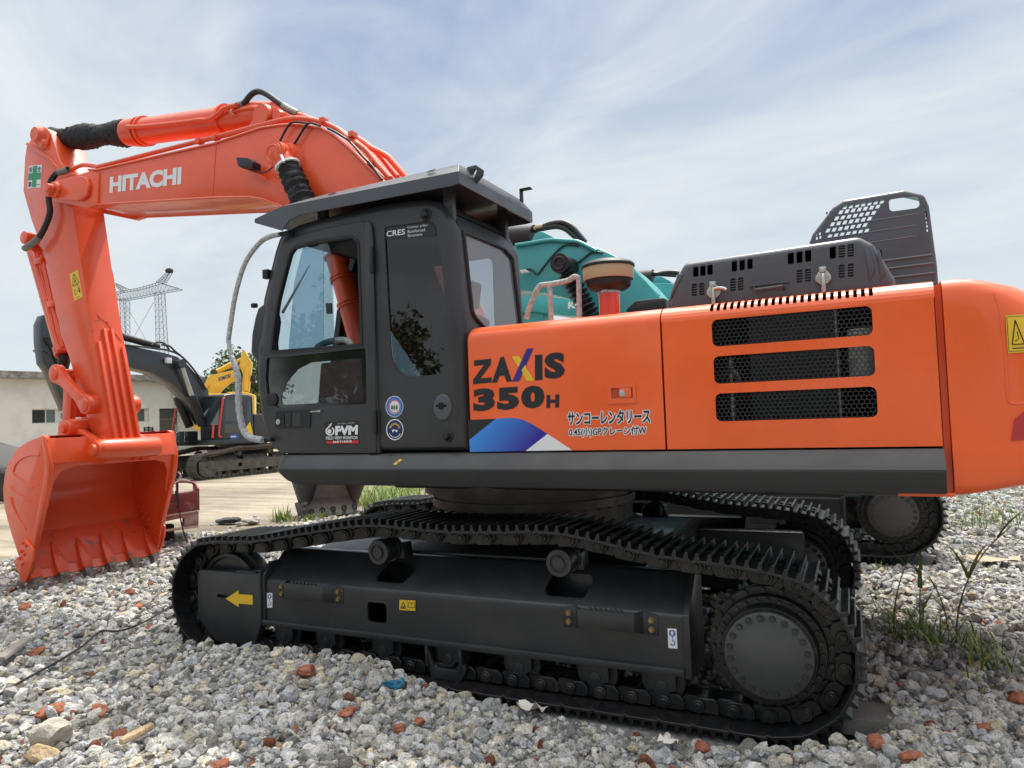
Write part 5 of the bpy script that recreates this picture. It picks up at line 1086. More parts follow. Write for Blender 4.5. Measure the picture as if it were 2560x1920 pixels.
# ================================================================== ground and gravel
def sstep(a, b, x): t = np.clip((x - a) / (b - a), 0, 1); return t * t * (3 - 2 * t)
TX = [-7, -5.6, -5.2, -4.9, -4.2, -3.4, -2.8, -2.13, -1.6, -1.1, -.76, -.15, .5, 2]
TZ = [.17, .15, .13, .13, .20, .20, .03, -.06, -.10, -.11, -.05, .12, .17, .17]
def vnoise(x, y, s, seed):
    r = np.random.default_rng(seed); P = r.random((64, 64)); u, v = x * s, y * s; i, j = np.floor(u).astype(int), np.floor(v).astype(int); f, h_ = u - i, v - j; f = f * f * (3 - 2 * f); h_ = h_ * h_ * (3 - 2 * h_)
    q = lambda a, b: P[a % 64, b % 64]; return (q(i, j) * (1-f) + q(i+1, j) * f) * (1-h_) + (q(i, j+1) * (1-f) + q(i+1, j+1) * f) * h_
def gz(x, y):
    x = np.asarray(x, float); y = np.asarray(y, float)
    near = np.exp(-((x + 3) ** 2 + (y - 1) ** 2) / 90.0)
    base = .17 + near * (.10 * (vnoise(x, y, .9, 1) - .5) + .05 * (vnoise(x, y, 2.3, 2) - .5))
    tab = np.interp(x, TX, TZ); w = 1 - sstep(.35, 1.3, np.abs(-.35 - y)); w = np.where(y > -.35, 1.0, w) * (1 - sstep(.9, 1.4, y)); z = base * (1 - w) + tab * w
    z = z - .15 * np.exp(-(((x + 9.35) / .55) ** 4 + ((y - 1.5) / 1.3) ** 4))
    for n0 in (-.05, 2.55):
        yy = y - .026 * (x + 3); tr = sstep(n0 - .12, n0 + .02, yy) * (1 - sstep(n0 + .62, n0 + .85, yy)) * sstep(-5.95, -5.5, x) * (1 - sstep(-.35, .1, x)); z = z * (1 - tr) + (-.055) * tr
    return z
def gravel_edge(x, y):                       # > 0 on the gravel, < 0 on the dirt yard
    b = np.interp(x, [-30, -14, -11.2, -10.2, -9.3, -7.5, -3, 0, 4, 20], [-5, -.5, 1.2, 4.2, 5.6, 6.6, 9.5, 15, 25, 30]); return (b - y) + 1.1 * (vnoise(x, y, .8, 5) - .5)
def axis(lo, hi, st, far):
    a = list(np.arange(lo, hi + 1e-6, st)); d = st; p = hi
    while p < far: d *= 1.35; p += d; a.append(p)
    d = st; p = lo
    while p > -far: d *= 1.35; p -= d; a.insert(0, p)
    return np.array(a)
gx, gy = axis(-13, 4, .11, 900), axis(-5, 13, .11, 900)
XX, YY = np.meshgrid(gx, gy); ZZ = gz(XX, YY); nx, ny = len(gx), len(gy)
me = bpy.data.meshes.new('ground'); idx = np.arange(nx * ny).reshape(ny, nx)
fa_ = np.stack([idx[:-1, :-1], idx[:-1, 1:], idx[1:, 1:], idx[1:, :-1]], -1).reshape(-1, 4)
me.vertices.add(nx * ny); me.vertices.foreach_set('co', np.stack([XX, YY, ZZ], -1).reshape(-1).astype(np.float32))
def set_faces(me, F):
    F = np.asarray(F, np.int32); k = F.shape[1]; me.loops.add(F.size); me.loops.foreach_set('vertex_index', F.reshape(-1)); me.polygons.add(len(F)); me.polygons.foreach_set('use_smooth', np.zeros(len(F), bool)); me.polygons.foreach_set('loop_start', np.arange(0, F.size, k, dtype=np.int32)); me.polygons.foreach_set('loop_total', np.full(len(F), k, np.int32)); me.update(calc_edges=True)
set_faces(me, fa_); me.polygons.foreach_set('use_smooth', np.ones(len(fa_), bool))
at_ = me.attributes.new('gravel', 'FLOAT', 'POINT'); at_.data.foreach_set('value', sstep(-.5, .4, gravel_edge(XX, YY)).reshape(-1).astype(np.float32))
def ground_material():
    m = bpy.data.materials.new('yard_ground'); m.use_nodes = True; nt = m.node_tree; N = nt.nodes; L = nt.links; b = N['Principled BSDF']; b.inputs['Roughness'].default_value = .95; b.inputs['Specular IOR Level'].default_value = .2
    tc_ = N.new('ShaderNodeTexCoord')
    def noise(vec, sc, det=6.0, ro=.6, dist=0.0):
        n = N.new('ShaderNodeTexNoise'); n.inputs['Scale'].default_value = sc; n.inputs['Detail'].default_value = det; n.inputs['Roughness'].default_value = ro; n.inputs['Distortion'].default_value = dist; L.new(vec, n.inputs['Vector']); return n.outputs[0]
    def ramp(src, p):
        r = N.new('ShaderNodeValToRGB'); e = r.color_ramp.elements
        while len(e) < len(p): e.new(.5)
        for q, (a, c) in zip(e, p): q.position = a; q.color = (*c, 1)
        L.new(src, r.inputs[0]); return r.outputs[0]
    def mix(f, a, b_, bl='MIX'):
        x = N.new('ShaderNodeMix'); x.data_type = 'RGBA'; x.blend_type = bl
        for i, v in ((0, f), (6, a), (7, b_)):
            if hasattr(v, 'links'): L.new(v, x.inputs[i])
            else: x.inputs[i].default_value = v
        return x.outputs[2]
    mp1 = N.new('ShaderNodeMapping'); mp1.inputs['Rotation'].default_value = (0, 0, rad(-42)); mp1.inputs['Scale'].default_value = (.10, 1.6, 1); L.new(tc_.outputs['Object'], mp1.inputs[0])
    streak = ramp(noise(mp1.outputs[0], 1.1, 7, .7, .3), [(.34, (.20, .165, .125)), (.48, (.33, .285, .22)), (.62, (.41, .36, .285))])
    patch = ramp(noise(tc_.outputs['Object'], .35, 5, .6), [(.35, (.62, .62, .64)), (.55, (1, 1, 1))])
    grit = ramp(noise(tc_.outputs['Object'], 16, 6, .75), [(.3, (.7, .7, .7)), (.6, (1.0, 1.0, 1.0))])
    dirt = mix(1.0, mix(1.0, streak, patch, 'MULTIPLY'), grit, 'MULTIPLY')
    grav = ramp(noise(tc_.outputs['Object'], 22, 6, .7), [(.35, (.10, .10, .10)), (.65, (.28, .27, .26))])
    at = N.new('ShaderNodeAttribute'); at.attribute_name = 'gravel'
    L.new(mix(at.outputs['Fac'], dirt, grav), b.inputs['Base Color'])
    bp_ = N.new('ShaderNodeBump'); bp_.inputs['Strength'].default_value = .6; bp_.inputs['Distance'].default_value = .05; L.new(noise(tc_.outputs['Object'], 11, 7, .7), bp_.inputs['Height']); L.new(bp_.outputs[0], b.inputs['Normal']); return m
me.materials.append(ground_material()); go = link('ground', me); go['kind'] = 'structure'
# --- the stones: one mass of crushed rubble
def ico(sub):
    bm = bmesh.new(); bmesh.ops.create_icosphere(bm, subdivisions=sub, radius=1.0); bm.verts.ensure_lookup_table(); v = np.array([q.co[:] for q in bm.verts]); f = np.array([[q.index for q in p.verts] for p in bm.faces]); bm.free(); return v, f
def rock_shapes(sub, n, r):
    v, f = ico(sub); out = []
    for _ in range(n):
        p = v.copy()
        for _ in range(r.integers(7, 12)):        # broken facets
            d = r.normal(size=3); d /= np.linalg.norm(d); h_ = r.uniform(.52, .88); t = p @ d; p -= np.outer(np.maximum(t - h_, 0), d)
        p += .05 * np.sin(p[:, [1, 2, 0]] * 7 + r.uniform(0, 6, 3)) + r.normal(size=p.shape) * .022
        p *= np.array([1, r.uniform(.65, .95), r.uniform(.5, .8)]); out.append(p)
    return out, f
def rot_z_tilt(r, n):
    q = r.normal(size=(n, 4)); q[:, 1:3] *= .45; q /= np.linalg.norm(q, axis=1)[:, None]; w, x, y, z = q[:, 0], q[:, 1], q[:, 2], q[:, 3]
    return np.stack([np.stack([1-2*(y*y+z*z), 2*(x*y-z*w), 2*(x*z+y*w)], -1), np.stack([2*(x*y+z*w), 1-2*(x*x+z*z), 2*(y*z-x*w)], -1), np.stack([2*(x*z-y*w), 2*(y*z+x*w), 1-2*(x*x+y*y)], -1)], 1)
def stone_mesh(name, pos, size, cols, sub, shapes, seed):
    r = np.random.default_rng(seed); base, f = rock_shapes(sub, shapes, r); k = len(base[0]); n = len(pos); R_ = rot_z_tilt(r, n); ids = r.integers(0, shapes, n); B = np.stack(base)[ids]
    V = np.einsum('nij,nkj->nki', R_, B) * size[:, None, None] + pos[:, None, :]
    F = (f[None] + (np.arange(n) * k)[:, None, None]).reshape(-1, 3); me = bpy.data.meshes.new(name); me.vertices.add(n * k); me.vertices.foreach_set('co', V.reshape(-1).astype(np.float32)); set_faces(me, F)
    ca = me.color_attributes.new('tone', 'FLOAT_COLOR', 'POINT'); cc = np.concatenate([np.repeat(cols, k, 0), np.ones((n * k, 1))], 1); ca.data.foreach_set('color', cc.reshape(-1).astype(np.float32)); return me
def stone_material():
    m = bpy.data.materials.new('crushed_rubble'); m.use_nodes = True; nt = m.node_tree; N = nt.nodes; L = nt.links; b = N['Principled BSDF']; b.inputs['Roughness'].default_value = .92; b.inputs['Specular IOR Level'].default_value = .25
    t = N.new('ShaderNodeTexCoord'); a = N.new('ShaderNodeVertexColor'); a.layer_name = 'tone'
    def noise(sc, det, ro):
        n = N.new('ShaderNodeTexNoise'); n.inputs['Scale'].default_value = sc; n.inputs['Detail'].default_value = det; n.inputs['Roughness'].default_value = ro; L.new(t.outputs['Object'], n.inputs['Vector']); return n.outputs[0]
    def ramp(src, p0, p1, c0, c1):
        r = N.new('ShaderNodeValToRGB'); e = r.color_ramp.elements; e[0].position, e[1].position = p0, p1; e[0].color = (c0,) * 3 + (1,); e[1].color = (c1,) * 3 + (1,); L.new(src, r.inputs[0]); return r.outputs[0]
    def mul(x, y):
        q = N.new('ShaderNodeMix'); q.data_type = 'RGBA'; q.blend_type = 'MULTIPLY'; q.inputs[0].default_value = 1; L.new(x, q.inputs[6]); L.new(y, q.inputs[7]); return q.outputs[2]
    L.new(mul(mul(a.outputs[0], ramp(noise(70, 5, .65), .36, .5, .42, 1.05)), ramp(noise(14, 4, .6), .3, .7, .75, 1.15)), b.inputs['Base Color'])
    u = N.new('ShaderNodeBump'); u.inputs['Strength'].default_value = .9; u.inputs['Distance'].default_value = .012; L.new(noise(85, 6, .7), u.inputs['Height']); L.new(u.outputs[0], b.inputs['Normal']); return m
SM = stone_material()
def tones(r, n):
    g_ = r.normal(.465, .09, n).clip(.17, .66); warm = r.normal(.012, .018, n); c = np.stack([g_ + warm, g_ + warm * .4, g_ * .985 - warm], -1)
    k = r.random(n); tan = k < .10; c[tan] *= np.array([1.05, .93, .76]); dk = (k > .10) & (k < .2); c[dk] *= .55
    br = k > .985; c[br] = np.array([.30, .115, .07]) * r.uniform(.5, 1.1, (br.sum(), 1)); return c.clip(.02, .75)
r = np.random.default_rng(21); ex, ey = EYE.x, EYE.y; P = []
for (r0, r1, dens, mean) in ((1.6, 5.6, 720, .030), (5.6, 9.5, 400, .033), (9.5, 17, 170, .043), (17, 26, 60, .05)):
    th0, th1 = rad(-80), rad(36); area = .5 * (r1*r1 - r0*r0) * (th1 - th0); n = int(area * dens); d = np.sqrt(r.uniform(r0*r0, r1*r1, n)); th = r.uniform(th0, th1, n)
    x, y = ex + d * np.sin(th), ey + d * np.cos(th); s = np.exp(r.normal(math.log(mean), .40, n)).clip(.014, .078); P.append(np.stack([x, y, s, d], -1))
P = np.concatenate(P); e = gravel_edge(P[:, 0], P[:, 1]); keep = (e > 0) | (r.random(len(P)) < .10 * np.exp(np.minimum(e, 0) * .7)); P = P[keep]
def in_track(x, y, m=.0):
    o = np.zeros(len(x), bool)
    for n0 in (-.05, 2.55, 4.55): yy = y - (.026 * (x + 3) if n0 < 4 else 0); o |= (yy > n0 - m) & (yy < n0 + .64 + m) & (x > -5.55 - m) & (x < -.2 + m if n0 < 4 else x < .55)
    return o
FN = int(.5 * (5.2**2 - 1.6**2) * rad(86) * 900); d = np.sqrt(r.uniform(1.6**2, 5.2**2, FN)); th = r.uniform(rad(-69), rad(17), FN); P = np.concatenate([P, np.stack([ex + d * np.sin(th), ey + d * np.cos(th), r.uniform(.006, .015, FN), d + 10], -1)])
P = P[~in_track(P[:, 0], P[:, 1], .02)]
pos = np.stack([P[:, 0], P[:, 1], gz(P[:, 0], P[:, 1]) + P[:, 2] * r.uniform(.0, .55, len(P))], -1); col = tones(r, len(P)); nearm = P[:, 3] < 5.6
gst = stone_mesh('gravel', pos[nearm], P[nearm, 2], col[nearm], 2, 22, 5); gst.materials.append(SM); o = link('gravel', gst); o['kind'] = 'stuff'
gst = stone_mesh('gravel', pos[~nearm], P[~nearm, 2], col[~nearm], 1, 26, 6); gst.materials.append(SM); o = link('gravel', gst); o['kind'] = 'stuff'
# --- larger pieces one can tell apart
def on_ground(k, x, y):                       # the spot on the gravel seen there
    z = .18
    for _ in range(6):
        zt_ = ZT[k]; a = (zt_[0] + x * zt_[2] - 1280.0) / FPX; b = (zt_[1] + y * zt_[2] - 960.0) / FPX; d = Vector([CR[0][i] * a + CR[1][i] * b + CR[2][i] for i in range(3)]); t = (z - EYE.z) / d.z; p = EYE + d * t; z = float(gz(p.x, p.y)) + .03
    return p
def chunk(name, p, dims, colr, label, cat, group=None, seed=0, rz=0.0):
    rr = np.random.default_rng(seed); b, f = rock_shapes(3, 1, rr); v = b[0] / np.abs(b[0]).max(0) * np.array(dims) / 2; c, s_ = math.cos(rz), math.sin(rz); v = v @ np.array([[c, s_, 0], [-s_, c, 0], [0, 0, 1]])
    me = bpy.data.meshes.new(name); me.from_pydata([tuple(q) for q in v], [], f.tolist()); me.materials.append(colr); o = link(name, me); o.location = p + Vector((0, 0, dims[2] * .3)); return tag(o, label, cat, group)
brick = mat('red_brick', (0.27, 0.085, 0.048), .95, col2=(.38, .17, .11), vscale=18, bump=.5, bscale=70, spec=.2)
bricks = [(1010, 1390, .21, .14, 'X', 'orange brick lump lying on the gravel beside the stone mound, largest of its kind')]
BR = 'brick fragments scattered in the gravel'
for i, (k, x, y, a, b, lab) in enumerate([
    ('Y', 135, 940, .15, .13, 'orange brick chunk on the mound crest in front of the idler guard'), ('Y', 460, 1260, .16, .09, 'dark maroon brick piece below the mound crest, tilted'),
    ('Y', 1010, 1320, .08, .07, 'small square orange brick bit in front of the track frame'), ('Y', 860, 1380, .09, .08, 'small maroon brick bit near the bottom edge'),
    ('X', 1080, 425, .22, .09, 'long red brick shard between bucket and track front'), ('X', 1000, 318, .13, .1, 'orange brick lump in front of the bucket teeth'),
    ('X', 385, 1245, .20, .10, 'flat red brick slab low in the sunlit gravel'), ('X', 760, 1240, .22, .09, 'wide red brick slab with a broken end, middle of the sunlit gravel'),
    ('X', 290, 785, .13, .1, 'dark red brick piece beside the grey plank'), ('X', 190, 440, .16, .11, 'brown brick piece below the shadow of the bucket'),
    ('Q', 1390, 1620, .13, .09, 'orange brick lump at the bottom edge right of the sprocket'), ('Q', 1190, 1530, .12, .09, 'brown brick piece beside the grey slab'), ('Q', 1790, 1450, .10, .08, 'small red brick bit in the shaded gravel'), ('Q', 1980, 1290, .12, .1, 'orange brick bit at the edge of the shaded gravel'), ('Q', 220, 1555, .11, .1, 'orange brick bit in front of the drive cover')]):
    chunk('brick_fragment', on_ground(k, x, y), (a, b, min(a, b) * .75), brick, lab, 'brick fragment', BR, 40 + i, i * 1.3)
stone_m = mat('pale_stone', (.5, .46, .38), .95, col2=(.36, .34, .3), vscale=14, bump=.6, bscale=60, spec=.2); tan_m = mat('tan_stone', (.5, .36, .2), .95, col2=(.4, .3, .2), vscale=14, bump=.6, bscale=60, spec=.2); dark_m = mat('dark_slab', (.12, .115, .105), .9, bump=.4, bscale=40)
chunk('stone', on_ground('X', 380, 1490), (.27, .2, .2), stone_m, 'big pale cream stone low in the sunlit gravel', 'stone', None, 71, .4)
chunk('stone', on_ground('X', 330, 1600), (.24, .13, .12), tan_m, 'tan wedge of stone at the bottom edge under the big pale stone', 'stone', None, 72, .1)
g = G(Matrix.Translation(on_ground('Q', 1170, 1400)) @ Matrix.Rotation(.5, 4, 'Z') @ Matrix.Rotation(.10, 4, 'Y')); g.prism(rc([(-.26, -.14), (.02, -.17), (.24, -.08), (.25, .10), (-.06, .17), (-.24, .1)], .03), -.03, .07, ax='z'); tag(mk('concrete_slab', g, dark_m, None, .012, 2), 'dark grey broken slab lying beside the sprocket end of the track', 'slab')
wood = mat('dry_wood', (.34, .25, .14), .9, col2=(.5, .39, .24), vscale=30, bump=.5, bscale=90); grey_wood = mat('grey_wood', (.22, .21, .19), .9, bump=.5, bscale=80)
def stick(name, k, a, b, w, h_, m, label):
    p, q = on_ground(k, *a), on_ground(k, *b); d = (q - p); s = Vector((-d.y, d.x, 0)).normalized(); rings = []
    for t in (0, .3, .6, 1): c = p + d * t + Vector((0, 0, .035)); ww = w * (1 - .35 * abs(t - .45)) / 2; rings.append([c - s * ww, c + s * ww, c + s * ww * .8 + Vector((0, 0, h_)), c - s * ww * .7 + Vector((0, 0, h_ * .8))])
    g = G(); g.loft(rings); return tag(mk(name, g, m, None, .004), label, 'wood')
stick('wood_stick', 'X', (930, 1530), (1175, 1400), .05, .035, wood, 'split brown stick lying on the gravel near the bottom edge')
stick('wood_plank', 'X', (0, 870), (205, 715), .09, .03, grey_wood, 'weathered grey plank at the picture edge below the bucket')
stick('wood_stick', 'Y', (-25, 885), (50, 893), .035, .015, mat('pale_wood', (.62, .55, .36), .8), 'pale yellow splinter on the mound beside the orange brick chunk')
p = on_ground('Y', 830, 1055); g = G(); g.tube([p + Vector((.05 * math.cos(i), .04 * math.sin(i * 1.7), .03 + .02 * math.sin(i * 2.3))) for i in range(9)], [.02, .03, .024, .034, .02, .03, .025, .03, .015], 7); tag(mk('rag', g, mat('blue_cloth', (.03, .17, .27), .9), None, ang=180), 'crumpled blue rag at the foot of the track on the mound', 'rag')
def paper(k, x, y, w, label, sd, m=None):
    rr = np.random.default_rng(sd); p = on_ground(k, x, y) + Vector((0, 0, .05)); n = 5; vs = [p + Vector(((i / n - .5) * w + rr.normal(0, .006), (j / 3 - .5) * w * .45, abs(rr.normal(0, .022)))) for j in range(4) for i in range(n + 1)]
    g = G(); g.add(vs + [v - Vector((0, 0, .003)) for v in vs], [(j*(n+1)+i, j*(n+1)+i+1, (j+1)*(n+1)+i+1, (j+1)*(n+1)+i) for j in range(3) for i in range(n)]); tag(mk('paper_scrap', g, m or mat('scrap_paper', (.66, .62, .55), .85), None, ang=180), label, 'litter')
paper('Y', 1870, 1262, .2, 'crumpled pale paper scrap in the gravel in front of the rollers', 3); paper('Q', 25, 1560, .12, 'white torn wrapper standing in the gravel below the track shoes', 4)
paper('Q', 1850, 520, .5, 'flat brown cardboard piece on the shaded gravel behind the weeds', 5, mat('cardboard', (.40, .31, .22), .9))
# thin cable snaking across the gravel
g = G(); cp = [on_ground('X', x, y) + Vector((0, 0, .03)) for x, y in [(-60, 1165), (100, 1065), (300, 950), (480, 850), (640, 745), (730, 665), (790, 632), (930, 630), (1100, 565), (1240, 485), (1310, 440)]]; g.tube(smooth_path(cp, 6), .009, 7); tag(mk('cable', g, M['hose']), 'thin black cable lying across the gravel towards the track front', 'cable')
p = on_ground('W', 60, 1420); 
for i, (dx, dy, lab) in enumerate(((0, 0, 'dark crumpled tarpaulin scrap on the dirt beyond the track front'), (.35, .1, 'pale grey crumpled sack on the dirt beside the dark scrap'))):
    chunk('tarp_scrap', p + Vector((dx * 1.4, dy, .0)), (.5 - .1 * i, .3, .13), mat('scrap_cloth', (.05, .05, .055) if i == 0 else (.36, .35, .31), .9, bump=.6, bscale=15), lab, 'scrap', None, 90 + i, .3)
# ================================================================== grass and weeds
def leafmat(name, a, b): return mat(name, a, .55, col2=b, vscale=5, spec=.4)
GRN = leafmat('weed_green', (.12, .19, .03), (.20, .27, .06)); GRN2 = leafmat('reed_green', (.15, .22, .04), (.28, .33, .07)); DRY = leafmat('dry_stem', (.16, .16, .08), (.09, .12, .04))
def blade(g, p, az, L, w, lean, curl, mi=0, n=6):
    d = Vector((math.cos(az), math.sin(az), 0)); s = Vector((-d.y, d.x, 0)); a = []; b = []; q = Vector(p); ang = lean
    for i in range(n + 1):
        ww = w * (1 - (i / n) ** 1.6) / 2 + .0006; a.append(q - s * ww); b.append(q + s * ww); q = q + (d * math.sin(ang) + Vector((0, 0, math.cos(ang)))) * (L / n); ang += curl / n
    g.quadstrip(a, b, mi)
def weed(name, p, r_, n, h_, label, group=None, wide=.012, seed=0, cat='weed', lean=.7):
    rr = random.Random(seed); g = G(); p = Vector(p)
    for i in range(n):
        q = p + Vector((rr.gauss(0, r_), rr.gauss(0, r_), 0)); q.z = float(gz(q.x, q.y)) + .0
        blade(g, q, rr.uniform(0, 6.28), h_ * rr.uniform(.4, 1.1), wide * rr.uniform(.6, 1.3), rr.uniform(.05, lean), rr.uniform(.2, 1.5), rr.choice((0, 0, 0, 1)))
    return tag(mk(name, g, [GRN, GRN2], ang=180), label, cat, group)
def reed(p, h_, az, tilt, label, seed, leaves=9):        # one tall stalk with long leaves
    rr = random.Random(seed); d = Vector((math.cos(az), math.sin(az), 0)); st = [Vector(p) + (d * math.sin(tilt * t) + Vector((0, 0, math.cos(tilt * t)))) * h_ * t for t in [i / 8 for i in range(9)]]
    g = G(); g.tube(st, [.008 * (1 - .6 * i / 8) for i in range(9)], 6); o = tag(mk('reed', g, DRY, ang=180), label, 'reed', 'reeds growing beside the sprocket')
    for i in range(leaves):
        t = rr.uniform(.15, .95); k = int(t * 8); g = G(); blade(g, st[k], az + rr.choice((0, 3.14)) + rr.gauss(0, .5), rr.uniform(.28, .5) * h_, .028 * rr.uniform(.7, 1.2), rr.uniform(.3, .9), rr.uniform(.1, 1.3), 0, 8); mk('leaf', g, rr.choice((GRN, GRN2, GRN2)), o, ang=180)
    return o
reed(on_ground('Q', 1640, 960), .98, .6, .55, 'tallest reed, leaning away with a long pointed tip', 3, 9)
reed(on_ground('Q', 1290, 900), .62, .3, .25, 'upright dark reed nearest to the track shoes', 4, 6)
reed(on_ground('Q', 1440, 900), .55, 1.2, .2, 'short reed with one yellow green leaf, second from the track shoes', 5, 6)
reed(on_ground('Q', 1590, 880), .42, 2.6, .3, 'short reed with a small side leaf, third from the track shoes', 6, 5)
for i, (x, y, n, h_, lab) in enumerate(((1500, 930, 80, .36, 'wide tuft of dark green blades at the foot of the reeds'), (1760, 1080, 55, .32, 'low spreading green tuft in front of the tallest reed'), (1350, 880, 40, .34, 'small tuft of blades at the foot of the upright reed'))): weed('grass_tuft', on_ground('Q', x, y), .16, n, h_, lab, 'grass tufts at the foot of the reeds', .014, 20 + i)
for i, (x, y) in enumerate(((1590, 300), (1680, 310), (1770, 280), (1860, 310), (1960, 280))): weed('tall_weed', on_ground('Q', x, y), .16, 16, .62, ('thin dark weed beside the far hub cover', 'thin weed second from the far hub cover', 'thin weed midway along the far gravel', 'bent weed fourth from the far hub cover', 'tall weed at the picture edge under the counterweight')[i], 'thin weeds growing behind the machines', .012, 30 + i, 'weed', .5)
for i in range(3): weed('meadow_grass', on_ground('W', 2040 + i * 190, 1150 - i * 90) , .5, 420, .5, ('thick light green grass clump behind the grey bucket', 'grass clump between grey bucket and swing bearing', 'grass clump farthest along the yard edge')[i], 'green grass clumps along the yard edge', .016, 50 + i, 'grass', .9)
weed('weed', on_ground('W', 830, 1370), .1, 46, .34, 'small leafy weed on the dirt in front of the grey bucket', None, .03, 61); 
for i, (x, y) in enumerate(((1200, 1370), (1390, 1350), (1710, 1250), (1560, 1300))): weed('weed', on_ground('W', x, y), .08, 26, .2, ('leafy weed at the first tooth of the grey bucket', 'leafy weed at the second tooth of the grey bucket', 'leafy weed at the last tooth of the grey bucket', 'leafy weed between the middle teeth of the grey bucket')[i], 'weeds under the grey bucket', .03, 65 + i)
weed('weed', on_ground('Q', 1210, 545), .05, 18, .16, 'tiny green weed on the gravel under the far track', None, .014, 77)
# ================================================================== things farther back
def wpos(o): return WM.get(o.name, Matrix())
def copy_part(o, parent, T=None):            # a part with its sub-parts
    c = o.copy(); C.objects.link(c); c.parent = parent
    if T is not None: c.matrix_parent_inverse = WM[parent.name].inverted(); c.matrix_basis = T @ o.matrix_basis
    else: c.matrix_parent_inverse = Matrix()
    for ch in list(o.children): copy_part(ch, c)
    return c
own = list(EX.children)
def undercarriage(rt, T, names=('track_chain', 'track_frame', 'idler_guard', 'idler_wheel', 'sprocket', 'track_roller', 'track_guide', 'carrier_roller'), far=True, mats=None):
    seen = {}; out = []
    for o in own:
        k = o.name.split('.')[0]
        if k in names:
            i = seen.get(k, 0); seen[k] = i + 1
            half = {'track_roller': 7, 'carrier_roller': 2}.get(k, 1)
            if i < half or far: out.append(copy_part(o, rt, T))
    return out
def remap(o, table):                          # give a copy its own finish
    def go_(q):
        if q.type == 'MESH':
            me = q.data
            key = (me.name, id(table))
            if key not in remap.cache:
                m2 = me.copy()
                for i, m in enumerate(m2.materials):
                    if m and m.name in table: m2.materials[i] = table[m.name]
                remap.cache[key] = m2
            q.data = remap.cache[key]
        for c in q.children: go_(c)
    go_(o)
remap.cache = {}
dust = mat('dusty_track', (.07, .06, .05), .8, col2=(.14, .12, .09), vscale=7); dustf = mat('dusty_frame', (.06, .058, .052), .75, col2=(.12, .105, .085), vscale=4)
# ------------------------------------------------------------------ dark grey excavator on the yard
BK = PL(-20.72, 12.28, 86)
def root_at(name, pl, label, cat, group=None): return root(name, (pl.o.x, pl.o.y, float(gz(pl.o.x, pl.o.y))), label, cat, group)
GX = root_at('excavator', BK, 'dark grey excavator with red rails on the dirt yard before the white building', 'excavator')
bdark = mat('slate_paint', (.022, .026, .032), .4, coat=.3, var=.1, vscale=2); redp = mat('red_rail_paint', (.55, .05, .04), .4); yel = mat('machine_yellow', (.72, .42, .03), .4, coat=.3, var=.06, vscale=2)
k = .88; Tb = BK.T @ Matrix.Translation((2.45, .0, .18)) @ Matrix.Scale(k, 4) @ U.T.inverted()
for o in undercarriage(GX, Tb, far=True): remap(o, {'track_steel': dust, 'undercarriage_paint': dustf})
def bpoly(pl, k_, l, n0, n1, name, m, par, bev=.02, r=.0, nr=None):
    q = pl.pts(k_, l, n0 if nr is None else nr); q = rc(q, r, 3) if r else q; g = G(pl.T); g.prism(q, n0, n1); return mk(name, g, m, par, bev, 2, 25)
g = G(BK.T); u0 = BK.uz('V', 880, 1080, .3)[0]; u1 = u0 + 4.3
zd = BK.uz('V', 800, 1110, .3)[1]; zs = BK.uz('V', 800, 1035, .3)[1]
g.box((u0, .25, zd), (u1, 2.75, zs)); g.box((u0 + 1.2, .9, .9), (u0 + 2.6, 2.1, zd)); mk('deck_frame', g, bdark, GX, .03)
cabp = BK.pts('V', [(893, 1035), (893, 900), (897, 838), (925, 470), (940, 446), (1050, 432), (1250, 446), (1310, 470), (1330, 1035)], .3)
g = G(BK.T); zt = BK.uz('V', 900, 435, .3)[1]; x0, x1 = cabp[0][0], cabp[-1][0]
co = rc(cabp, .05, 3); win = rc(BK.pts('V', [(945, 790), (965, 510), (1175, 525), (1205, 790)], .3), .06, 3); win2 = rc(BK.pts('V', [(945, 830), (1150, 825), (1200, 950), (945, 945)], .3), .05, 3); win3 = rc(BK.pts('V', [(1238, 780), (1240, 520), (1290, 525), (1300, 780)], .3), .04, 3); win0 = rc(BK.pts('V', [(668, 820), (715, 505), (860, 500), (905, 500), (880, 820)], .3), .04, 3)
tray(g, co, [win, win2, win3], .3, 1.15, .06, 3, back=True); cabk = mk('cab', g, bdark, GX)
for w_ in (win, win2, win3): g = G(BK.T); g.prism(w_, .315, .325); mk('cab_window', g, mat('smoky_glass', (.02, .024, .028), .05, coat=1), cabk)
g = G(BK.T); a, b = cabp[1], cabp[3]; g.quadstrip([(a[0] + (b[0]-a[0]) * t - .03, .42, a[1] + (b[1]-a[1]) * t) for t in (.05, .5, .95)], [(a[0] + (b[0]-a[0]) * t - .03, 1.34, a[1] + (b[1]-a[1]) * t) for t in (.05, .5, .95)]); mk('windscreen', g, mat('sky_glass', (.03, .04, .05), .03, coat=1), cabk)
g = G(BK.T); 
for i in range(18): z = zs + .05; n = .45 + .9 * i / 17; a = cabp[1]; g.tube([(a[0] - .06, n, zs + .02), (a[0] - .06, n, a[1] + .15)], .012, 5)
g.tube([(cabp[1][0] - .06, .4, cabp[1][1] + .15), (cabp[1][0] - .06, 1.4, cabp[1][1] + .15)], .02, 6); mk('window_grille', g, M['ink'], cabk)
g = G(BK.T); q = BK.pts('V', [(948, 488), (925, 500), (905, 650), (878, 880), (872, 985), (900, 1000)], .18); g.tube([(u, .2, z) for u, z in q], .035, 8); mk('grab_rail', g, redp, GX)
g = G(BK.T); q = BK.pts('V', [(500, 602), (420, 605), (330, 622), (305, 650), (275, 850), (255, 1050), (290, 1100)], 2.5); g.tube(smooth_path([(u, 2.5, z) for u, z in q], 4), .035, 8); mk('grab_rail', g, redp, GX)
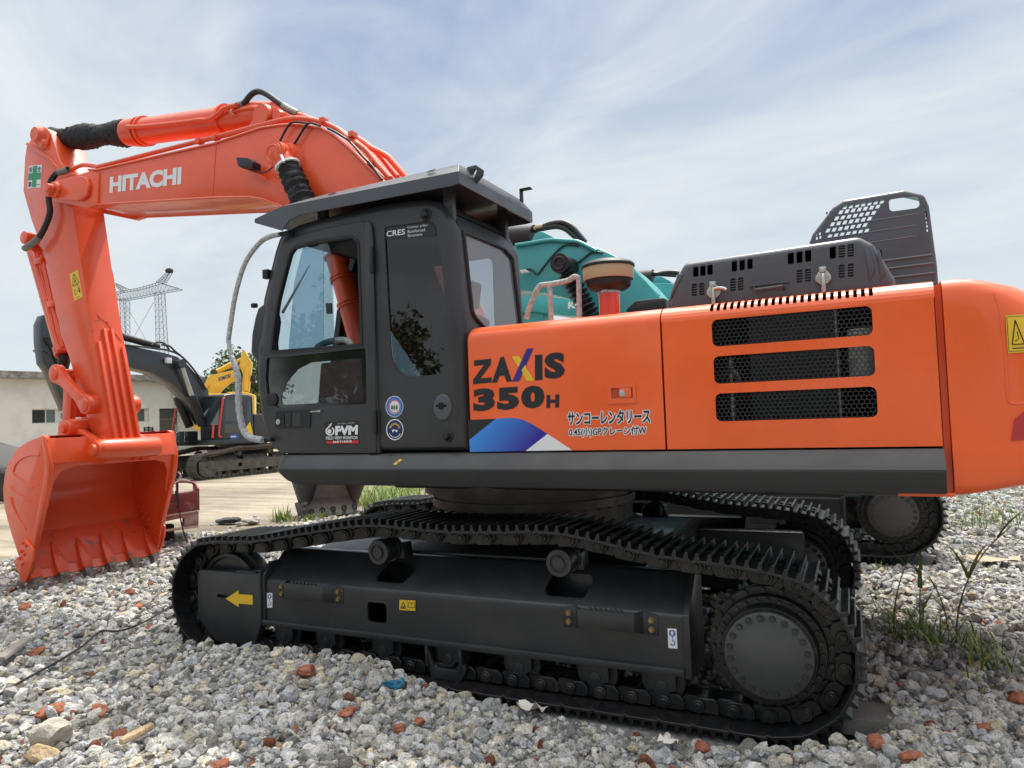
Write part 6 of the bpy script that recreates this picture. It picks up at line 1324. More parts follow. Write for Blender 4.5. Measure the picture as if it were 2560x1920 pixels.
bpoly(BK, 'V', [(795, 830), (812, 835), (800, 1010), (782, 1010)], .25, .3, 'red_flag', redp, GX, 0)
bpoly(BK, 'V', [(265, 1110), (270, 990), (300, 930), (600, 920), (600, 1110)], 1.7, 2.7, 'tool_box', bdark, GX, .04)
for x in (325, 437): q = BK.uz('V', x, 1000, 1.69); g = G(BK.T); g.ring((q[0], 1.68, q[1] + .1), (0, 1, 0), .06, .014, 14, 5); g.tube([(q[0] - .05, 1.68, q[1] + .05), (q[0] - .07, 1.68, q[1] - .15), (q[0] + .08, 1.68, q[1] - .15)], .014, 5); mk('tie_hook', g, M['zinc'], GX)
sg_ = bpoly(BK, 'V', [(1010, 962), (1122, 962), (1122, 1024), (1010, 1024)], .285, .297, 'blue_sign', M['blue'], cabk, 0)
g = G(BK.T); q = BK.pts('V', [(1020, 985), (1095, 985), (1095, 1004), (1020, 1004)], .28); 
for i in range(5): a = q[0][0] + (q[1][0]-q[0][0]) * i / 5; g.add([(a, .28, q[3][1]), (a + (q[1][0]-q[0][0]) * .14, .28, q[3][1]), (a + (q[1][0]-q[0][0]) * .14, .28, q[0][1]), (a, .28, q[0][1])], [(0, 1, 2, 3)])
mk('sign_marks', g, M['white'], sg_, smooth=False)
g = G(BK.T); xe = max(u for u, z in cabp); g.prism(rc([(xe, zs), (xe, zt - .75), (u0 + 4.4, zt - .85), (u0 + 4.7, zt - 1.1), (u0 + 4.7, zs - .2), (u0 + 4.3, zs - .2)], .06), .3, 2.7); mk('engine_cover', g, bdark, GX, .05)
bpoly(BK, 'V', [(1212, 885), (1272, 800), (1312, 965), (1240, 962)], .287, .299, 'yellow_decal', M['yellow'], cabk, 0)
Bm = 1.45
bt = [(0, 700), (300, 745), (700, 742), (975, 762), (1150, 797), (1300, 828), (1400, 858), (1480, 918), (1560, 1008), (1645, 1145), (1720, 1330)]
bl_l = [(1620, 1400), (1560, 1290), (1500, 1205), (1380, 1085), (1200, 985), (1010, 938), (700, 880), (400, 850), (300, 820)]
bmk = bpoly(BK, 'C', [(330, 800), (420, 740)] + bt[2:] + bl_l[:8], Bm, Bm + .6, 'boom', bdark, GX)
g = G(BK.T); q = BK.pts('C', [(1250, 780), (965, 700), (600, 610), (380, 560)], Bm + .3); g.tube([(q[0][0], Bm + .3, q[0][1]), (q[1][0], Bm + .3, q[1][1])], .12, 16); g.tube([(q[1][0], Bm + .3, q[1][1]), (q[3][0], Bm + .3, q[3][1])], .08, 12); mk('arm_cylinder', g, M['rubber'], GX)
for l in ([(1190, 770), (1240, 745), (1290, 755), (1330, 805)], [(1270, 765), (1330, 775), (1380, 820), (1420, 850)], [(970, 765), (1180, 790), (1330, 812), (1440, 868), (1560, 1010), (1620, 1120)]): g = G(BK.T); g.tube(smooth_path([(u, Bm - .05, z) for u, z in BK.pts('C', l, Bm)], 4), .035, 7); mk('hydraulic_hose', g, M['hose'], bmk)
for a, b, c, nn in (((1425, 905), (1515, 1165), (1600, 1400), Bm - .2), ((1370, 1085), (1400, 1175), (1500, 1410), Bm + .75)):
    q = BK.pts('C', [a, b, c], nn); g = G(BK.T); g.tube([(q[1][0], nn, q[1][1]), (q[2][0], nn, q[2][1])], .16, 18); cy = mk('boom_cylinder', g, M['rubber'], GX); g = G(BK.T); g.tube([(q[0][0], nn, q[0][1]), (q[1][0], nn, q[1][1])], .085, 14); mk('chrome_rod', g, M['steel'], cy)
q = BK.uz('C', 1425, 915, Bm - .2); g = G(BK.T); g.cyl((q[0], Bm - .32, q[1]), (q[0], Bm + .1, q[1]), .16, seg=18); mk('cylinder_pin', g, bdark, bmk)
q = BK.uz('C', 1330, 890, Bm - .1); g = G(BK.T); g.box((q[0] - .12, Bm - .2, q[1] - .1), (q[0] + .08, Bm - .05, q[1] + .1)); mk('work_lamp', g, M['lens'], bmk, .02)
ark = bpoly(BK, 'C', [(320, 600), (350, 530), (385, 518), (440, 560), (480, 700), (520, 900), (575, 1180), (565, 1290), (525, 1285), (390, 970), (345, 910), (322, 740)], Bm + .05, Bm + .5, 'arm', bdark, GX)
bpoly(BK, 'C', [(525, 1300), (560, 1290), (575, 1330), (555, 1365), (525, 1345)], Bm + .1, Bm + .45, 'cylinder_end', M['worn'], ark, .02)
g = G(BK.T); q = BK.pts('C', [(370, 700), (500, 960)], Bm - .02); g.tube([(q[0][0], Bm, q[0][1]), (q[1][0], Bm, q[1][1])], .1, 14); mk('bucket_cylinder', g, M['rubber'], ark)
# ------------------------------------------------------------------ yellow excavator behind it
YP = PL(-26, 30, 42); YX = root_at('excavator', YP, 'yellow excavator standing behind the dark grey one, its arm folded up', 'excavator')
yb = bpoly(YP, 'V', [(690, 290), (720, 225), (760, 195), (900, 165), (1070, 125), (1100, 128), (1095, 245), (1000, 300), (905, 385), (860, 440), (880, 700), (700, 700), (735, 415), (712, 365)], 0, .6, 'boom', yel, YX)
g = G(YP.T); glyphs(g, 'KOMATSU', *on(YP, -.003, YP.pts('V', [(862, 278), (1020, 225), (862, 225)], -.003)), weight=.05); mk('boom_lettering', g, mat('navy_paint', (.03, .04, .12), .5), yb, smooth=False)
for a, b, r_ in (((845, 150), (1045, 45), .14), ((1045, 45), (1160, -10), .09)): 
    q = YP.pts('V', [a, b], .3); g = G(YP.T); g.tube([(q[0][0], .3, q[0][1]), (q[1][0], .3, q[1][1])], r_, 16); mk('arm_cylinder', g, yel, YX)
g = G(YP.T); g.tube(smooth_path([(u, .1, z) for u, z in YP.pts('V', [(765, 180), (775, 140), (800, 125), (840, 150)], .1)], 4), .04, 8); mk('hydraulic_hose', g, M['hose'], yb)
q = YP.uz('V', 705, 325, -.1); g = G(YP.T); g.cyl((q[0], -.15, q[1]), (q[0], .7, q[1]), .13, seg=18); mk('boom_pin', g, yel, yb)
ya = bpoly(YP, 'C', [(1890, 930), (1912, 815), (1935, 808), (1960, 860), (1990, 905), (1985, 960), (1965, 1140), (1905, 1140), (1920, 1000)], -.05, .55, 'arm', yel, YX)
g = G(YP.T); q = YP.pts('V', [(1225, 90), (1215, 400)], -.15); g.tube([(q[0][0], -.12, q[0][1]), (q[1][0], -.12, q[1][1])], .11, 14); mk('bucket_cylinder', g, yel, ya)
bpoly(YP, 'V', [(1270, 205), (1340, 200), (1340, 285), (1272, 280)], .0, .4, 'link_arm', M['ink'], ya)
g = G(YP.T); q = YP.pts('V', [(720, 432), (960, 436), (985, 415), (1180, 412), (1320, 445), (1330, 470), (1330, 1000), (720, 1000)], -1.3); g.prism(q, -1.3, -.2); mk('cab', g, yel, YX, .05)
g = G(YP.T); q = YP.pts('V', [(480, 800), (560, 660), (630, 800), (630, 930), (560, 900)], -.6); g.prism(q, -.7, -.3); g.box((q[0][0] + 1, -1.4, 1.3), (q[0][0] + 6.5, 1.6, 1.9)); mk('deck_frame', g, yel, YX, .04)
Ty = YP.T @ Matrix.Translation((q[0][0] + 2.6, -1.3, .17)) @ Matrix.Scale(k, 4) @ U.T.inverted()
for o in undercarriage(YX, Ty, ('track_frame',), True): remap(o, {'undercarriage_paint': dustf})
# ------------------------------------------------------------------ teal excavators on the far side of the orange one
teal = mat('teal_paint', (.035, .33, .34), .42, coat=.3, var=.06, vscale=1.5)
def teal_boom(pl, k_, top_, low_, rt, w=.68):
    return bpoly(pl, k_, top_ + low_, 0, w, 'boom', teal, rt, .012)
TB = PL(0, 5.75, 0); TX_ = root('excavator', (-2.2, 6.1, .18), 'teal excavator standing close behind the orange one, only its boom and track showing', 'excavator', None)
su, sz = PL(0, 4.6, 0).uz('Q', 1285, 240, 0)
Tt = Matrix.Translation((su + .64, 4.6, sz - .5)) @ Matrix.Translation((0, 0.0, 0))
for o in undercarriage(TX_, Tt, far=False): pass
tt = [(300, 560), (470, 518), (600, 497), (740, 474), (860, 478), (960, 482), (1050, 520), (1130, 562), (1240, 612), (1330, 660), (1400, 710), (1500, 800), (1610, 930), (1720, 1060)]
tl_ = [(1500, 1200), (1250, 1180), (1010, 1000), (880, 935), (720, 893), (640, 885), (540, 872), (300, 890)]
tb = teal_boom(TB, 'H', tt, tl_, TX_)
def hosep(pl, k_, l, n, r_, m, par, name, seg=9): g = G(pl.T); g.tube(smooth_path([(u, n, z) for u, z in pl.pts(k_, l, n)], 5), r_, seg); return mk(name, g, m, par)
for l in ([(470, 515), (560, 502), (740, 474), (880, 480), (960, 487), (1040, 525), (1110, 562)],): hosep(TB, 'H', l, -.03, .03, teal, tb, 'steel_pipe')
for l in ([(1110, 552), (1240, 610), (1400, 715), (1520, 850), (1640, 1000)], [(1160, 575), (1260, 640), (1420, 770), (1560, 930)], [(1390, 700), (1470, 790), (1600, 920)]): hosep(TB, 'H', l, .05, .035, teal, tb, 'steel_pipe')
for l in ([(690, 370), (740, 350), (800, 338), (860, 340), (920, 375), (970, 430), (1020, 490)], [(560, 392), (620, 395), (700, 380), (790, 368), (860, 385), (920, 430), (970, 475)]): hosep(TB, 'H', l, .3, .045, M['hose'], tb, 'hydraulic_hose')
hosep(TB, 'H', [(400, 405), (480, 385), (560, 392), (620, 392)], .3, .03, M['hose'], tb, 'hydraulic_hose'); hosep(TB, 'H', [(628, 395), (640, 378), (690, 370)], .3, .05, M['sand'], tb, 'hose_fitting')
hosep(TB, 'H', [(520, 720), (590, 705), (640, 745), (680, 700), (770, 590), (860, 515), (970, 520)], -.02, .013, M['hose'], tb, 'lamp_wire'); hosep(TB, 'H', [(905, 672), (960, 655), (1030, 600), (1080, 570), (1160, 575)], -.02, .014, M['hose'], tb, 'grease_hose')
lug_ = bpoly(TB, 'H', [(590, 500), (620, 430), (650, 407), (690, 412), (800, 470), (760, 480)], .1, .6, 'cylinder_lug', teal, tb, .02, .03)
q = TB.pts('H', [(620, 450), (420, 455), (250, 470)], .35); g = G(TB.T); g.tube([(q[0][0], .35, q[0][1]), (q[2][0], .35, q[2][1])], .2, 20); mk('arm_cylinder', g, M['rubber'], TX_)
q = TB.pts('H', [(850, 672), (880, 740), (1085, 1100)], -.25); g = G(TB.T); g.cyl((q[0][0], -.42, q[0][1]), (q[0][0], .1, q[0][1]), .15, seg=24); g.ring((q[0][0], -.42, q[0][1]), (0, 1, 0), .09, .02, 20, 6); mk('cylinder_pin', g, M['rubber'], tb)
a, b = Vector((q[1][0], -.25, q[1][1])), Vector((q[2][0], -.25, q[2][1])); n = 46; g = G(TB.T); g.tube([a + (b - a) * (i / (n - 1)) for i in range(n)], [.115 + .035 * math.sin(i * 1.35) for i in range(n)], 20); mk('cylinder_boot', g, M['rubber'], TX_)
q = TB.pts('H', [(515, 715), (560, 710), (590, 730), (525, 742)], -.1); g = G(TB.T); g.prism(q, -.16, -.06); mk('work_lamp', g, M['lens'], tb, .006)
g = G(); g.box((-4.6, 5.0, 1.6), (.1, 7.8, 1.8)); g.box((-2.2, 5.0, 1.8), (.3, 7.8, 2.5)); g.box((-4.5, 5.0, 1.75), (-2.7, 5.6, 2.0)); g.cyl((-2.2, 6.3, .8), (-2.2, 6.3, 1.5), .8, seg=40); mk('deck_frame', g, teal, TX_, .05)
g = G(); g.box((-4.4, 5.3, .45), (0.0, 7.3, .85)); mk('car_body', g, M['under'], TX_, .05)
gb = root('excavator_bucket', (-9.6, 6.2, .18), 'grey excavator bucket standing teeth down at the gravel edge, seen below the cab', 'bucket')
KB = PL(-9.96, 5.8, 38); greyp = mat('scuffed_grey_steel', (.10, .10, .105), .55, metal=.2, col2=(.16, .15, .14), vscale=5)
q = KB.pts('W', [(1040, 1385), (980, 1150), (1020, 1130), (940, 880), (820, 600), (1250, 600), (1250, 900), (1160, 1375)], 0)
def kp(l, n): return [(u, n, z) for u, z in KB.pts('W', l, 0)]
g = G(KB.T); a = kp([(1045, 1385), (1020, 1130), (940, 880), (850, 600)], 0); b = kp([(1150, 1375), (1165, 1150), (1245, 900), (1330, 600)], 0); b = [(u, .75, z) for u, n, z in b]
g.loft([[p, q_, (q_[0] + .03, q_[1], q_[2]), (p[0] + .03, p[1], p[2])] for p, q_ in zip(a, b)]); mk('bucket_side', g, greyp, gb, .005)
g = G(KB.T); a2 = kp([(1830, 1282), (1850, 1150), (1945, 900), (2050, 600)], 0); b2 = kp([(1790, 1290), (1740, 1100), (1655, 900), (1560, 600)], 0); b2 = [(u, .75, z) for u, n, z in b2]
g.loft([[p, q_, (q_[0] - .03, q_[1], q_[2]), (p[0] - .03, p[1], p[2])] for p, q_ in zip(a2, b2)]); mk('bucket_side', g, mat('rusty_steel', (.06, .045, .04), .7, col2=(.12, .08, .06), vscale=8), gb, .005)
g = G(KB.T); g.quadstrip([(u, n if i else .05, z) for i, (u, n, z) in enumerate(b)], [(u, n if i else .05, z) for i, (u, n, z) in enumerate(b2)]); g.quadstrip([(u, n + .04 if i else .09, z) for i, (u, n, z) in enumerate(b)], [(u, n + .04 if i else .09, z) for i, (u, n, z) in enumerate(b2)]); mk('bucket_back', g, mat('worn_inner_steel', (.20, .19, .17), .6, col2=(.27, .25, .22), vscale=6), gb)
for i in range(5):
    x = 1185 + i * 150; y = 1360 - i * 18; p = KB.pts('W', [(x, y), (x + 60, y - 6), (x + 40, y - 140), (x + 5, y - 120)], 0); g = G(KB.T); g.prism(p, -.03, .06); th = mk('tooth', g, greyp, gb, .008)
    g = G(KB.T); p = KB.uz('W', x + 25, y - 95, 0); g.ring((p[0], -.035, p[1]), (0, 1, 0), .045, .014, 12, 5); mk('tooth_eye', g, M['ink'], th)
p = KB.pts('W', [(1045, 1390), (978, 1150), (1025, 1128), (1080, 1180), (1150, 1385)], 0); g = G(KB.T); g.prism(p, -.05, -.01); mk('side_cutter', g, greyp, gb, .005)
g = G(KB.T)
for x, y in ((1085, 1165), (1130, 1150), (1075, 1240), (1115, 1230)): p = KB.uz('W', x, y, -.05); g.cyl((p[0], -.07, p[1]), (p[0], -.04, p[1]), .03, seg=8)
p2 = KB.pts('W', [(850, 600), (2050, 600), (1900, 380), (1000, 380)], 0); g.prism(p2, .1, .9); mk('bucket_top', g, greyp, gb)
T2 = PL(0, 10.2, 0); TY = root('excavator', (-1.0, 10.6, .18), 'second teal excavator with white lettering, farther behind the first teal one', 'excavator', None)
t2 = bpoly(T2, 'H', [(420, 960), (480, 925), (560, 885), (640, 893), (760, 905), (900, 935), (1080, 960), (1300, 880), (1440, 838), (1545, 820), (1620, 812), (1700, 815), (1850, 870), (2000, 960), (2150, 1150), (1900, 1150), (1700, 1080), (1400, 1055), (1130, 1082), (870, 1073), (690, 1048), (600, 1040), (420, 1060)], 0, .7, 'boom', teal, TY)
bpoly(T2, 'H', [(1545, 825), (1565, 780), (1590, 757), (1620, 760), (1712, 808)], .1, .6, 'cylinder_lug', teal, t2, .02, .03)
bpoly(T2, 'H', [(420, 940), (560, 1000), (690, 1048), (690, 1120), (590, 1130), (560, 1300), (430, 1300)], .1, .6, 'arm', teal, TY)
hosep(T2, 'H', [(1450, 745), (1530, 738), (1590, 745), (1640, 735), (1700, 730), (1760, 735)], .3, .05, M['hose'], t2, 'hydraulic_hose'); hosep(T2, 'H', [(1590, 742), (1660, 750), (1740, 755)], .3, .04, M['hose'], t2, 'hydraulic_hose')
q = T2.pts('H', [(1560, 775), (1440, 785), (1300, 800)], .3); g = G(T2.T); g.tube([(q[0][0], .3, q[0][1]), (q[2][0], .3, q[2][1])], .19, 18); mk('arm_cylinder', g, M['rubber'], TY)
g = G(T2.T); glyphs(g, 'KOBELCO', *on(T2, -.004, T2.pts('H', [(885, 1018), (1290, 985), (887, 962)], -.004)), weight=.05); mk('boom_lettering', g, M['white'], t2, smooth=False)
g = G(); g.box((-2.9, 9.2, 1.7), (0.6, 12.0, 2.5)); g.box((-2.9, 9.4, .4), (0.2, 10.0, 1.2)); g.box((-2.9, 11.2, .4), (0.2, 11.8, 1.2)); g.box((-1.2, 9.6, .8), (.6, 11.4, 1.5)); mk('machine_body', g, teal, TY, .06)
# ------------------------------------------------------------------ long white building across the yard
p = on_ground('P', 0, 1152); HB = PL(p.x, p.y, 85)
HX = root('building', (HB.o.x, HB.o.y, .17), 'long low whitewashed building with a stained concrete eave across the yard', 'building')
wallm = mat('whitewash', (.64, .615, .55), .9, col2=(.73, .71, .65), thr=(.34, .55), vscale=.9, bump=.1, bscale=8); conc = mat('stained_concrete', (.14, .135, .125), .9, col2=(.36, .34, .31), vscale=2.2, thr=(.35, .62))
zr = HB.uz('O', 350, 275)[1]; ze = HB.uz('O', 350, 372)[1]; uR = HB.uz('C', 1640, 1150)[0]
def hw(k_, l): q = HB.pts(k_, l); us = [a for a, _ in q]; zs_ = [b for _, b in q]; return min(us), min(zs_), max(us), max(zs_)
w1 = hw('O', [(443, 790), (840, 985)]); w2 = hw('O', [(1700, 780), (2065, 965)]); dr = hw('C', [(1258, 1268), (1418, 1640)]); dr = (dr[0], .17, dr[2], dr[3])
g = G(HB.T); g.plate(rect(-14, -.2, uR, ze), [rect(*w1), rect(*w2), [(dr[0], .10), (dr[2], .10), (dr[2], dr[3]), (dr[0], dr[3])]], 0, .3); g.box((-14, .3, -.2), (-13.7, 8, ze)); g.box((uR - .3, .3, -.2), (uR, 8, ze)); mk('wall', g, wallm, HX)
g = G(HB.T); g.box((-14.5, -.7, ze), (uR + .5, 8.2, zr)); g.box((-14.5, -.72, zr - .12), (uR + .5, -.70, zr)); mk('roof', g, conc, HX, .03)
def window(w):
    g = G(HB.T); f = .07; g.plate(rect(*w), [rect(w[0] + f, w[1] + f, (w[0] + w[2]) / 2 - f/2, w[3] - f), rect((w[0] + w[2]) / 2 + f/2, w[1] + f, w[2] - f - .25, w[3] - f)], .15, .2); o = mk('window', g, mat('window_frame_white', (.6, .6, .57), .5), HX)
    g = G(HB.T); g.box((w[0] + .02, .17, w[1] + .02), ((w[0] + w[2]) / 2, .18, w[3] - .02)); mk('pane', g, M['ink'], o); g = G(HB.T); g.box(((w[0] + w[2]) / 2, .17, w[1] + .02), (w[2] - .05, .18, w[3] - .02)); mk('pane', g, mat('green_pane', (.10, .13, .12), .1), o)
window(w1); window(w2)
g = G(HB.T); g.box((dr[0], .14, .1), (dr[2] - .3, .2, dr[3] - .9)); dd_ = mk('door', g, mat('dull_door', (.10, .09, .075), .6, var=.1, vscale=2), HX)
g = G(HB.T); g.box((dr[0], .14, dr[3] - .88), (dr[2] - .3, .2, dr[3])); 
for i in range(9): x = dr[0] + (dr[2] - .3 - dr[0]) * (i + .5) / 9; g.box((x - .015, .10, dr[3] - .85), (x + .015, .14, dr[3] - .02))
mk('transom_grille', g, mat('dull_green_steel', (.09, .10, .085), .6), dd_)
g = G(HB.T); q = HB.pts('O', [(1985, 1118), (2140, 1118), (1985, 1025)], -.004); glyphs(g, '电', *on(HB, -.004, q), weight=.03); mk('painted_character', g, M['ink'], HX, smooth=False)
p = on_ground('P', -40, 1185); g = G(); 
for (dx, dy, r_, h_) in ((0, 0, 3.4, 1.5), (1.6, 3.2, 2.6, 1.6), (-2.2, -2.5, 3.0, 1.3), (2.2, 6.2, 2.2, 1.0)):
    rr = np.random.default_rng(int(h_ * 10)); rings = []
    for t in (0, .25, .5, .75, .95): rings.append([(p.x - 3 + dx + r_ * (1 - t) * math.cos(a) * (1 + rr.normal(0, .05)), p.y + 2 + dy + r_ * (1 - t) * math.sin(a) * (1 + rr.normal(0, .05)), .1 + h_ * (1 - (1 - t) ** 1.4) * (1 + rr.normal(0, .03))) for a in [2*math.pi*i/18 for i in range(18)]])
    g.loft(rings)
tag(mk('sand_heap', g, mat('grey_sand', (.085, .082, .08), .95, bump=.6, bscale=6), ang=180), 'heap of grey sand in front of the white building at the picture edge', 'heap')
p = on_ground('D', -12, 655); g = G(Matrix.Translation(p) @ Matrix.Rotation(.3, 4, 'Z')); g.lathe((-.15, .2, .42), (0, 1, 0), [(0, .2), (0, .36), (.05, .42), (.2, .43), (.25, .36), (.25, .2)], 36); ty = tag(mk('old_tyre', g, mat('dusty_rubber', (.035, .032, .03), .8, bump=.3, bscale=20)), 'dusty dark tyre half out of the picture beside the orange bucket', 'tyre')
# ------------------------------------------------------------------ lattice power pylon on the horizon
pe = rad(-26.8); dP = 150.0
def far_at(k_, x, y, D_): z_ = ZT[k_]; a = (z_[0] + x * z_[2] - 1280.0) / FPX; b = (z_[1] + y * z_[2] - 960.0) / FPX; return EYE + Vector([CR[0][i] * a + CR[1][i] * b + CR[2][i] for i in range(3)]) * D_
PP = PL(far_at('C', 1255, 700, dP).x, far_at('C', 1255, 700, dP).y, 27)
PX_ = root('power_pylon', (PP.o.x, PP.o.y, .17), 'grey lattice portal pylon rising on the horizon behind the arm', 'pylon')
gal = mat('galvanised_lattice', (.14, .155, .165), .7)
def pq(x, y, n=0.0): u, z = PP.uz('C', x, y, 0); return Vector((u, n, z))
def lattice(name, a0, a1, b0, b1, bays, w=1.6, r_=.058, par=None):   # two chords a, b in the plane, repeated at depth w
    g = G(PP.T); n = bays
    for k_, (P0, P1) in enumerate(((a0, a1), (b0, b1))):
        for d in (0, w): g.tube([P0 + Vector((0, d, 0)), P1 + Vector((0, d, 0))], r_, 4)
    for i in range(n):
        s, t = i / n, (i + 1) / n; A, A2, B, B2 = a0.lerp(a1, s), a0.lerp(a1, t), b0.lerp(b1, s), b0.lerp(b1, t); o = Vector((0, w, 0))
        for x, y in ((A, B2), (B, A2), (A + o, B2 + o), (B + o, A2 + o), (A, A2 + o), (B, B2 + o), (A, B)): g.tube([x, y], r_ * .55, 3)
    return mk(name, g, gal, par or PX_, smooth=False)
def ground_pt(v): return Vector((v.x, v.y, .2))
def leg(x0, x1, y0, x2, x3, y1):
    a, b, c, d = pq(x0, y0), pq(x1, y0), pq(x2, y1), pq(x3, y1); s = (a.z - .2) / (a.z - c.z); lattice('pylon_leg', a, a + (c - a) * s, b, b + (d - b) * s, int(14 * s / 1.0 * .6))
leg(1222, 1272, 352, 1232, 1298, 745); leg(944, 994, 400, 958, 995, 700)
lattice('pylon_beam', pq(925, 345), pq(1085, 318), pq(925, 412), pq(1085, 388), 6); lattice('pylon_beam', pq(1085, 318), pq(1250, 270), pq(1085, 388), pq(1262, 350), 7); lattice('pylon_beam', pq(1250, 270), pq(1415, 320), pq(1262, 350), pq(1415, 322), 5); lattice('pylon_peak', pq(1232, 268), pq(1330, 180), pq(1290, 280), pq(1348, 185), 6, 1.0)
lattice('pylon_peak', pq(1000, 320), pq(900, 272), pq(960, 345), pq(895, 280), 5, 1.0); lattice('pylon_beam', pq(860, 372), pq(925, 345), pq(860, 380), pq(925, 412), 3)
g = G(PP.T)
for a, b in ((pq(1215, 425), pq(1040, 735)), (pq(1005, 470), pq(1160, 740)), (pq(1303, 350), pq(1325, 760))): g.tube([a, b], .05, 3)
mk('stay_wire', g, gal, PX_, smooth=False); g = G(PP.T); g.ball(pq(1337, 180), (.9, .8, .6), 8); mk('bird_nest', g, mat('twigs', (.03, .028, .025), .9), PX_)
# ------------------------------------------------------------------ trees behind the machines
def tree(p, h_, r_, label, seed, group='trees beyond the yard'):
    rr = np.random.default_rng(seed); t = root('tree', tuple(p), label, 'tree', group); p = Vector(p)
    g = G(); g.tube([p, p + Vector((.1, 0, h_ * .3)), p + Vector((0, .15, h_ * .6)), p + Vector((.1, 0, h_ * .92))], [.16 * h_ / 6, .12 * h_ / 6, .08 * h_ / 6, .02], 8)
    cl = []
    for i in range(34):
        d = rr.normal(size=3); d /= np.linalg.norm(d); q = p + Vector((d[0] * r_ * rr.uniform(.3, .95), d[1] * r_ * rr.uniform(.3, .95), h_ * .62 + d[2] * h_ * .36 * rr.uniform(.3, 1))); cl.append((q, rr.uniform(.28, .5) * r_))
        g.tube([p + Vector((0, 0, h_ * rr.uniform(.25, .6))), q], [.05, .015], 4)
    mk('trunk', g, mat('bark', (.09, .075, .06), .9), t)
    n = 5200; ci = rr.integers(0, len(cl), n); c = np.array([tuple(cl[i][0]) for i in ci]); s = np.array([cl[i][1] for i in ci]); d = rr.normal(size=(n, 3)); d /= np.linalg.norm(d, axis=1)[:, None]; c = c + d * (s * rr.uniform(.2, 1, n) ** .6)[:, None]
    a = rr.normal(size=(n, 3)); a /= np.linalg.norm(a, axis=1)[:, None]; b = np.cross(a, rr.normal(size=(n, 3))); b /= np.linalg.norm(b, axis=1)[:, None]; L_ = rr.uniform(.08, .17, n)[:, None] * r_ / 2.2
    V = np.stack([c - a * L_, c + b * L_ * .55, c + a * L_, c - b * L_ * .55], 1).reshape(-1, 3); me = bpy.data.meshes.new('crown'); me.vertices.add(n * 4); me.vertices.foreach_set('co', V.reshape(-1).astype(np.float32)); set_faces(me, np.arange(n * 4).reshape(-1, 4)); me.materials.append(mat('tree_leaves', (.055, .10, .03), .6, col2=(.11, .16, .05), vscale=1.2)); link('crown', me, t)
for i, (k_, x, y, D_, h_, r_, lab) in enumerate((('V', 1150, 300, 54, 7.2, 2.8, 'leafy tree right behind the yellow boom'), ('V', 960, 420, 58, 6.2, 2.6, 'lower leafy tree under the yellow boom'), ('V', 1330, 250, 60, 8.2, 3.0, 'leafy tree half hidden by the charcoal cab front'), ('V', 490, 640, 62, 6.4, 2.4, 'small tree beside the building door behind the dark excavator'))):
    q = far_at(k_, x, y, D_); tree((q.x, q.y, .17), h_, r_, lab, 100 + i)
# ------------------------------------------------------------------ red cargo tricycle beside the bucket
p = on_ground('D', 1300, 1015); TR = PL(p.x, p.y, 53); TC = root('cargo_tricycle', (p.x, p.y, p.z), 'worn red cargo tricycle with hoses hung on it, parked behind the orange bucket', 'tricycle')
redt = mat('faded_red_paint', (.15, .028, .032), .6, col2=(.30, .18, .17), vscale=9, thr=(.55, .75)); pale = mat('weathered_timber', (.45, .4, .33), .9, bump=.3); tyre = mat('tyre_rubber', (.02, .02, .02), .8)
def tq(x, y, n=0.0): u, z = TR.uz('D', x, y, n); return (u, n, z)
def tbox(name, l, n0, n1, m, par=None, bev=.008): return bpoly(TR, 'D', l, n0, n1, name, m, par or TC, bev, nr=0)
tg = tbox('tailgate', [(1240, 612), (1560, 570), (1565, 712), (1240, 762)], -.03, .03, redt)
g = G(TR.T); a, b, c, d = [tq(x, y) for x, y in ((1240, 612), (1560, 570), (1565, 712), (1240, 762))]
for P0, P1 in ((a, b), (d, c)): g.tube([P0, P1], .03, 6)
for t in (0, .48, .97): g.tube([Vector(a).lerp(Vector(b), t), Vector(d).lerp(Vector(c), t)], .03, 6)
mk('gate_frame', g, redt, tg); 
q0 = tq(1240, 700); q1 = tq(1565, 640); g = G(TR.T); L_ = 1.7
for u in (q0[0] - .6, q1[0]): g.box((u - .02, 0, q1[2] - .15), (u + .02, L_, q1[2] + .2))
g.box((q0[0] - .6, 0, q1[2] - .2), (q1[0], L_, q1[2] - .15)); mk('cargo_box', g, redt, TC, .005)
tb_ = tbox('rear_bar', [(1240, 775), (1570, 722), (1568, 832), (1455, 845), (1455, 770), (1240, 815)], -.02, .02, mat('bleached_red_paint', (.24, .13, .12), .7, col2=(.4, .33, .29), vscale=7))
tbox('rear_bumper', [(1240, 872), (1570, 830), (1570, 848), (1240, 892)], -.02, .02, pale)
tbox('light_panel', [(1440, 770), (1560, 750), (1560, 835), (1440, 845)], .03, .05, redt); tbox('light_slot', [(1460, 785), (1525, 780), (1525, 808), (1460, 812)], .015, .028, pale); tbox('trim_strip', [(1240, 760), (1570, 710), (1570, 722), (1240, 774)], -.04, .0, pale)
tbox('timber_block', [(1250, 695), (1278, 692), (1292, 815), (1265, 815)], -.12, -.05, pale)
g = G(TR.T); g.tube(smooth_path([tq(1230, 500), tq(1400, 488), tq(1490, 490), tq(1530, 505), tq(1550, 560), tq(1548, 705)], 4), .019, 8); g.tube([tq(1400, 488), tq(1400, 580)], .022, 6); mk('rear_rail', g, redt, TC)
w0 = tq(1300, 905); zc_ = (w0[2] + p.z) / 2 + .05; rad_ = zc_ - p.z + .0
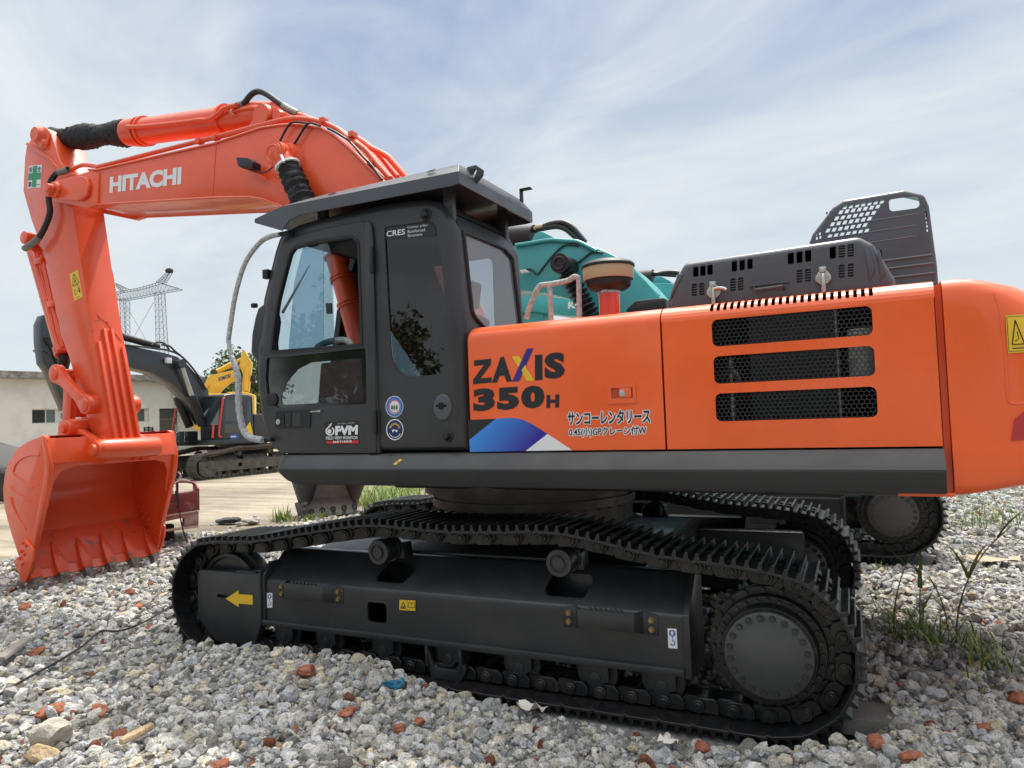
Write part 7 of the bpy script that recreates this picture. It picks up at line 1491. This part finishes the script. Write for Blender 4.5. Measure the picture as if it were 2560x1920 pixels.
for nm, n0 in (('rear_wheel', .15),):
    for du_ in (0, -1.0):
        g = G(TR.T); g.lathe((w0[0] + du_ - .1, n0 + .35, zc_), (1, 0, 0), [(-.08, rad_ * .55), (-.08, rad_ * .85), (-.04, rad_), (.2, rad_), (.24, rad_ * .85), (.24, rad_ * .55)], 32); wh = mk('rear_wheel', g, tyre, TC); g = G(TR.T); g.cyl((w0[0] + du_ - .05, n0 + .35, zc_), (w0[0] + du_ + .05, n0 + .35, zc_), rad_ * .56, seg=24); mk('wheel_rim', g, M['worn'], wh)
g = G(TR.T); g.lathe((w0[0] - .55, 2.6, zc_), (1, 0, 0), [(0, rad_ * .6), (.0, rad_ * .95), (.1, rad_ * .95), (.1, rad_ * .6)], 28); fw = mk('front_wheel', g, tyre, TC); g = G(TR.T); g.tube([(w0[0] - .5, 2.6, zc_), (w0[0] - .5, 2.2, zc_ + .6), (w0[0] - .5, 2.1, zc_ + .75)], .04, 8); g.tube([(w0[0] - .85, 2.0, zc_ + .8), (w0[0] - .5, 2.1, zc_ + .75), (w0[0] - .15, 2.0, zc_ + .8)], .025, 8); mk('front_fork', g, M['rubber'], TC)
g = G(TR.T); g.box((w0[0] - .85, 1.6, zc_ + .2), (w0[0] - .15, 2.0, zc_ + .5)); g.box((w0[0] - .55, 1.6, zc_ - .1), (w0[0] - .45, 2.3, zc_ + .2)); mk('saddle', g, M['rubber'], TC, .03)
g = G(TR.T); ch = [tq(1300, 470), tq(1325, 395), tq(1378, 385), tq(1345, 470)]; g.add([(u, n - .06, z) for u, n, z in ch] + [(u, n - .02, z) for u, n, z in ch], [(0, 1, 2, 3), (7, 6, 5, 4), (0, 1, 5, 4), (1, 2, 6, 5), (2, 3, 7, 6), (3, 0, 4, 7)]); g.tube([tq(1335, 465), tq(1345, 520), tq(1365, 580)], .02, 6); mk('back_board', g, pale, TC, .004)
g = G(TR.T); g.tube(smooth_path([tq(1310, 325), tq(1370, 320), tq(1392, 345), tq(1380, 395)], 5), .03, 8); mk('handle_tube', g, M['rubber'], TC)
for i, l in enumerate(([(1290, 420), (1340, 405), (1400, 410), (1428, 440), (1405, 480), (1340, 520), (1270, 540)], [(1290, 400), (1300, 470), (1310, 560), (1360, 650), (1400, 600), (1390, 470), (1410, 380)], [(1280, 450), (1360, 500), (1440, 470), (1500, 485)], [(1255, 590), (1300, 680), (1370, 705), (1410, 660), (1395, 560)], [(1385, 560), (1410, 680), (1430, 800), (1460, 920), (1485, 985)])):
    g = G(TR.T); g.tube(smooth_path([tq(x, y, -.1 - .03 * i) for x, y in l], 6), .012 if i else .016, 6); mk('hung_cable', g, mat('grey_tube', (.4, .4, .38), .5) if i in (0, 2) else M['hose'], TC)

# trees across the road behind the viewer: the photograph shows them mirrored in the cab glass
for i, (x, y, h_, r_) in enumerate(((-22, -22, 8, 3.6), (-13, -26, 9, 4.2), (-5, -24, 7.5, 3.4), (3, -27, 9.5, 4.4), (10, -22, 7, 3.2), (17, -20, 8, 3.8), (-31, -18, 8.5, 4), (24, -14, 8, 3.8))): tree((x, y, .17), h_, r_, 'leafy tree seen only as a dark reflection in the cab glass', 300 + i, 'trees mirrored in the cab glass')
